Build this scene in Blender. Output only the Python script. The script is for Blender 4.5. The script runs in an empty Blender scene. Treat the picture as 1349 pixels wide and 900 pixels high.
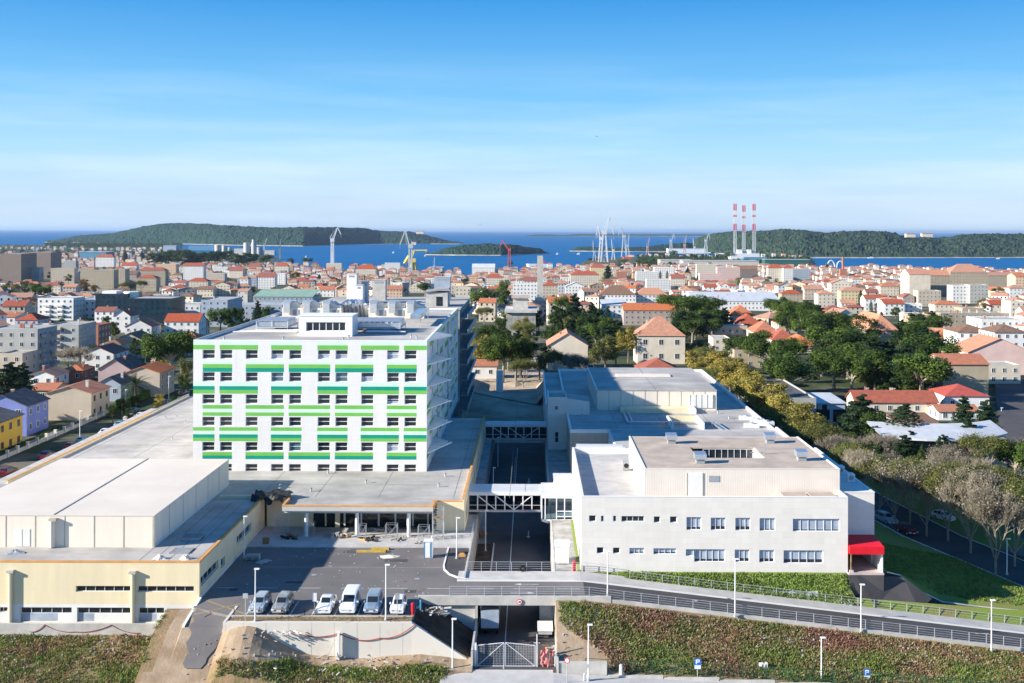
import bpy, math, random, bmesh
from mathutils import Vector, Matrix, noise
rnd = random.Random(7)
R = math.radians
C = bpy.context.scene.collection
S = bpy.context.scene

# ------------------------------------------------------------------ camera, world, sun, exposure
F, PX, PY_, CAMZ = 1480.0, 700.0, 304.0, 43.1
cam_d = bpy.data.cameras.new('camera')
cam = bpy.data.objects.new('camera', cam_d); C.objects.link(cam); S.camera = cam
cam.location = (0, 0, CAMZ)
cam_d.sensor_fit = 'HORIZONTAL'; cam_d.sensor_width = 36
cam_d.lens = 36*F/1349.0
cam_d.shift_x = (674.5-PX)/1349.0; cam_d.shift_y = -(450-PY_)/1349.0
cam_d.clip_start = 0.5; cam_d.clip_end = 300000
cam.rotation_euler = (Matrix.Rotation(R(90), 3, 'X') @ Matrix.Rotation(R(0.19), 3, 'Z')).to_euler()

SUNV = Vector((2.4, 0.78, -1.0)).normalized()
elev = math.asin(-SUNV.z); azi = math.atan2(-SUNV.x, -SUNV.y)
W = bpy.data.worlds.new('World'); S.world = W; W.use_nodes = True
nt = W.node_tree; nt.nodes.clear()
def N(nt, t, **k):
    n = nt.nodes.new(t)
    for a, v in k.items(): setattr(n, a, v)
    return n
sky = N(nt, 'ShaderNodeTexSky', sky_type='NISHITA', sun_disc=False)
sky.sun_elevation = elev; sky.sun_rotation = azi % (2*math.pi)
sky.altitude = 100; sky.air_density = 1.0; sky.dust_density = 0.25; sky.ozone_density = 1.6
bg = N(nt, 'ShaderNodeBackground'); bg.inputs['Strength'].default_value = 0.078
out = N(nt, 'ShaderNodeOutputWorld')
# thin high streaks of cirrus, laid out by direction in the sky
tc = N(nt, 'ShaderNodeTexCoord'); mp = N(nt, 'ShaderNodeMapping'); mp.inputs['Scale'].default_value = (2.2, 2.2, 26)
ns = N(nt, 'ShaderNodeTexNoise'); ns.inputs['Scale'].default_value = 1.6; ns.inputs['Detail'].default_value = 7; ns.inputs['Roughness'].default_value = .55
rp = N(nt, 'ShaderNodeValToRGB'); rp.color_ramp.elements[0].position = .42; rp.color_ramp.elements[1].position = .78
sx = N(nt, 'ShaderNodeSeparateXYZ'); band = N(nt, 'ShaderNodeValToRGB')
e = band.color_ramp.elements; e[0].position = 0.0; e[0].color = (.8,.8,.8,1); e[1].position = .16; e[1].color = (0,0,0,1)
e2 = band.color_ramp.elements.new(.045); e2.color = (1,1,1,1)
mul = N(nt, 'ShaderNodeMath', operation='MULTIPLY'); mul2 = N(nt, 'ShaderNodeMath', operation='MULTIPLY'); mul2.inputs[1].default_value = .5
mix = N(nt, 'ShaderNodeMix', data_type='RGBA'); mix.inputs['B'].default_value = (6.0, 6.8, 7.6, 1)
L = nt.links.new
L(tc.outputs['Generated'], mp.inputs['Vector']); L(mp.outputs[0], ns.inputs['Vector']); L(ns.outputs['Fac'], rp.inputs[0])
L(tc.outputs['Generated'], sx.inputs[0]); L(sx.outputs['Z'], band.inputs[0])
L(rp.outputs[0], mul.inputs[0]); L(band.outputs[0], mul.inputs[1]); L(mul.outputs[0], mul2.inputs[0])
hs = N(nt, 'ShaderNodeHueSaturation'); hs.inputs['Saturation'].default_value = 1.0
L(sky.outputs[0], hs.inputs['Color'])
cr = N(nt, 'ShaderNodeValToRGB'); ce = cr.color_ramp.elements     # the deep clear blue of the day, by height above the horizon
SKYR = [(0,(3.3,4.5,5.9)),(.03,(3.6,4.9,6.3)),(.07,(2.7,4.8,6.8)),(.12,(1.15,3.6,6.3)),(.2,(.22,2.15,5.3)),(.45,(.1,1.35,4.0)),(1,(.06,.8,2.8))]
ce[0].position, ce[0].color = 0, (*[c/8 for c in SKYR[0][1]],1); ce[1].position, ce[1].color = 1, (*[c/8 for c in SKYR[-1][1]],1)
for p_, c_ in SKYR[1:-1]: q_ = ce.new(p_); q_.color = (*[c/8 for c in c_],1)
vm = N(nt, 'ShaderNodeVectorMath', operation='SCALE'); vm.inputs['Scale'].default_value = 8
mx = N(nt, 'ShaderNodeMix', data_type='RGBA'); mx.inputs['Factor'].default_value = .92
L(sx.outputs['Z'], cr.inputs[0]); L(cr.outputs[0], vm.inputs[0]); L(hs.outputs[0], mx.inputs['A']); L(vm.outputs[0], mx.inputs['B']); hs = mx
L(mul2.outputs[0], mix.inputs['Factor']); L(mx.outputs['Result'], mix.inputs['A']); L(mix.outputs['Result'], bg.inputs['Color'])
L(bg.outputs[0], out.inputs['Surface'])
sun_d = bpy.data.lights.new('sun', 'SUN'); sun_d.energy = 5.0; sun_d.angle = R(.53); sun_d.color = (1.0, .93, .82)
sun = bpy.data.objects.new('sun', sun_d); C.objects.link(sun)
sun.rotation_euler = SUNV.to_track_quat('-Z', 'Y').to_euler(); sun.location = (-200, -60, 120)
S.view_settings.view_transform = 'Standard'; S.view_settings.look = 'None'
S.view_settings.exposure = 1.05; S.view_settings.gamma = 1; S.view_settings.use_curve_mapping = False
S.render.engine = 'CYCLES'
S.cycles.use_denoising = True
S.cycles.max_bounces = 6; S.cycles.diffuse_bounces = 3; S.cycles.glossy_bounces = 2
S.cycles.transmission_bounces = 3; S.cycles.volume_bounces = 0; S.cycles.transparent_max_bounces = 8

# measuring: a pixel of the photograph to a place in the world (upright camera, street grid along +Y)
def P(px, py, z=0.0):                       # where the ray meets the level z
    d = F*(CAMZ-z)/(py-PY_); return ((px-PX)*d/F, d, z)
def X_(px, Y): return (px-PX)*Y/F
def Z_(py, Y): return CAMZ-(py-PY_)*Y/F

# ------------------------------------------------------------------ materials
MATS = {}
def mat(name, col, rough=.8, var=.12, scale=.6, metal=0.0, col2=None, bump=0.0, bscale=8, detail=6, spec=.3, coord='Object', lo=.35, hi=.65, rand=0.0, trans=0.0):
    if name in MATS: return MATS[name]
    m = bpy.data.materials.new(name); m.use_nodes = True; t = m.node_tree; b = t.nodes['Principled BSDF']
    b.inputs['Roughness'].default_value = rough; b.inputs['Metallic'].default_value = metal
    b.inputs['Specular IOR Level'].default_value = spec
    c2 = col2 or tuple(max(0, c*(1-var*2)) for c in col); c1 = col if col2 else tuple(min(1, c*(1+var*.5)) for c in col)
    tc = N(t, 'ShaderNodeTexCoord'); n = N(t, 'ShaderNodeTexNoise'); n.inputs['Scale'].default_value = scale; n.inputs['Detail'].default_value = detail
    n.inputs['Roughness'].default_value = .62
    r = N(t, 'ShaderNodeValToRGB'); r.color_ramp.elements[0].position = lo; r.color_ramp.elements[1].position = hi
    r.color_ramp.elements[0].color = (*c2, 1); r.color_ramp.elements[1].color = (*c1, 1)
    l = t.links.new
    l(tc.outputs[coord], n.inputs['Vector']); l(n.outputs['Fac'], r.inputs[0])
    src = r.outputs[0]
    if rand:
        oi = N(t, 'ShaderNodeObjectInfo'); mr = N(t, 'ShaderNodeMapRange'); mr.inputs['To Min'].default_value = 1-rand; mr.inputs['To Max'].default_value = 1+rand
        h = N(t, 'ShaderNodeHueSaturation'); l(oi.outputs['Random'], mr.inputs['Value']); l(mr.outputs[0], h.inputs['Value']); l(src, h.inputs['Color']); src = h.outputs[0]
    l(src, b.inputs['Base Color'])
    if bump:
        n2 = N(t, 'ShaderNodeTexNoise'); n2.inputs['Scale'].default_value = bscale; n2.inputs['Detail'].default_value = 5
        bp = N(t, 'ShaderNodeBump'); bp.inputs['Strength'].default_value = bump; bp.inputs['Distance'].default_value = .1
        l(tc.outputs[coord], n2.inputs['Vector']); l(n2.outputs['Fac'], bp.inputs['Height']); l(bp.outputs[0], b.inputs['Normal'])
    if trans:
        tr = N(t, 'ShaderNodeBsdfTranslucent'); ms = N(t, 'ShaderNodeMixShader'); ms.inputs[0].default_value = trans
        l(src, tr.inputs['Color']); l(b.outputs[0], ms.inputs[1]); l(tr.outputs[0], ms.inputs[2]); l(ms.outputs[0], t.nodes['Material Output'].inputs['Surface'])
    MATS[name] = m; return m
def brickmat(name, c1, c2, cm, bw, rh, mortar=.01, rough=.85, axis='front', squash=.5, noisev=.1):
    # panels or masonry courses: on walls u = x+y, v = z
    if name in MATS: return MATS[name]
    m = bpy.data.materials.new(name); m.use_nodes = True; t = m.node_tree; b = t.nodes['Principled BSDF']; l = t.links.new
    b.inputs['Roughness'].default_value = rough; b.inputs['Specular IOR Level'].default_value = .3
    tc = N(t, 'ShaderNodeTexCoord'); s = N(t, 'ShaderNodeSeparateXYZ'); a = N(t, 'ShaderNodeMath', operation='ADD'); cb = N(t, 'ShaderNodeCombineXYZ')
    l(tc.outputs['Object'], s.inputs[0]); l(s.outputs['X'], a.inputs[0]); l(s.outputs['Y'], a.inputs[1])
    if axis == 'floor': l(s.outputs['X'], cb.inputs['X']); l(s.outputs['Y'], cb.inputs['Y'])
    else: l(a.outputs[0], cb.inputs['X']); l(s.outputs['Z'], cb.inputs['Y'])
    k = N(t, 'ShaderNodeTexBrick'); k.offset = squash; k.inputs['Scale'].default_value = 1; k.inputs['Brick Width'].default_value = bw; k.inputs['Row Height'].default_value = rh
    k.inputs['Mortar Size'].default_value = mortar; k.inputs['Mortar Smooth'].default_value = .3
    k.inputs['Color1'].default_value = (*c1, 1); k.inputs['Color2'].default_value = (*c2, 1); k.inputs['Mortar'].default_value = (*cm, 1)
    l(cb.outputs[0], k.inputs['Vector'])
    n = N(t, 'ShaderNodeTexNoise'); n.inputs['Scale'].default_value = .35; n.inputs['Detail'].default_value = 8; n.inputs['Roughness'].default_value = .65
    mr = N(t, 'ShaderNodeMapRange'); mr.inputs['From Min'].default_value = .3; mr.inputs['From Max'].default_value = .7; mr.inputs['To Min'].default_value = 1-noisev; mr.inputs['To Max'].default_value = 1+noisev*.5
    h = N(t, 'ShaderNodeHueSaturation'); mpn = N(t, 'ShaderNodeMapping'); mpn.inputs['Scale'].default_value = (.35,.35,1) if axis == 'floor' else (2.2,2.2,.3)
    l(tc.outputs['Object'], mpn.inputs[0]); l(mpn.outputs[0], n.inputs['Vector']); l(n.outputs['Fac'], mr.inputs['Value']); l(mr.outputs[0], h.inputs['Value']); l(k.outputs['Color'], h.inputs['Color'])
    l(h.outputs[0], b.inputs['Base Color'])
    MATS[name] = m; return m
def tilemat(name, c1, c2, rand=.15):
    # clay pantiles: ribs down the slope, mottled clay
    if name in MATS: return MATS[name]
    m = bpy.data.materials.new(name); m.use_nodes = True; t = m.node_tree; b = t.nodes['Principled BSDF']; l = t.links.new
    b.inputs['Roughness'].default_value = .9; b.inputs['Specular IOR Level'].default_value = .2
    tc = N(t, 'ShaderNodeTexCoord'); n = N(t, 'ShaderNodeTexNoise'); n.inputs['Scale'].default_value = .9; n.inputs['Detail'].default_value = 9; n.inputs['Roughness'].default_value = .75
    r = N(t, 'ShaderNodeValToRGB'); r.color_ramp.elements[0].position = .3; r.color_ramp.elements[1].position = .7
    r.color_ramp.elements[0].color = (*c2, 1); r.color_ramp.elements[1].color = (*c1, 1)
    oi = N(t, 'ShaderNodeObjectInfo'); mr = N(t, 'ShaderNodeMapRange'); mr.inputs['To Min'].default_value = 1-rand; mr.inputs['To Max'].default_value = 1+rand
    h = N(t, 'ShaderNodeHueSaturation'); mr2 = N(t, 'ShaderNodeMapRange'); mr2.inputs['To Min'].default_value = .82; mr2.inputs['To Max'].default_value = 1.06
    l(oi.outputs['Random'], mr2.inputs['Value']); l(mr2.outputs[0], h.inputs['Saturation'])
    l(tc.outputs['Object'], n.inputs['Vector']); l(n.outputs['Fac'], r.inputs[0]); l(oi.outputs['Random'], mr.inputs['Value']); l(mr.outputs[0], h.inputs['Value']); l(r.outputs[0], h.inputs['Color'])
    wv = N(t, 'ShaderNodeTexWave', bands_direction='X'); wv.inputs['Scale'].default_value = 1.4; wv.inputs['Distortion'].default_value = .4
    bp = N(t, 'ShaderNodeBump'); bp.inputs['Strength'].default_value = .5; bp.inputs['Distance'].default_value = .1
    l(tc.outputs['Object'], wv.inputs['Vector']); l(wv.outputs['Fac'], bp.inputs['Height']); l(bp.outputs[0], b.inputs['Normal'])
    l(h.outputs[0], b.inputs['Base Color']); MATS[name] = m; return m
def glass(name, col=(.03,.05,.06), rough=.08, spec=.6):
    return mat(name, col, rough, .2, .4, spec=spec)

M = dict(
 white=mat('white_panel', (.84,.83,.81), .55, .03, .15), mint=mat('mint_panel', (.62,.83,.66), .5, .04, .3), green=mat('green_panel', (.17,.48,.09), .5, .05, .3),
 teal=mat('teal_panel', (.0,.29,.20), .5, .05, .3), frame=mat('white_frame', (.75,.76,.78), .4, .04), dark=glass('dark_glass', (.022,.03,.036)),
 blind=mat('pale_blind', (.38,.44,.52), .5, .12, .7), cream=mat('cream_render', (.80,.70,.48), .85, .04, .2), creamw=mat('pale_plinth', (.78,.77,.73), .8, .05, .3),
 box=mat('ivory_sheet', (.80,.72,.61), .55, .03, .1), boxroof=mat('ivory_roof', (.78,.69,.585), .6, .025, .08), joint=mat('joint_trim', (.50,.45,.36), .7, .1),
 orange=mat('orange_trim', (.72,.36,.12), .8, .1), felt=mat('grey_roof_felt', (.50,.49,.475), .95, .10, .35, bump=.15, col2=(.36,.355,.35), lo=.25, hi=.6), seam=mat('roof_seam', (.26,.25,.24), .9, .3),
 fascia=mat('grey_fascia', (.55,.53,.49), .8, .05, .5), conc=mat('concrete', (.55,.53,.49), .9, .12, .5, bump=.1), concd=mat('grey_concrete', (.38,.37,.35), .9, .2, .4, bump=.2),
 walk=mat('pale_paving', (.54,.52,.49), .9, .09, .5, bump=.1), asph=mat('asphalt', (.10,.093,.092), .9, .2, .22, col2=(.062,.06,.062), bump=.2, bscale=20, lo=.3, hi=.7),
 asphl=mat('worn_asphalt', (.21,.19,.18), .9, .25, .10, col2=(.125,.118,.115), bump=.2, bscale=20, lo=.3, hi=.68, detail=10), paint=mat('road_paint', (.62,.62,.6), .7, .15, 3),
 yellow=mat('yellow_paint', (.62,.42,.08), .7, .15, 3), brown=mat('taupe_roof', (.52,.43,.35), .95, .12, .3, bump=.1), ribw=None, stone=None,
 steel=mat('galvanised_steel', (.50,.53,.56), .45, .08, 2, metal=.15), stl=mat('grey_painted_steel', (.33,.36,.39), .5, .1, 2), red=mat('red_fabric', (.72,.012,.025), .6, .08, 1),
 black=mat('black_rubber', (.02,.02,.02), .8, .2), tarp=mat('black_tarpaulin', (.02,.021,.024), .5, .3, 2, bump=.5), wood=mat('timber', (.33,.2,.09), .85, .2, 2),
 soil=mat('dark_soil', (.075,.05,.035), 1, .3, .6, bump=.6, bscale=3), dirt=mat('pale_dirt', (.42,.32,.22), 1, .15, .3, col2=(.27,.19,.12), bump=.5, bscale=3), blue=mat('blue_plastic', (.05,.25,.42), .5, .1),
 skylight=glass('sky_glass', (.08,.16,.2)), greendk=mat('dark_green_paint', (.02,.10,.05), .6, .2), silver=mat('bright_duct', (.62,.66,.7), .3, .08, 1, metal=.7),
 pinkp=mat('pinkish_paving', (.55,.45,.42), .9, .1), rust=mat('red_oxide_steel', (.42,.07,.045), .7, .2), sand=mat('sandy_ground', (.56,.45,.34), 1, .2, .12, col2=(.3,.24,.17), bump=.5, bscale=2),
)
M['stone'] = brickmat('pale_stone_cladding', (.76,.72,.66), (.71,.67,.61), (.64,.61,.56), 1.5, .75, .012, noisev=.05)
M['panel'] = brickmat('tower_panel', (.74,.725,.70), (.715,.70,.675), (.60,.60,.59), 3.1, .72, .012, squash=0, noisev=.05)
M['felt'] = brickmat('grey_roof_felt_sheets', (.50,.47,.43), (.455,.43,.395), (.37,.35,.33), 9, 1.0, .012, axis='floor', noisev=.36)
M['cream'] = brickmat('cream_render_wall', (.80,.69,.46), (.785,.68,.455), (.73,.63,.43), 7, 1.9, .012, noisev=.09)
M['box'] = brickmat('ivory_sheet_wall', (.80,.72,.61), (.79,.71,.60), (.74,.67,.57), 2.6, 9, .01, squash=0, noisev=.07)
M['boxroof'] = brickmat('ivory_roof_sheet', (.78,.69,.585), (.765,.68,.575), (.70,.62,.53), 12, 1.1, .01, axis='floor', noisev=.10)
def ribmat(name, col, w=.25):
    m = mat(name, col, .55, .04, .3); t = m.node_tree; tc = N(t, 'ShaderNodeTexCoord'); b = t.nodes['Principled BSDF']
    s = N(t, 'ShaderNodeSeparateXYZ'); a = N(t, 'ShaderNodeMath', operation='ADD'); cb = N(t, 'ShaderNodeCombineXYZ')
    wv = N(t, 'ShaderNodeTexWave', bands_direction='X'); wv.inputs['Scale'].default_value = .314/w; bp = N(t, 'ShaderNodeBump'); bp.inputs['Strength'].default_value = .25; bp.inputs['Distance'].default_value = .03
    l = t.links.new; l(tc.outputs['Object'], s.inputs[0]); l(s.outputs['X'], a.inputs[0]); l(s.outputs['Y'], a.inputs[1]); l(a.outputs[0], cb.inputs['X']); l(cb.outputs[0], wv.inputs['Vector'])
    l(wv.outputs['Fac'], bp.inputs['Height']); l(bp.outputs[0], b.inputs['Normal']); return m
M['ribw'] = ribmat('cream_ribbed_sheet', (.76,.68,.59), .3)
M['ribroof'] = ribmat('pale_ribbed_roof', (.60,.61,.62), .45)
M['awning'] = ribmat('red_ribbed_awning', (.78,.012,.03), .4)
M['ashlar'] = brickmat('banded_masonry', (.52,.46,.37), (.47,.42,.33), (.30,.25,.19), 2.4, .5, .03)

# ------------------------------------------------------------------ mesh builder
class MB:
    def __init__(s, *mats): s.v = []; s.f = []; s.m = []; s.mats = [M[m] if isinstance(m, str) else m for m in mats if not isinstance(m, str) or m in M]
    def mi(s, m):
        if m is None: return 0
        if isinstance(m, str): m = M[m]
        if m not in s.mats: s.mats.append(m)
        return s.mats.index(m)
    def poly(s, pts, m=None):
        i = len(s.v); s.v += [tuple(p) for p in pts]; s.f.append(tuple(range(i, i+len(pts)))); s.m.append(s.mi(m))
    def box(s, x0, x1, y0, y1, z0, z1, m=None, T=None, skip=''):
        p = [(x, y, z) for z in (z0, z1) for y in (y0, y1) for x in (x0, x1)]
        if T: p = [T(*q) for q in p]
        i = len(s.v); s.v += p; k = s.mi(m)
        for n, q in (('b',(0,2,3,1)), ('t',(4,5,7,6)), ('f',(0,1,5,4)), ('k',(2,6,7,3)), ('l',(0,4,6,2)), ('r',(1,3,7,5))):
            if n not in skip: s.f.append(tuple(i+a for a in q)); s.m.append(k)
    def prism(s, pts, z0, z1, m=None, mtop=None):
        # pts: plan polygon, counter-clockwise; z may be a number or a function of (x, y)
        a = [(x, y, z0(x, y) if callable(z0) else z0) for x, y in pts]; b = [(x, y, z1(x, y) if callable(z1) else z1) for x, y in pts]
        i = len(s.v); n = len(pts); s.v += a+b; k = s.mi(m); kt = s.mi(mtop) if mtop else k
        s.f.append(tuple(i+n+j for j in range(n))); s.m.append(kt)
        s.f.append(tuple(i+n-1-j for j in range(n))); s.m.append(k)
        for j in range(n): q = (j+1) % n; s.f.append((i+j, i+q, i+n+q, i+n+j)); s.m.append(k)
    def tube(s, a, b, r, m=None, n=8, r2=None):
        a = Vector(a); b = Vector(b); d = (b-a)
        if d.length < 1e-6: return
        d.normalize(); u = d.orthogonal().normalized(); w = d.cross(u); r2 = r if r2 is None else r2; i = len(s.v); k = s.mi(m)
        for c, rr in ((a, r), (b, r2)):
            for j in range(n):
                t = 2*math.pi*j/n; q = c+(u*math.cos(t)+w*math.sin(t))*rr; s.v.append(tuple(q))
        for j in range(n): q = (j+1) % n; s.f.append((i+j, i+q, i+n+q, i+n+j)); s.m.append(k)
        s.f.append(tuple(i+n-1-j for j in range(n))); s.m.append(k); s.f.append(tuple(i+n+j for j in range(n))); s.m.append(k)
    def bar(s, a, b, w, m=None): s.tube(a, b, w*.72, m, 4)
    def build(s, name, parent=None, mats=None, loc=None, smooth=False):
        off = Vector(loc) if loc is not None else (Vector(ROOTLOC.get(parent.name, (0,0,0))) if parent is not None else Vector((0,0,0)))
        me = bpy.data.meshes.new(name)
        me.from_pydata([(x-off.x, y-off.y, z-off.z) for x, y, z in s.v], [], s.f)
        for m in (s.mats or [M['conc']]): me.materials.append(m)
        if len(s.mats) > 1: me.polygons.foreach_set('material_index', s.m)
        if smooth: me.polygons.foreach_set('use_smooth', [True]*len(me.polygons))
        me.update()
        o = bpy.data.objects.new(name, me); C.objects.link(o)
        if parent is not None: o.parent = parent; ROOTLOC[o.name] = tuple(off)
        elif loc is not None: o.location = loc; ROOTLOC[o.name] = tuple(off)
        return o
ROOTLOC = {}
def tag(o, label, cat, group=None):
    o['label'] = label; o['category'] = cat
    if group: o['group'] = group
    return o
def thing(name, label, cat, loc=(0,0,0), group=None, rz=0.0):
    o = bpy.data.objects.new(name, None); C.objects.link(o); o.location = loc; o.rotation_euler = (0,0,rz); o.empty_display_size = .2
    ROOTLOC[o.name] = tuple(loc); return tag(o, label, cat, group)
def local(name, label, cat, loc=(0,0,0), group=None, rz=0.0):   # a thing whose parts are written in its own coordinates
    o = thing(name, label, cat, loc, group, rz); ROOTLOC[o.name] = (0,0,0); return o
def struct(o, kind='structure'): o['kind'] = kind; return o
def sub(mb, name, parent):    # part of a 'local' thing
    return mb.build(name, parent)
def dup(root, loc, rz=None, label=None, scale=None, swap=None):
    def cp(o, par):
        c = o.copy(); C.objects.link(c); c.parent = par
        if swap:
            for sl in c.material_slots:
                if sl.material in swap: nm = swap[sl.material]; sl.link = 'OBJECT'; sl.material = nm
        for ch in KIDS.get(o.name, ()): cp(ch, c)
        return c
    if root.name not in KIDS: index_kids(root)
    r = cp(root, None); r.location = loc
    if rz is not None: r.rotation_euler = (0,0,rz)
    if scale: r.scale = (scale,)*3 if not hasattr(scale, '__len__') else scale
    if label: r['label'] = label
    return r
KIDS = {}
def index_kids(root):
    al = list(C.objects)
    def rec(o):
        KIDS[o.name] = [c for c in al if c.parent == o]
        for c in KIDS[o.name]: rec(c)
    rec(root)

# a wall plane: O origin, U along, N inward; windows are holes with reveals; zones are coloured panels
def facade(mb, O, U, Nn, w, z0, z1, holes, m, zones=(), reveal=.22, mrev=None):
    O = Vector(O); U = Vector(U); Nn = Vector(Nn)
    us = sorted({0.0, float(w)} | {q for h in holes for q in h[:2]} | {q for h in zones for q in h[:2]})
    vs = sorted({z0, z1} | {q for h in holes for q in h[2:4]} | {q for h in zones for q in h[2:4]})
    us = [u for u in us if -1e-6 <= u <= w+1e-6]; vs = [v for v in vs if z0-1e-6 <= v <= z1+1e-6]
    def p(u, v, n=0.0): return tuple(O+U*u+Nn*n+Vector((0,0,v)))
    for i in range(len(us)-1):
        for j in range(len(vs)-1):
            cu, cv = (us[i]+us[i+1])/2, (vs[j]+vs[j+1])/2
            if us[i+1]-us[i] < 1e-5 or vs[j+1]-vs[j] < 1e-5: continue
            if any(h[0] < cu < h[1] and h[2] < cv < h[3] for h in holes): continue
            mm = m
            for zn in zones:
                if zn[0] < cu < zn[1] and zn[2] < cv < zn[3]: mm = zn[4]
            mb.poly([p(us[i], vs[j]), p(us[i+1], vs[j]), p(us[i+1], vs[j+1]), p(us[i], vs[j+1])], mm)
    for h in holes:
        a, b, c, d = h[:4]
        for q in (((a,c),(b,c)), ((b,c),(b,d)), ((b,d),(a,d)), ((a,d),(a,c))):
            (u0, v0), (u1, v1) = q
            mb.poly([p(u0, v0), p(u0, v0, reveal), p(u1, v1, reveal), p(u1, v1)], mrev or m)
def window(root, O, U, Nn, h, cols=1, rows=1, reveal=.22, mp='dark', mf='frame', fw=.06, name='window', lower=None, paneparts=True):
    # frame bars in front of the pane, set at the back of the reveal
    O = Vector(O); U = Vector(U); Nn = Vector(Nn); a, b, c, d = h[:4]
    def T(u, n, v): return tuple(O+U*u+Nn*n+Vector((0,0,v)))
    f = MB()
    n0, n1 = reveal-.07, reveal-.005
    if (U.cross(Vector((0,0,1)))).dot(Nn) > 0: pass
    for i in range(cols+1): u = a+(b-a)*i/cols; u = min(max(u, a+fw/2), b-fw/2); f.box(u-fw/2, u+fw/2, n0, n1, c, d, mf, T)
    for j in range(rows+1): v = c+(d-c)*j/rows; v = min(max(v, c+fw/2), d-fw/2); f.box(a, b, n0+.004, n1-.004, v-fw/2, v+fw/2, mf, T)
    fo = f.build(name, root)
    g = MB(); g.poly([T(a, reveal, c), T(b, reveal, c), T(b, reveal, d), T(a, reveal, d)], mp)
    if lower: g.poly([T(a, reveal-.003, c), T(b, reveal-.003, c), T(b, reveal-.003, c+(d-c)*lower[0]), T(a, reveal-.003, c+(d-c)*lower[0])], lower[1])
    g.build('pane', fo)
    return fo
FR = ((1,0,0), (0,1,0))       # a wall facing the camera: U, N
RT = ((0,1,0), (-1,0,0))      # a wall facing +X
LF = ((0,-1,0), (1,0,0))      # a wall facing -X
# ------------------------------------------------------------------ terrain
SEA = -45.0
def interp(x, xs, ys):
    if x <= xs[0]: return ys[0]
    for i in range(1, len(xs)):
        if x <= xs[i]: t = (x-xs[i-1])/(xs[i]-xs[i-1]); return ys[i-1]+t*(ys[i]-ys[i-1])
    return ys[-1]
def town_z(Y): return interp(Y, [0, 260, 400, 600, 1000, 1500, 2200, 2600, 3500, 9000], [0, 0, -3, -8, -20, -31, -41, -43, -43.5, -43.5])
def road_z(X): return 0.0 if X < 6.5 else max(-7.4, -.115*(X-6.5))
def foot_z(X): return interp(X, [3, 20, 57, 80], [-4.6, -5.2, -7.0, -7.6])
COAST = [(-900,324),(235,325),(245,331),(300,334),(366,336),(372,349),(450,358),(500,357),(590,366),(620,366),(660,360),(690,357),(712,357),(760,352),(770,343),(850,336),(1065,337),(1068,349),(1100,354),(1200,355),(1349,358),(2300,362)]
def coast_Y(X, Y):
    px = PX+F*X/max(Y, 1); py = interp(px, [c[0] for c in COAST], [c[1] for c in COAST]); return F*(CAMZ+44)/(py-PY_)
def wallz(X): return interp(X, [-33.2, -13, -8.8, -6.2], [0, 0, -3.0, -4.3])
SEX, SEY, SEZ = [74,66.6,56.9,52,49.5,48.5], [140,152,172,195,230,330], [-5.6,-4.8,-3.4,-2.7,-2.4,-2.1]
def street_edge(Y): return interp(Y, SEY, SEX)
def street_z(Y): return interp(Y, SEY, SEZ)
def lane_z(X): return interp(X, [42,44,47.5,50,53,58,64,80], [-1.0,-1.1,-1.5,-2.9,-4.3,-5.3,-6.0,-7.6])
def right_z(X, Y):
    e = street_edge(Y); sz = street_z(Y)
    if X > e: return sz-.12
    b = -1.0+(sz+1.0)*max(0, X-44.8)/max(.5, e-44.8)
    A = interp(X,[40.5,43.4,46.2,52,62.6,80],[-3.2,-3.5,-4.6,-5.3,-6.1,-7.7]); B = interp(X,[40.5,47.7,50,53,58,64,80],[-1,-1.2,-2.7,-4.3,-5.2,-5.85,-7.3])
    if X < 48 and Y > 143: A = interp(Y,[143,146],[-3.2,-1.0])
    t = max(0, min(1, (Y-142.4)/3)); T = A+(B-A)*t - .3
    return min(b, T) if Y < 145.5 else min(b, B-.15+(Y-145.5)*.4)
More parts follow.
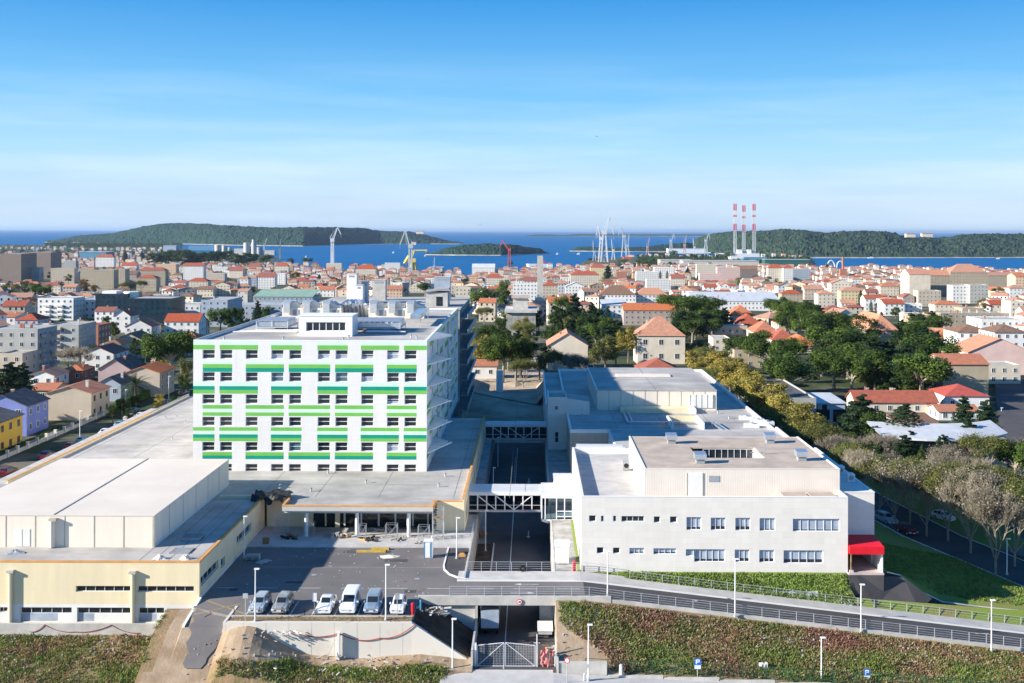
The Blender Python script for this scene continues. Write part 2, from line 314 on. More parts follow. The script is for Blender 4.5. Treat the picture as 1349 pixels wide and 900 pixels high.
def ground_z(X, Y):
    n = noise.noise(Vector((X*.35, Y*.35, 0)))*.18 + noise.noise(Vector((X*.09, Y*.09, 3)))*.3
    if Y > 330 or X < -83 or X > 75: 
        z = town_z(Y)
        if X > 75: z = min(z, street_z(Y)-.12) if Y < 330 else z
        if Y > 330:
            z += noise.noise(Vector((X*.004, Y*.004, 7)))*min(5, (Y-330)*.02)
            if Y > coast_Y(X, Y): z = SEA-6
        if X > 75 and Y < 141: z = foot_z(X)
        if X < -83 and Y < 128: z = -3
        return z
    if -6.2 < X < 2.95 and 117.9 < Y <= 132: return -4.62
    if -8 < X < 2.95 and 132 < Y < 252: return -4.62
    if -16.6 < X < 3.5 and (252 if X > -9 else 236) <= Y < 330: return interp(Y, [236, 252, 300, 330], [-4.4, -4.5, -3.2, -2.2])+n*.5
    if Y < 118: return min(-4.65, foot_z(X)-.05) if X > -6 else -5.3+n*.5+(.3 if X < -12 else 0)
    if X >= 2.95 and Y < 132.2:                                   # right embankment under the ramp
        if Y < 121.2: return foot_z(X)-.05
        t = (Y-121.2)/(131.6-121.2); return foot_z(X)+(road_z(X)-.25-foot_z(X))*max(0, min(1, t))**.85 + n*.6*math.sin(math.pi*max(0,min(1,t)))
    if X >= 2.95 and Y < (141.02 if X > 12 else 142.2): return road_z(X)-.25
    if X > 40.5 and Y >= 141.8: return right_z(X, Y)+n*.1
    if X > 6.0 and Y < 152 and X < 75:                            # lawn in front of the right building
        top = -.9 if X > 40 else -.05
        t = max(0, min(1, (Y-141.05)/1.3)); lo = road_z(X)-.05
        return lo+(top-lo)*t + n*.15 - .03
    if X > 40: return right_z(X, Y)
    if X < -38.5 and Y <= 128.5: 
        if X > -41.5: return interp(Y, [112,118,124,128], [-5.6,-4.3,-1.1,-.3])
        return -3.2-(128.5-Y)*.19+n*1.2
    if X < -38.5 and Y < 131.15: return -2.72
    if X < -33 and Y < 128.3: return interp(Y, [112,118,124,128], [-5.6,-4.3,-1.0,-.12])+n*.25
    if Y < 123.42:
        if X < -5.9: 
            m = 3.4*math.exp(-((X+31.3)/4.5)**2-((Y-122.5)/4.5)**2)
            w = 1.0*math.exp(-((X+17)/7)**2-((Y-122)/4)**2)*0
            return -3.7+(Y-123.4)*.22+m+n*1.3 + .5*math.exp(-((X+12)/3)**2)*.6
    if -13.5 < X <= -6.2 and Y < 141: return interp(X, [-13.5, -11, -6.2], [-.3, -1.2, -4.2])+n*.4
    return -.14
def edge_lines():
    xs = []; x = -130.0
    while x <= 130: xs.append(x); x += 1.0
    xs += [-38.55, -38.45, -6.25, -6.15, 2.9, 3.0, 6.02, -83.05, -82.95, 74.95, 75.05, -8.05, -7.95, -41.55, -41.45]
    for a, b, st in ((130, 700, 11), (700, 3200, 42), (3200, 12000, 250)):
        x = a+st
        while x <= b: xs += [x, -x]; x += st
    ys = []; y = 60.0
    while y < 330: ys.append(y); y += 1.0
    ys += [123.38, 123.46, 128.47, 128.53, 131.12, 131.18, 132.15, 132.25, 142.15, 142.25, 141.0, 141.08, 141.5, 142.36]
    for a, b, st in ((330, 1000, 10), (1000, 3600, 24), (3600, 9000, 150)):
        y = a+(st if a > 330 else 0.5)
        while y <= b: ys.append(y); y += st
    return sorted(set(xs)), sorted(set(ys))
M['weedsoil'] = mat('weedy_soil', (.32,.21,.12), 1, .3, .5, col2=(.19,.155,.065), bump=.8, bscale=4)
M['lawn'] = mat('lawn_grass', (.19,.26,.05), 1, .3, .25, col2=(.24,.20,.08), bump=.6, bscale=9, lo=.3, hi=.55)
M['townground'] = mat('town_ground', (.16,.14,.10), 1, .2, .035, col2=(.04,.058,.02), lo=.48, hi=.6, detail=9)
xs, ys = edge_lines()
g = MB('townground', 'weedsoil', 'dirt', 'soil', 'lawn', 'sand', 'concd', 'asph'); 
nx = len(xs)
for y in ys:
    for x in xs: g.v.append((x, y, ground_z(x, y)))
for j in range(len(ys)-1):
    cy = (ys[j]+ys[j+1])/2
    for i in range(nx-1):
        cx = (xs[i]+xs[i+1])/2
        g.f.append((j*nx+i, j*nx+i+1, (j+1)*nx+i+1, (j+1)*nx+i)); k = 0
        if cy < 330 and -83 < cx < 75:
            k = 6
            if cy < 128.6 and cx < -38.4: k = 1
            if cy < 128.4 and -40.6+(cy-118)*.1 < cx < -33.5-(124-cy)*.12: k = 2
            elif cy < 123.44 and -33.6 <= cx < -6.1: k = 2 if ((cx+30.8)/5.2)**2+((cy-122.2)/2.8)**2 < 1 or cy > 121.6-.5*math.sin(cx*.7) else 1
            elif -13.6 < cx < -6.1 and cy < 141: k = 3
            elif cx > 2.9 and cy < 132.2: k = (2 if cx < 8.5+(132-cy)*.1 else 1) if cy > 121 else 6
            elif cx > 6 and 141 < cy < 175: k = 4
            elif cx > 44: k = 4
            elif -16.6 < cx < 3.5 and cy > (252 if cx > -9 else 236): k = 5
            elif cx > -9 and cy > 300: k = 5
        elif cy < 135 and cx > 0: k = 1
        elif cy < 330: k = 4 if cx > 0 and cy < 150 else 0
        g.m.append(k)
struct(g.build('ground'))
# the paved zone of the complex, a slab of plain earth under the buildings comes with the ground

# sea, hills, islands
M['sea'] = mat('sea_water', (.002,.125,.32), .5, .1, .003, col2=(.002,.095,.26), spec=.06, bump=.25, bscale=.15, lo=.3, hi=.7)
s = MB('x'); s.mats = [M['sea']]
R0 = [300, 800, 2000, 5000, 12000, 40000, 160000]
for i in range(len(R0)-1):
    a, b = R0[i], R0[i+1]
    n = 12
    for k in range(n):
        u0, u1 = -.9+1.8*k/n, -.9+1.8*(k+1)/n
        s.poly([(u0*a, a, SEA), (u1*a, a, SEA), (u1*b, b, SEA), (u0*b, b, SEA)])
struct(s.build('sea'))
M['forest'] = mat('hill_forest', (.022,.062,.034), 1, .2, .03, col2=(.006,.025,.022), bump=0, detail=10, lo=.35, hi=.65)
M['forest2'] = mat('olive_hill_forest', (.048,.072,.032), 1, .2, .03, col2=(.008,.034,.024), bump=0, detail=10, lo=.4, hi=.62)
M['shore'] = mat('pale_shore_rock', (.5,.46,.38), 1, .2, .03)
def hill(name, outline, ybase, depth, step, m, seed=0, rough=9.0, tree=6.0, shore=True):
    # outline: (px, py of the skyline); ybase: (px, py of the waterline)
    px0, px1 = outline[0][0], outline[-1][0]
    mid = sum(q[1] for q in ybase)/len(ybase)
    mb = MB(m, 'x'); mb.mats = [m, M['shore']]
    cols = int((px1-px0)/step)+1; rows = 64 if depth > 700 else 30
    for i in range(cols):
        px = px0+(px1-px0)*i/(cols-1)
        yb = interp(px, [q[0] for q in ybase], [q[1] for q in ybase]); top = interp(px, [q[0] for q in outline], [q[1] for q in outline])
        Y0 = F*(CAMZ-SEA)/(yb-PY_); Yr = Y0+depth*.55; H = max(1.0, ((CAMZ-(top-PY_)*Yr/F)-SEA)*.97-3)
        for j in range(rows):
            t = j/(rows-1); Y = Y0+depth*t; X = (px-PX)*Y0/F*(1+0.0*t)
            X = (px-PX)*(Y0+(depth*t))/F
            prof = math.sin(math.pi*min(1, max(0, t)/.55*.5))**.85 if t < .55 else math.cos(math.pi/2*(t-.55)/.45)
            n = noise.fractal(Vector((X*.0035+seed, Y*.0035, seed)), 1, 2, 4)
            z = SEA+2+H*prof*(1+.0*n) - (abs(n)*rough if 0 < j < rows-1 else 0)*min(1, prof*3)*.6
            z += (noise.noise(Vector((X*.045, Y*.045, seed+5)))+noise.noise(Vector((X*.017, Y*.017, seed+9))))*tree*(1 if j > 0 else 0)*min(1, H/30) + noise.noise(Vector((X*.13, Y*.13, seed+2)))*4*(1 if j > 1 else 0)*min(1, H/30)
            if j == 0: z = SEA-1
            if j == rows-1: z = SEA-2
            if j == 1: Y = Y0+6; z = SEA+2.2+abs(n)*2
            mb.v.append((X, Y, max(z, SEA-2)))
    for i in range(cols-1):
        for j in range(rows-1):
            a = i*rows+j; mb.f.append((a, a+rows, a+rows+1, a+1)); mb.m.append(1 if (j == 0 and shore) else 0)
    return struct(mb.build(name))
hill('hill', [(60,320),(100,313),(150,308),(180,301),(210,296),(235,294.5),(262,295),(290,297),(330,299),(385,300),(445,299.5),(470,300),(500,304),(540,305),(560,309),(590,317),(606,321)],
     [(60,321.5),(230,323),(300,324.5),(400,325.5),(500,322),(560,322),(606,322)], 1400, 1.2, M['forest'], 1, 16)
hill('hill', [(905,324),(920,312),(940,306),(965,303),(1000,301),(1030,299.5),(1060,301),(1085,304),(1130,301),(1160,301),(1190,307),(1240,311),(1268,306),(1300,305),(1349,305.5),(1450,307),(1600,312)],
     [(905,331),(1000,337),(1060,339),(1160,338.5),(1349,337.5),(1600,338)], 1500, 1.2, M['forest2'], 4, 18)
hill('island', [(560,336),(575,331),(590,326),(610,322),(640,321),(668,321),(690,324),(712,327),(722,334)], [(560,336.5),(600,337),(660,337),(722,334.5)], 330, .8, M['forest'], 9, 4, 4)
hill('island', [(480,322),(600,318),(610,320)], [(480,323),(610,321.5)], 600, 2, M['forest'], 12, 3, 4)
hill('island', [(690,311),(705,309),(725,308.6),(740,310),(760,308),(800,307.6),(870,308),(1000,307.5)], [(690,311.6),(760,311.2),(870,311),(1000,311)], 1500, 3, M['forest'], 15, 3, 3)
hill('island', [(750,330),(760,325),(775,324),(800,326),(850,324),(905,318),(920,324)], [(750,331),(830,331.5),(920,331)], 300, 1.5, M['forest'], 18, 3, 4)

# the air: pale haze over the whole bay
hz = MB('x'); hm = bpy.data.materials.new('pale_haze'); hm.use_nodes = True; t_ = hm.node_tree
for q in list(t_.nodes):
    if q.type != 'OUTPUT_MATERIAL': t_.nodes.remove(q)
pv = N(t_, 'ShaderNodeVolumePrincipled'); pv.inputs['Color'].default_value = (.55,.74,1,1); pv.inputs['Density'].default_value = HAZE = .00002; pv.inputs['Anisotropy'].default_value = .2
t_.links.new(pv.outputs[0], t_.nodes['Material Output'].inputs['Volume'])
hz.mats = [hm]; hz.box(-170000, 170000, -300, 170000, -62, 135)
struct(hz.build('haze'), 'stuff')

# ------------------------------------------------------------------ roads, paving, kerbs, marks
def slab(name, pts, z0, z1, m, mtop=None):
    mb = MB(); mb.prism(pts, z0, z1, m, mtop); return struct(mb.build(name))
slab('parking_lot', [(-38.45,131),(-38.45,128.2),(-33.2,125.3),(-13,125.3),(-13,132.3),(-9.5,132.3),(-6,132.3),(6.5,132.3),(6.5,138.2),(-8.2,138.2),(-9.4,139.6),(-11,142.5),(-11.2,152.5),(-38.4,152.5)], -.3, 0, M['asphl'])
slab('plaza', [(-38.4,152.5),(-8.1,152.5),(-8.1,160.6),(-38.4,163)], -.2, .14, M['walk'])
mb = MB(); rz_ = lambda y: interp(y, [118,124,128,128.4], [-4.2,-.9,-.02,.005])
for i in range(15):
    y0, y1 = 128.25-i*.6, 128.25-(i+1)*.6; c0 = -38.2+.10*i+.25*math.sin(i*1.7), -38.2+.10*(i+1)+.25*math.sin((i+1)*1.7)
    r0 = (-33.2 if y0 < 125.3 else -33.2-(y0-125.3)*1.72+.4), (-33.2 if y1 < 125.3 else -33.2-(y1-125.3)*1.72+.4); ka, kb_ = [max(0,q-7)*.22+.12*math.sin(q*2.1) if q > 6 else 0 for q in (i,i+1)]
    mb.poly([(c0[1],y1,rz_(y1)+.02),(r0[1]-kb_,y1,rz_(y1)+.02),(r0[0]-ka,y0,rz_(y0)+.02),(c0[0],y0,rz_(y0)+.02)], 'asphl')
struct(mb.build('path'))
def strip(name, x0, x1, ya, yb, m, dz=0.0, th=.25, n=24):
    mb = MB()
    for i in range(n):
        a = x0+(x1-x0)*i/n; b = x0+(x1-x0)*(i+1)/n
        mb.poly([(a,ya,road_z(a)+dz), (b,ya,road_z(b)+dz), (b,yb,road_z(b)+dz), (a,yb,road_z(a)+dz)], m)
        mb.poly([(a,ya,road_z(a)+dz-th), (b,ya,road_z(b)+dz-th), (b,ya,road_z(b)+dz), (a,ya,road_z(a)+dz)], m)
        mb.poly([(b,yb,road_z(b)+dz-th), (a,yb,road_z(a)+dz-th), (a,yb,road_z(a)+dz), (b,yb,road_z(b)+dz)], m)
    return struct(mb.build(name))
strip('road', 6.5, 78, 132.35, 138.2, M['asph'])
strip('sidewalk', 12.5, 78, 138.22, 141.0, M['walk'], .13, .5)
strip('sidewalk', -9, 12.5, 138.22, 141.8, M['walk'], .13, .5)
strip('kerb', -9, 78, 138.0, 138.21, M['creamw'], .14, .3)
strip('kerb', -13.2, 78, 131.95, 132.33, M['conc'], .16, .9)
mk = MB()
for i in range(-11, 12):
    x = i*5.2-2
    if x > 75: break
    for q in range(4):
        a = x+q*.7; b = a+.7
        if -38 < a < 76: mk.poly([(a,135.12,road_z(a)+.012),(b,135.12,road_z(b)+.012),(b,135.27,road_z(b)+.012),(a,135.27,road_z(a)+.012)], 'paint')
def arrow(mb, x, y, d, L=3.0):
    z = lambda q: road_z(q)+.013
    mb.poly([(x-d*L*.5,y-.07,z(x)),(x+d*L*.2,y-.07,z(x)),(x+d*L*.2,y+.07,z(x)),(x-d*L*.5,y+.07,z(x))], 'paint')
    mb.poly([(x+d*L*.2,y-.38,z(x)),(x+d*L*.5,y,z(x)),(x+d*L*.2,y+.38,z(x))], 'paint')
arrow(mk, -.5, 136.9, -1); arrow(mk, -.9, 133.6, 1); arrow(mk, 54, 135.9, -1, 3)
for px in (325, 354, 383, 412, 442, 472, 503):     # parking bays
    x = X_(px, 125.5); mk.poly([(x-.07,125.5,.012),(x+.07,125.5,.012),(x+.07,130.3,.012),(x-.07,130.3,.012)], 'paint')
struct(mk.build('road_marking'))
my = MB()
def stroke(mb, a, b, w, m, z=.014):
    a = Vector((*a, z)); b = Vector((*b, z)); d = (b-a).normalized(); s = Vector((-d.y, d.x, 0))*w/2
    mb.poly([tuple(a-s), tuple(b-s), tuple(b+s), tuple(a+s)], m)
stroke(my, P(272,792)[:2], P(327,811)[:2], .13, 'yellow'); stroke(my, P(258,811)[:2], P(318,797)[:2], .13, 'yellow'); 
struct(my.build('road_marking'))
# kerb round the dark triangle at the plaza's end
def path_tube(mb, pts, w, h, m, z=0.0):
    for a, b in zip(pts[:-1], pts[1:]):
        a = Vector((a[0], a[1], 0)); b = Vector((b[0], b[1], 0)); d = (b-a).normalized(); s = Vector((-d.y, d.x, 0))*w/2
        q = [a-s-d*.02, b-s+d*.02, b+s+d*.02, a+s-d*.02]; mb.prism([(v.x, v.y) for v in q], z-.2, z+h, m)
kb = MB(); path_tube(kb, [(-11.1,152.3),(-11.1,144.5),(-10.9,142.6),(-10.1,140.6),(-9,139.4),(-7.9,138.7)], .2, .14, 'creamw'); struct(kb.build('kerb'))
slab('pavement', [(-10.95,152.2),(-10.95,143),(-9.9,140.6),(-8.2,139.2),(-8.2,152.2)], -.3, .06, M['asph'])
kb = MB(); kb.box(-33.3,-13,125.1,125.32,-.3,.12,'conc'); struct(kb.build('kerb'))
mb = MB(); mb.box(-33.1,-13.1,123.75,125.08,-.4,.04,'weedsoil'); struct(mb.build('verge'))
# sunken road under the bridge
slab('road', [(-6.15,118),(2.9,118),(2.9,252),(-8,252),(-8,200),(-6.4,165),(-6.15,140)], -4.9, -4.5, M['asph'])
mb = MB()
for i in range(43):
    x0, x1 = -9.5+i*2, -7.5+i*2; zf_ = lambda x: -4.46 if x < 3.4 else foot_z(x)+.03; yb = 121.7 if x1 < 3 else 120.9-(x0-3)*.012
    mb.poly([(x0,100,zf_(x0)),(x1,100,zf_(x1)),(x1,yb,zf_(x1)),(x0,yb,zf_(x0))],'walk')
struct(mb.build('pavement'))
mb = MB()
for y in range(122, 246, 4): mb.box(-2.93, -2.8, y, y+3.9, -4.52, -4.485, 'paint')
def varrow(x, y): 
    mb.poly([(x-.08,y,-4.48),(x+.08,y,-4.48),(x+.08,y+3,-4.48),(x-.08,y+3,-4.48)], 'paint'); mb.poly([(x-.4,y,-4.479),(x,y-1.3,-4.479),(x+.4,y,-4.479)], 'paint')
varrow(-.3, 175); varrow(-.3, 213)
for i in range(14): mb.box(-3.1-.15, -3.1, 206+i*2.2, 207.2+i*2.2, -4.49, -4.475, 'paint')
struct(mb.build('road_marking'))
# access path by the red awning and its lawn edges
def lane(name, near, far, m, off=0.0, kerb=None):
    A = [P(*q) for q in near]; B = [P(*q) for q in far]; mb = MB(); n = 8
    def cr(L_, t): i = min(len(L_)-2, int(t)); return Vector(L_[i]).lerp(Vector(L_[i+1]), t-i)
    T_ = (len(A)-1)*n
    for i in range(T_):
        a0, a1, b0, b1 = cr(A,i/n), cr(A,(i+1)/n), cr(B,i/n), cr(B,(i+1)/n)
        for j in range(4):
            mb.poly([tuple(a0.lerp(b0,j/4)),tuple(a1.lerp(b1,j/4)),tuple(a1.lerp(b1,(j+1)/4)),tuple(a0.lerp(b0,(j+1)/4))], m)
    struct(mb.build(name)); k = MB()
    for i in range(T_): k.bar(tuple(cr(A,i/n)),tuple(cr(A,(i+1)/n)),.12,'creamw'); 
    struct(k.build('kerb')); k = MB()
    for i in range(T_): k.bar(tuple(cr(B,i/n)),tuple(cr(B,(i+1)/n)),.12,'creamw')
    struct(k.build('kerb'))
lane('path', [(1119,753,-.12),(1128,759,-.6),(1146,781,-3.0),(1181,799,-4.5),(1240,805,-5.2),(1349,813,-6.0),(1480,824,-7.2)], [(1170,752,-.12),(1187,756,-.9),(1216,778,-2.7),(1243,791,-4.3),(1290,797,-5.1),(1349,803,-5.75),(1480,813,-7.0)], 'asph')
# streets
slab('street', [(-98,100),(-86,100),(-86,345),(-98,345)], lambda x,y: -2, lambda x,y: .03+(town_z(y) if y > 300 else 0), M['asph'])
SE = list(zip(SEX, SEY))
mb = MB(); kA, kB = MB(), MB()
for (xa,ya),(xb,yb) in zip(SE[:-1],SE[1:]):
    n = 12
    for i in range(n):
        y0, y1 = ya+(yb-ya)*i/n, ya+(yb-ya)*(i+1)/n; u0, u1 = xa+(xb-xa)*i/n, xa+(xb-xa)*(i+1)/n; z0, z1 = street_z(y0), street_z(y1)
        mb.poly([(u0,y0,z0),(u0+9,y0,z0),(u1+9,y1,z1),(u1,y1,z1)],'asph')
        kA.bar((u0,y0,z0),(u1,y1,z1),.14,'creamw'); kB.bar((u0+9,y0,z0),(u1+9,y1,z1),.12,'creamw')
struct(mb.build('street')); struct(kA.build('kerb')); struct(kB.build('kerb'))
mb = MB(); mb.poly([(79,150,-4.3),(95,150,-4.3),(95,166,-3.7),(69,166,-3.7)],'asphl'); struct(mb.build('car_park'))
def townslab(name, quadpx, m, dz=.5):   # four pixels on the ground
    pts = []
    for a, b in quadpx:
        z = 0
        for _ in range(6): x, y, _z = P(a, b, z); z = ground_z(x, y)
        pts.append((x, y, z+dz))
    mb = MB()
    A, B, Cc, D = [Vector(p) for p in pts]; n = 10
    for i in range(n):
        for j in range(n):
            q = []
            for u, v in ((i,j),(i+1,j),(i+1,j+1),(i,j+1)):
                w = (A*(1-u/n)+B*(u/n))*(1-v/n)+(D*(1-u/n)+Cc*(u/n))*(v/n); q.append((w.x, w.y, ground_z(w.x, w.y)+.25))
            mb.poly(q, m)
    return struct(mb.build(name))
townslab('street', [(1322,600),(1420,600),(1362,498),(1310,498)], M['asph'])
townslab('courtyard', [(618,520),(718,520),(715,488),(640,488)], M['sand'])
townslab('courtyard', [(690,500),(722,500),(712,470),(690,470)], M['sand'])
townslab('path', [(1055,580),(1115,580),(1110,520),(1072,520)], M['asph'])
# ------------------------------------------------------------------ the white and green ward tower
TY, TX0, TX1, TZ0, TZ1, TYB = 181.0, -54.4, -16.75, 4.25, 25.25, 258.0
tw = thing('hospital_tower', 'white hospital tower with green and teal stripes across its six window floors', 'building', (-35, TY, TZ0))
def zx(u): return X_(230+u/3.212, TY)-TX0
def zz(v): return Z_(370+v/3.212+.9, TY)
rows = [(293,331),(388,427),(482,521),(577,615),(683,721),(776,813)]
colz = [(120,172),(195,246),(303,354),(411,463),(487,538),(608,660),(683,735),(792,844),(901,952),(975,1026)]
Tseg = [(77,172),(192,355),(410,540),(606,735),(790,952),(972,1069)]; Sseg = [(121,246),(303,465),(485,661),(681,843),(900,1027)]
bands = [(Tseg,[(258,273,'mint'),(273,292,'green')]), (Sseg,[(342,354,'mint'),(354,370,'green'),(370,387,'teal')]), (Tseg,[(430,447,'mint'),(447,463,'teal'),(463,479,'green')]),
         (Sseg,[(527,543,'green'),(543,558,'mint'),(558,573,'green')]), (Tseg,[(621,636,'green'),(636,651,'mint'),(651,666,'teal'),(666,680,'green')]), (Sseg,[(726,741,'green'),(741,756,'teal')])]
Wt = TX1-TX0
holes = [(zx(a), zx(b), zz(d), zz(c)) for c, d in rows for a, b in colz]
zones = [(max(0, zx(a)), min(Wt, zx(b)), zz(v1), zz(v0), M[m]) for segs, bs in bands for a, b in segs for v0, v1, m in bs]
w = MB(M['panel']); facade(w, (TX0,TY,0), *FR, Wt, TZ0, TZ1, holes, M['panel'], zones, .28)
# the shaded side: same floors, stripes and narrow windows
Ls = TYB-TY
sh = []; szones = []
for r, (c, d) in enumerate(rows):
    for k in range(6): sh.append((9+k*11.2, 11+k*11.2, zz(d), zz(c)))
for bi, (segs, bs) in enumerate(bands):
    off = 0 if bi % 2 else 5
    for k in range(6):
        a = off+k*12.5
        for v0, v1, m in bs: szones.append((a, min(Ls, a+7.5), zz(v1), zz(v0), M[m]))
facade(w, (TX1,TY,0), *RT, Ls, TZ0, TZ1, sh, M['panel'], szones, .28)
w.box(TX0, TX0+.3, TY+.01, TYB, TZ0, TZ1, 'white'); w.box(TX0, TX1-.3, TYB-.3, TYB, TZ0, TZ1, 'white')
w.build('wall', tw)
r_ = MB(); r_.box(TX0+.45, TX1-.45, TY+.45, TYB-.3, TZ1-1.0, TZ1-.35, 'felt'); r_.build('roof', tw)
pp = MB()
pp.box(TX0, TX1, TY, TY+.45, TZ1+.004, TZ1+.09, 'white'); pp.box(TX1-.45, TX1, TY+.46, TYB, TZ1+.004, TZ1+.09, 'creamw'); pp.box(TX0, TX0+.45, TY+.46, TYB, TZ1+.004, TZ1+.12, 'stl')
pp.box(TX0+.46,TX1-.46,TY+.44,TY+.5,TZ1-.5,TZ1,'white'); pp.box(TX1-.5,TX1-.44,TY+.5,TYB,TZ1-.5,TZ1,'white'); pp.box(TX0+.44,TX0+.5,TY+.5,TYB,TZ1-.5,TZ1,'white')
pp.build('parapet', tw)
for i, h in enumerate(holes):
    bl = None; q = rnd.random()
    if i in (8, 46+2) : bl = (.75, M['blind'])
    elif q < .08: bl = (rnd.uniform(.3,.6), M['blind'])
    window(tw, (TX0,TY,0), *FR, h, 1, 2, .28, 'dark' if q < .93 else 'skylight', lower=bl, fw=.085)
for h in sh: window(tw, (TX1,TY,0), *RT, h, 1, 2, .28, fw=.1)
# five splayed slatted ledges at the near corner of the shaded side
for py in (476, 505.5, 534.5, 563.5, 593):
    z = Z_(py+6, TY)
    b = MB(); n = 12
    for i in range(n):
        t0 = i/n; y0 = TY+.4+t0*15; y1 = y0+.75
        def ed(y): t = (y-TY-.4)/15.0; return min(t/.62, (1-t)/.38) if 0 < t < 1 else 0
        b.box(TX1+.01, TX1+.12+3.1*max(.02, ed((y0+y1)/2)), y0, y1, z, z+.16, 'white')
    b.bar((TX1+.05,TY+.3,z+.1),(TX1+3.3,TY+9.7,z+.1),.14,'white'); b.bar((TX1+3.3,TY+9.7,z+.1),(TX1+.05,TY+15.4,z+.1),.14,'stl')
    b.build('ledge', tw)
b = MB(); z = Z_(446, TY)-.6
b.prism([(TX1+.02,TY+.3),(TX1+3.4,TY+9.7),(TX1+.02,TY+15.4)], z, z+.28, 'white', 'stl'); b.build('canopy', tw)
mb = MB()                                                             # downpipe and door column on the side
for y in (TY+20, TY+45): mb.tube((TX1+.12,y,TZ0+.2),(TX1+.12,y,TZ1-.4),.1,'steel')
mb.build('downpipe', tw)
# roof plant on the tower
ph = thing('roof_house', 'white roof house with a row of six tall window panes near the tower front edge', 'roof house', (-35, 192, TZ1-.35))
x0, x1, yy, z0, z1 = X_(394,192), X_(464.5,192), 192.0, TZ1-.35, Z_(417.5,192)
hh = (X_(403.5,192)-x0, X_(456,192)-x0, z0+.9, z1-1.0)
w = MB(); facade(w, (x0,yy,0), *FR, x1-x0, z0, z1, [hh], M['white'], (), .3); w.box(x0,x0+.2,yy+.02,yy+6,z0,z1,'white'); w.box(x1-.2,x1,yy+.02,yy+6,z0,z1,'white'); w.box(x0+.2,x1-.2,yy+5.8,yy+6,z0,z1,'white')
w.build('wall', ph); window(ph, (x0,yy,0), *FR, hh, 6, 1, .3, 'dark', fw=.14)
w = MB(); w.box(x0-.1,x1+.1,yy-.1,yy+6.1,z1,z1+.14,'white'); w.build('roof', ph)
def ahu(xa, xb, Y, z0, z1, lab):
    t = thing('ventilation_unit', lab, 'ventilation unit', ((xa+xb)/2, Y, z0), 'ivory ventilation houses on the tower roof')
    n = 3; wdt = (xb-xa)/n
    w = MB(); w.box(xa, xb, Y, Y+5, z0, z0+2.1, 'box')
    for i in range(n):                     # stepped curved shoulders
        a = xa+i*wdt
        pts = [(a+wdt*.02, z0+2.1)]+[(a+wdt*(.05+.35*(1-math.cos(q))), z0+2.1+(z1-z0-2.1)*math.sin(q)) for q in (0, .4, .8, 1.2, 1.57)]
        pts = [(a+.1, z0+2.102), (a+wdt*.95, z0+2.102), (a+wdt*.95, z0+2.6), (a+wdt*.7, z0+2.75), (a+wdt*.55, z0+3.2), (a+wdt*.5, z1), (a+.1, z1)]
        w.v += [(x, Y+.3, z) for x, z in pts]+[(x, Y+4.6, z) for x, z in pts]; i0 = len(w.v)-2*len(pts); nn = len(pts); k = w.mi('box')
        w.f.append(tuple(range(i0, i0+nn))); w.f.append(tuple(range(i0+2*nn-1, i0+nn-1, -1))); w.m += [k, k]
        for j in range(nn): q = (j+1) % nn; w.f.append((i0+j, i0+nn+j, i0+nn+q, i0+q)); w.m.append(k)
    w.build('housing', t)
    for i in range(n):
        a = xa+i*wdt+.3; h = MB(); h.box(a, a+1.5, Y-.35, Y+3, z1-.9, z1+.35, 'silver'); h.box(a+.1, a+1.4, Y-.5, Y-.34, z1-2.2, z1-.3, 'steel'); h.build('hood', t)
        h = MB(); h.box(a+1.9, a+3.2, Y-.06, Y-.005, z0+.5, z0+1.7, 'stl'); h.build('louvre', t)
    return t
zb = TZ1-.35
ahu(X_(372,232), X_(450,232), 232, zb, Z_(399,232), 'ivory ventilation unit with three silver hoods, left one at the tower roof back')
ahu(X_(486,232), X_(559,232), 232, zb, Z_(399,232), 'ivory ventilation unit with three silver hoods, right one at the tower roof back')
t = thing('duct_bundle', 'bundle of bright silver ducts bending up between the two ivory ventilation units', 'duct', (X_(468,235),234,zb))
for i, px in enumerate((452,457,462,467,472,477,482)):
    b = MB(); x = X_(px,235); b.tube((x,236,zb),(x,234,zb+2.6+.2*(i%3)),.42,'silver',10); b.tube((x,234,zb+2.6+.2*(i%3)),(x+(.9 if i < 3 else -.9),236.5,zb+3.3),.42,'silver',10); b.build('duct', t)
def chiller(xa, xb, Y, n, lab):
    t = thing('chiller', lab, 'chiller', ((xa+xb)/2, Y, zb), 'chillers on the tower roof')
    f = MB(); f.box(xa, xb, Y, Y+9, zb+.75, zb+.95, 'steel')
    k = int((xb-xa)/2.2)
    for i in range(k+1):
        x = xa+.1+(xb-xa-.2)*i/k
        for y in (Y+.2, Y+8.8): f.bar((x,y,zb),(x,y,zb+2.0),.09,'frame')
    f.build('rack', t)
    for i in range(n):
        y = Y+.3+i*9/n
        b = MB(); b.box(xa+.2, xb-.2, y, y+9/n*.55, zb+1.0, zb+1.75, 'silver'); b.tube((xa+.2,y+.3,zb+2.0),(xb-.2,y+.3,zb+2.0),.16,'silver')
        m = int((xb-xa)/1.1)
        for j in range(m):
            x = xa+.7+j*(xb-xa-1.2)/m; b.tube((x,y+9/n*.28,zb+1.76),(x,y+9/n*.28,zb+1.9),.38,'blind',10)
        b.build('fan_row', t)
    return t
chiller(X_(351,208), X_(392,208), 200, 4, 'low chiller rack with rows of fans left of the white roof house')
chiller(X_(468,205), X_(533,205), 199, 5, 'long chiller rack with silver fan rows right of the white roof house')
chiller(X_(412,214), X_(470,214), 203, 3, 'chiller rack with blue-grey fan drums behind the white roof house')
t = thing('roof_gantry', 'blue-grey sloping duct on steel legs at the right end of the tower roof', 'duct', (X_(562,215),210,zb))
b = MB(); b.box(X_(548,222),X_(561,222),212,230,zb+1.5,zb+2.3,'silver'); b.build('duct', t)
b = MB()
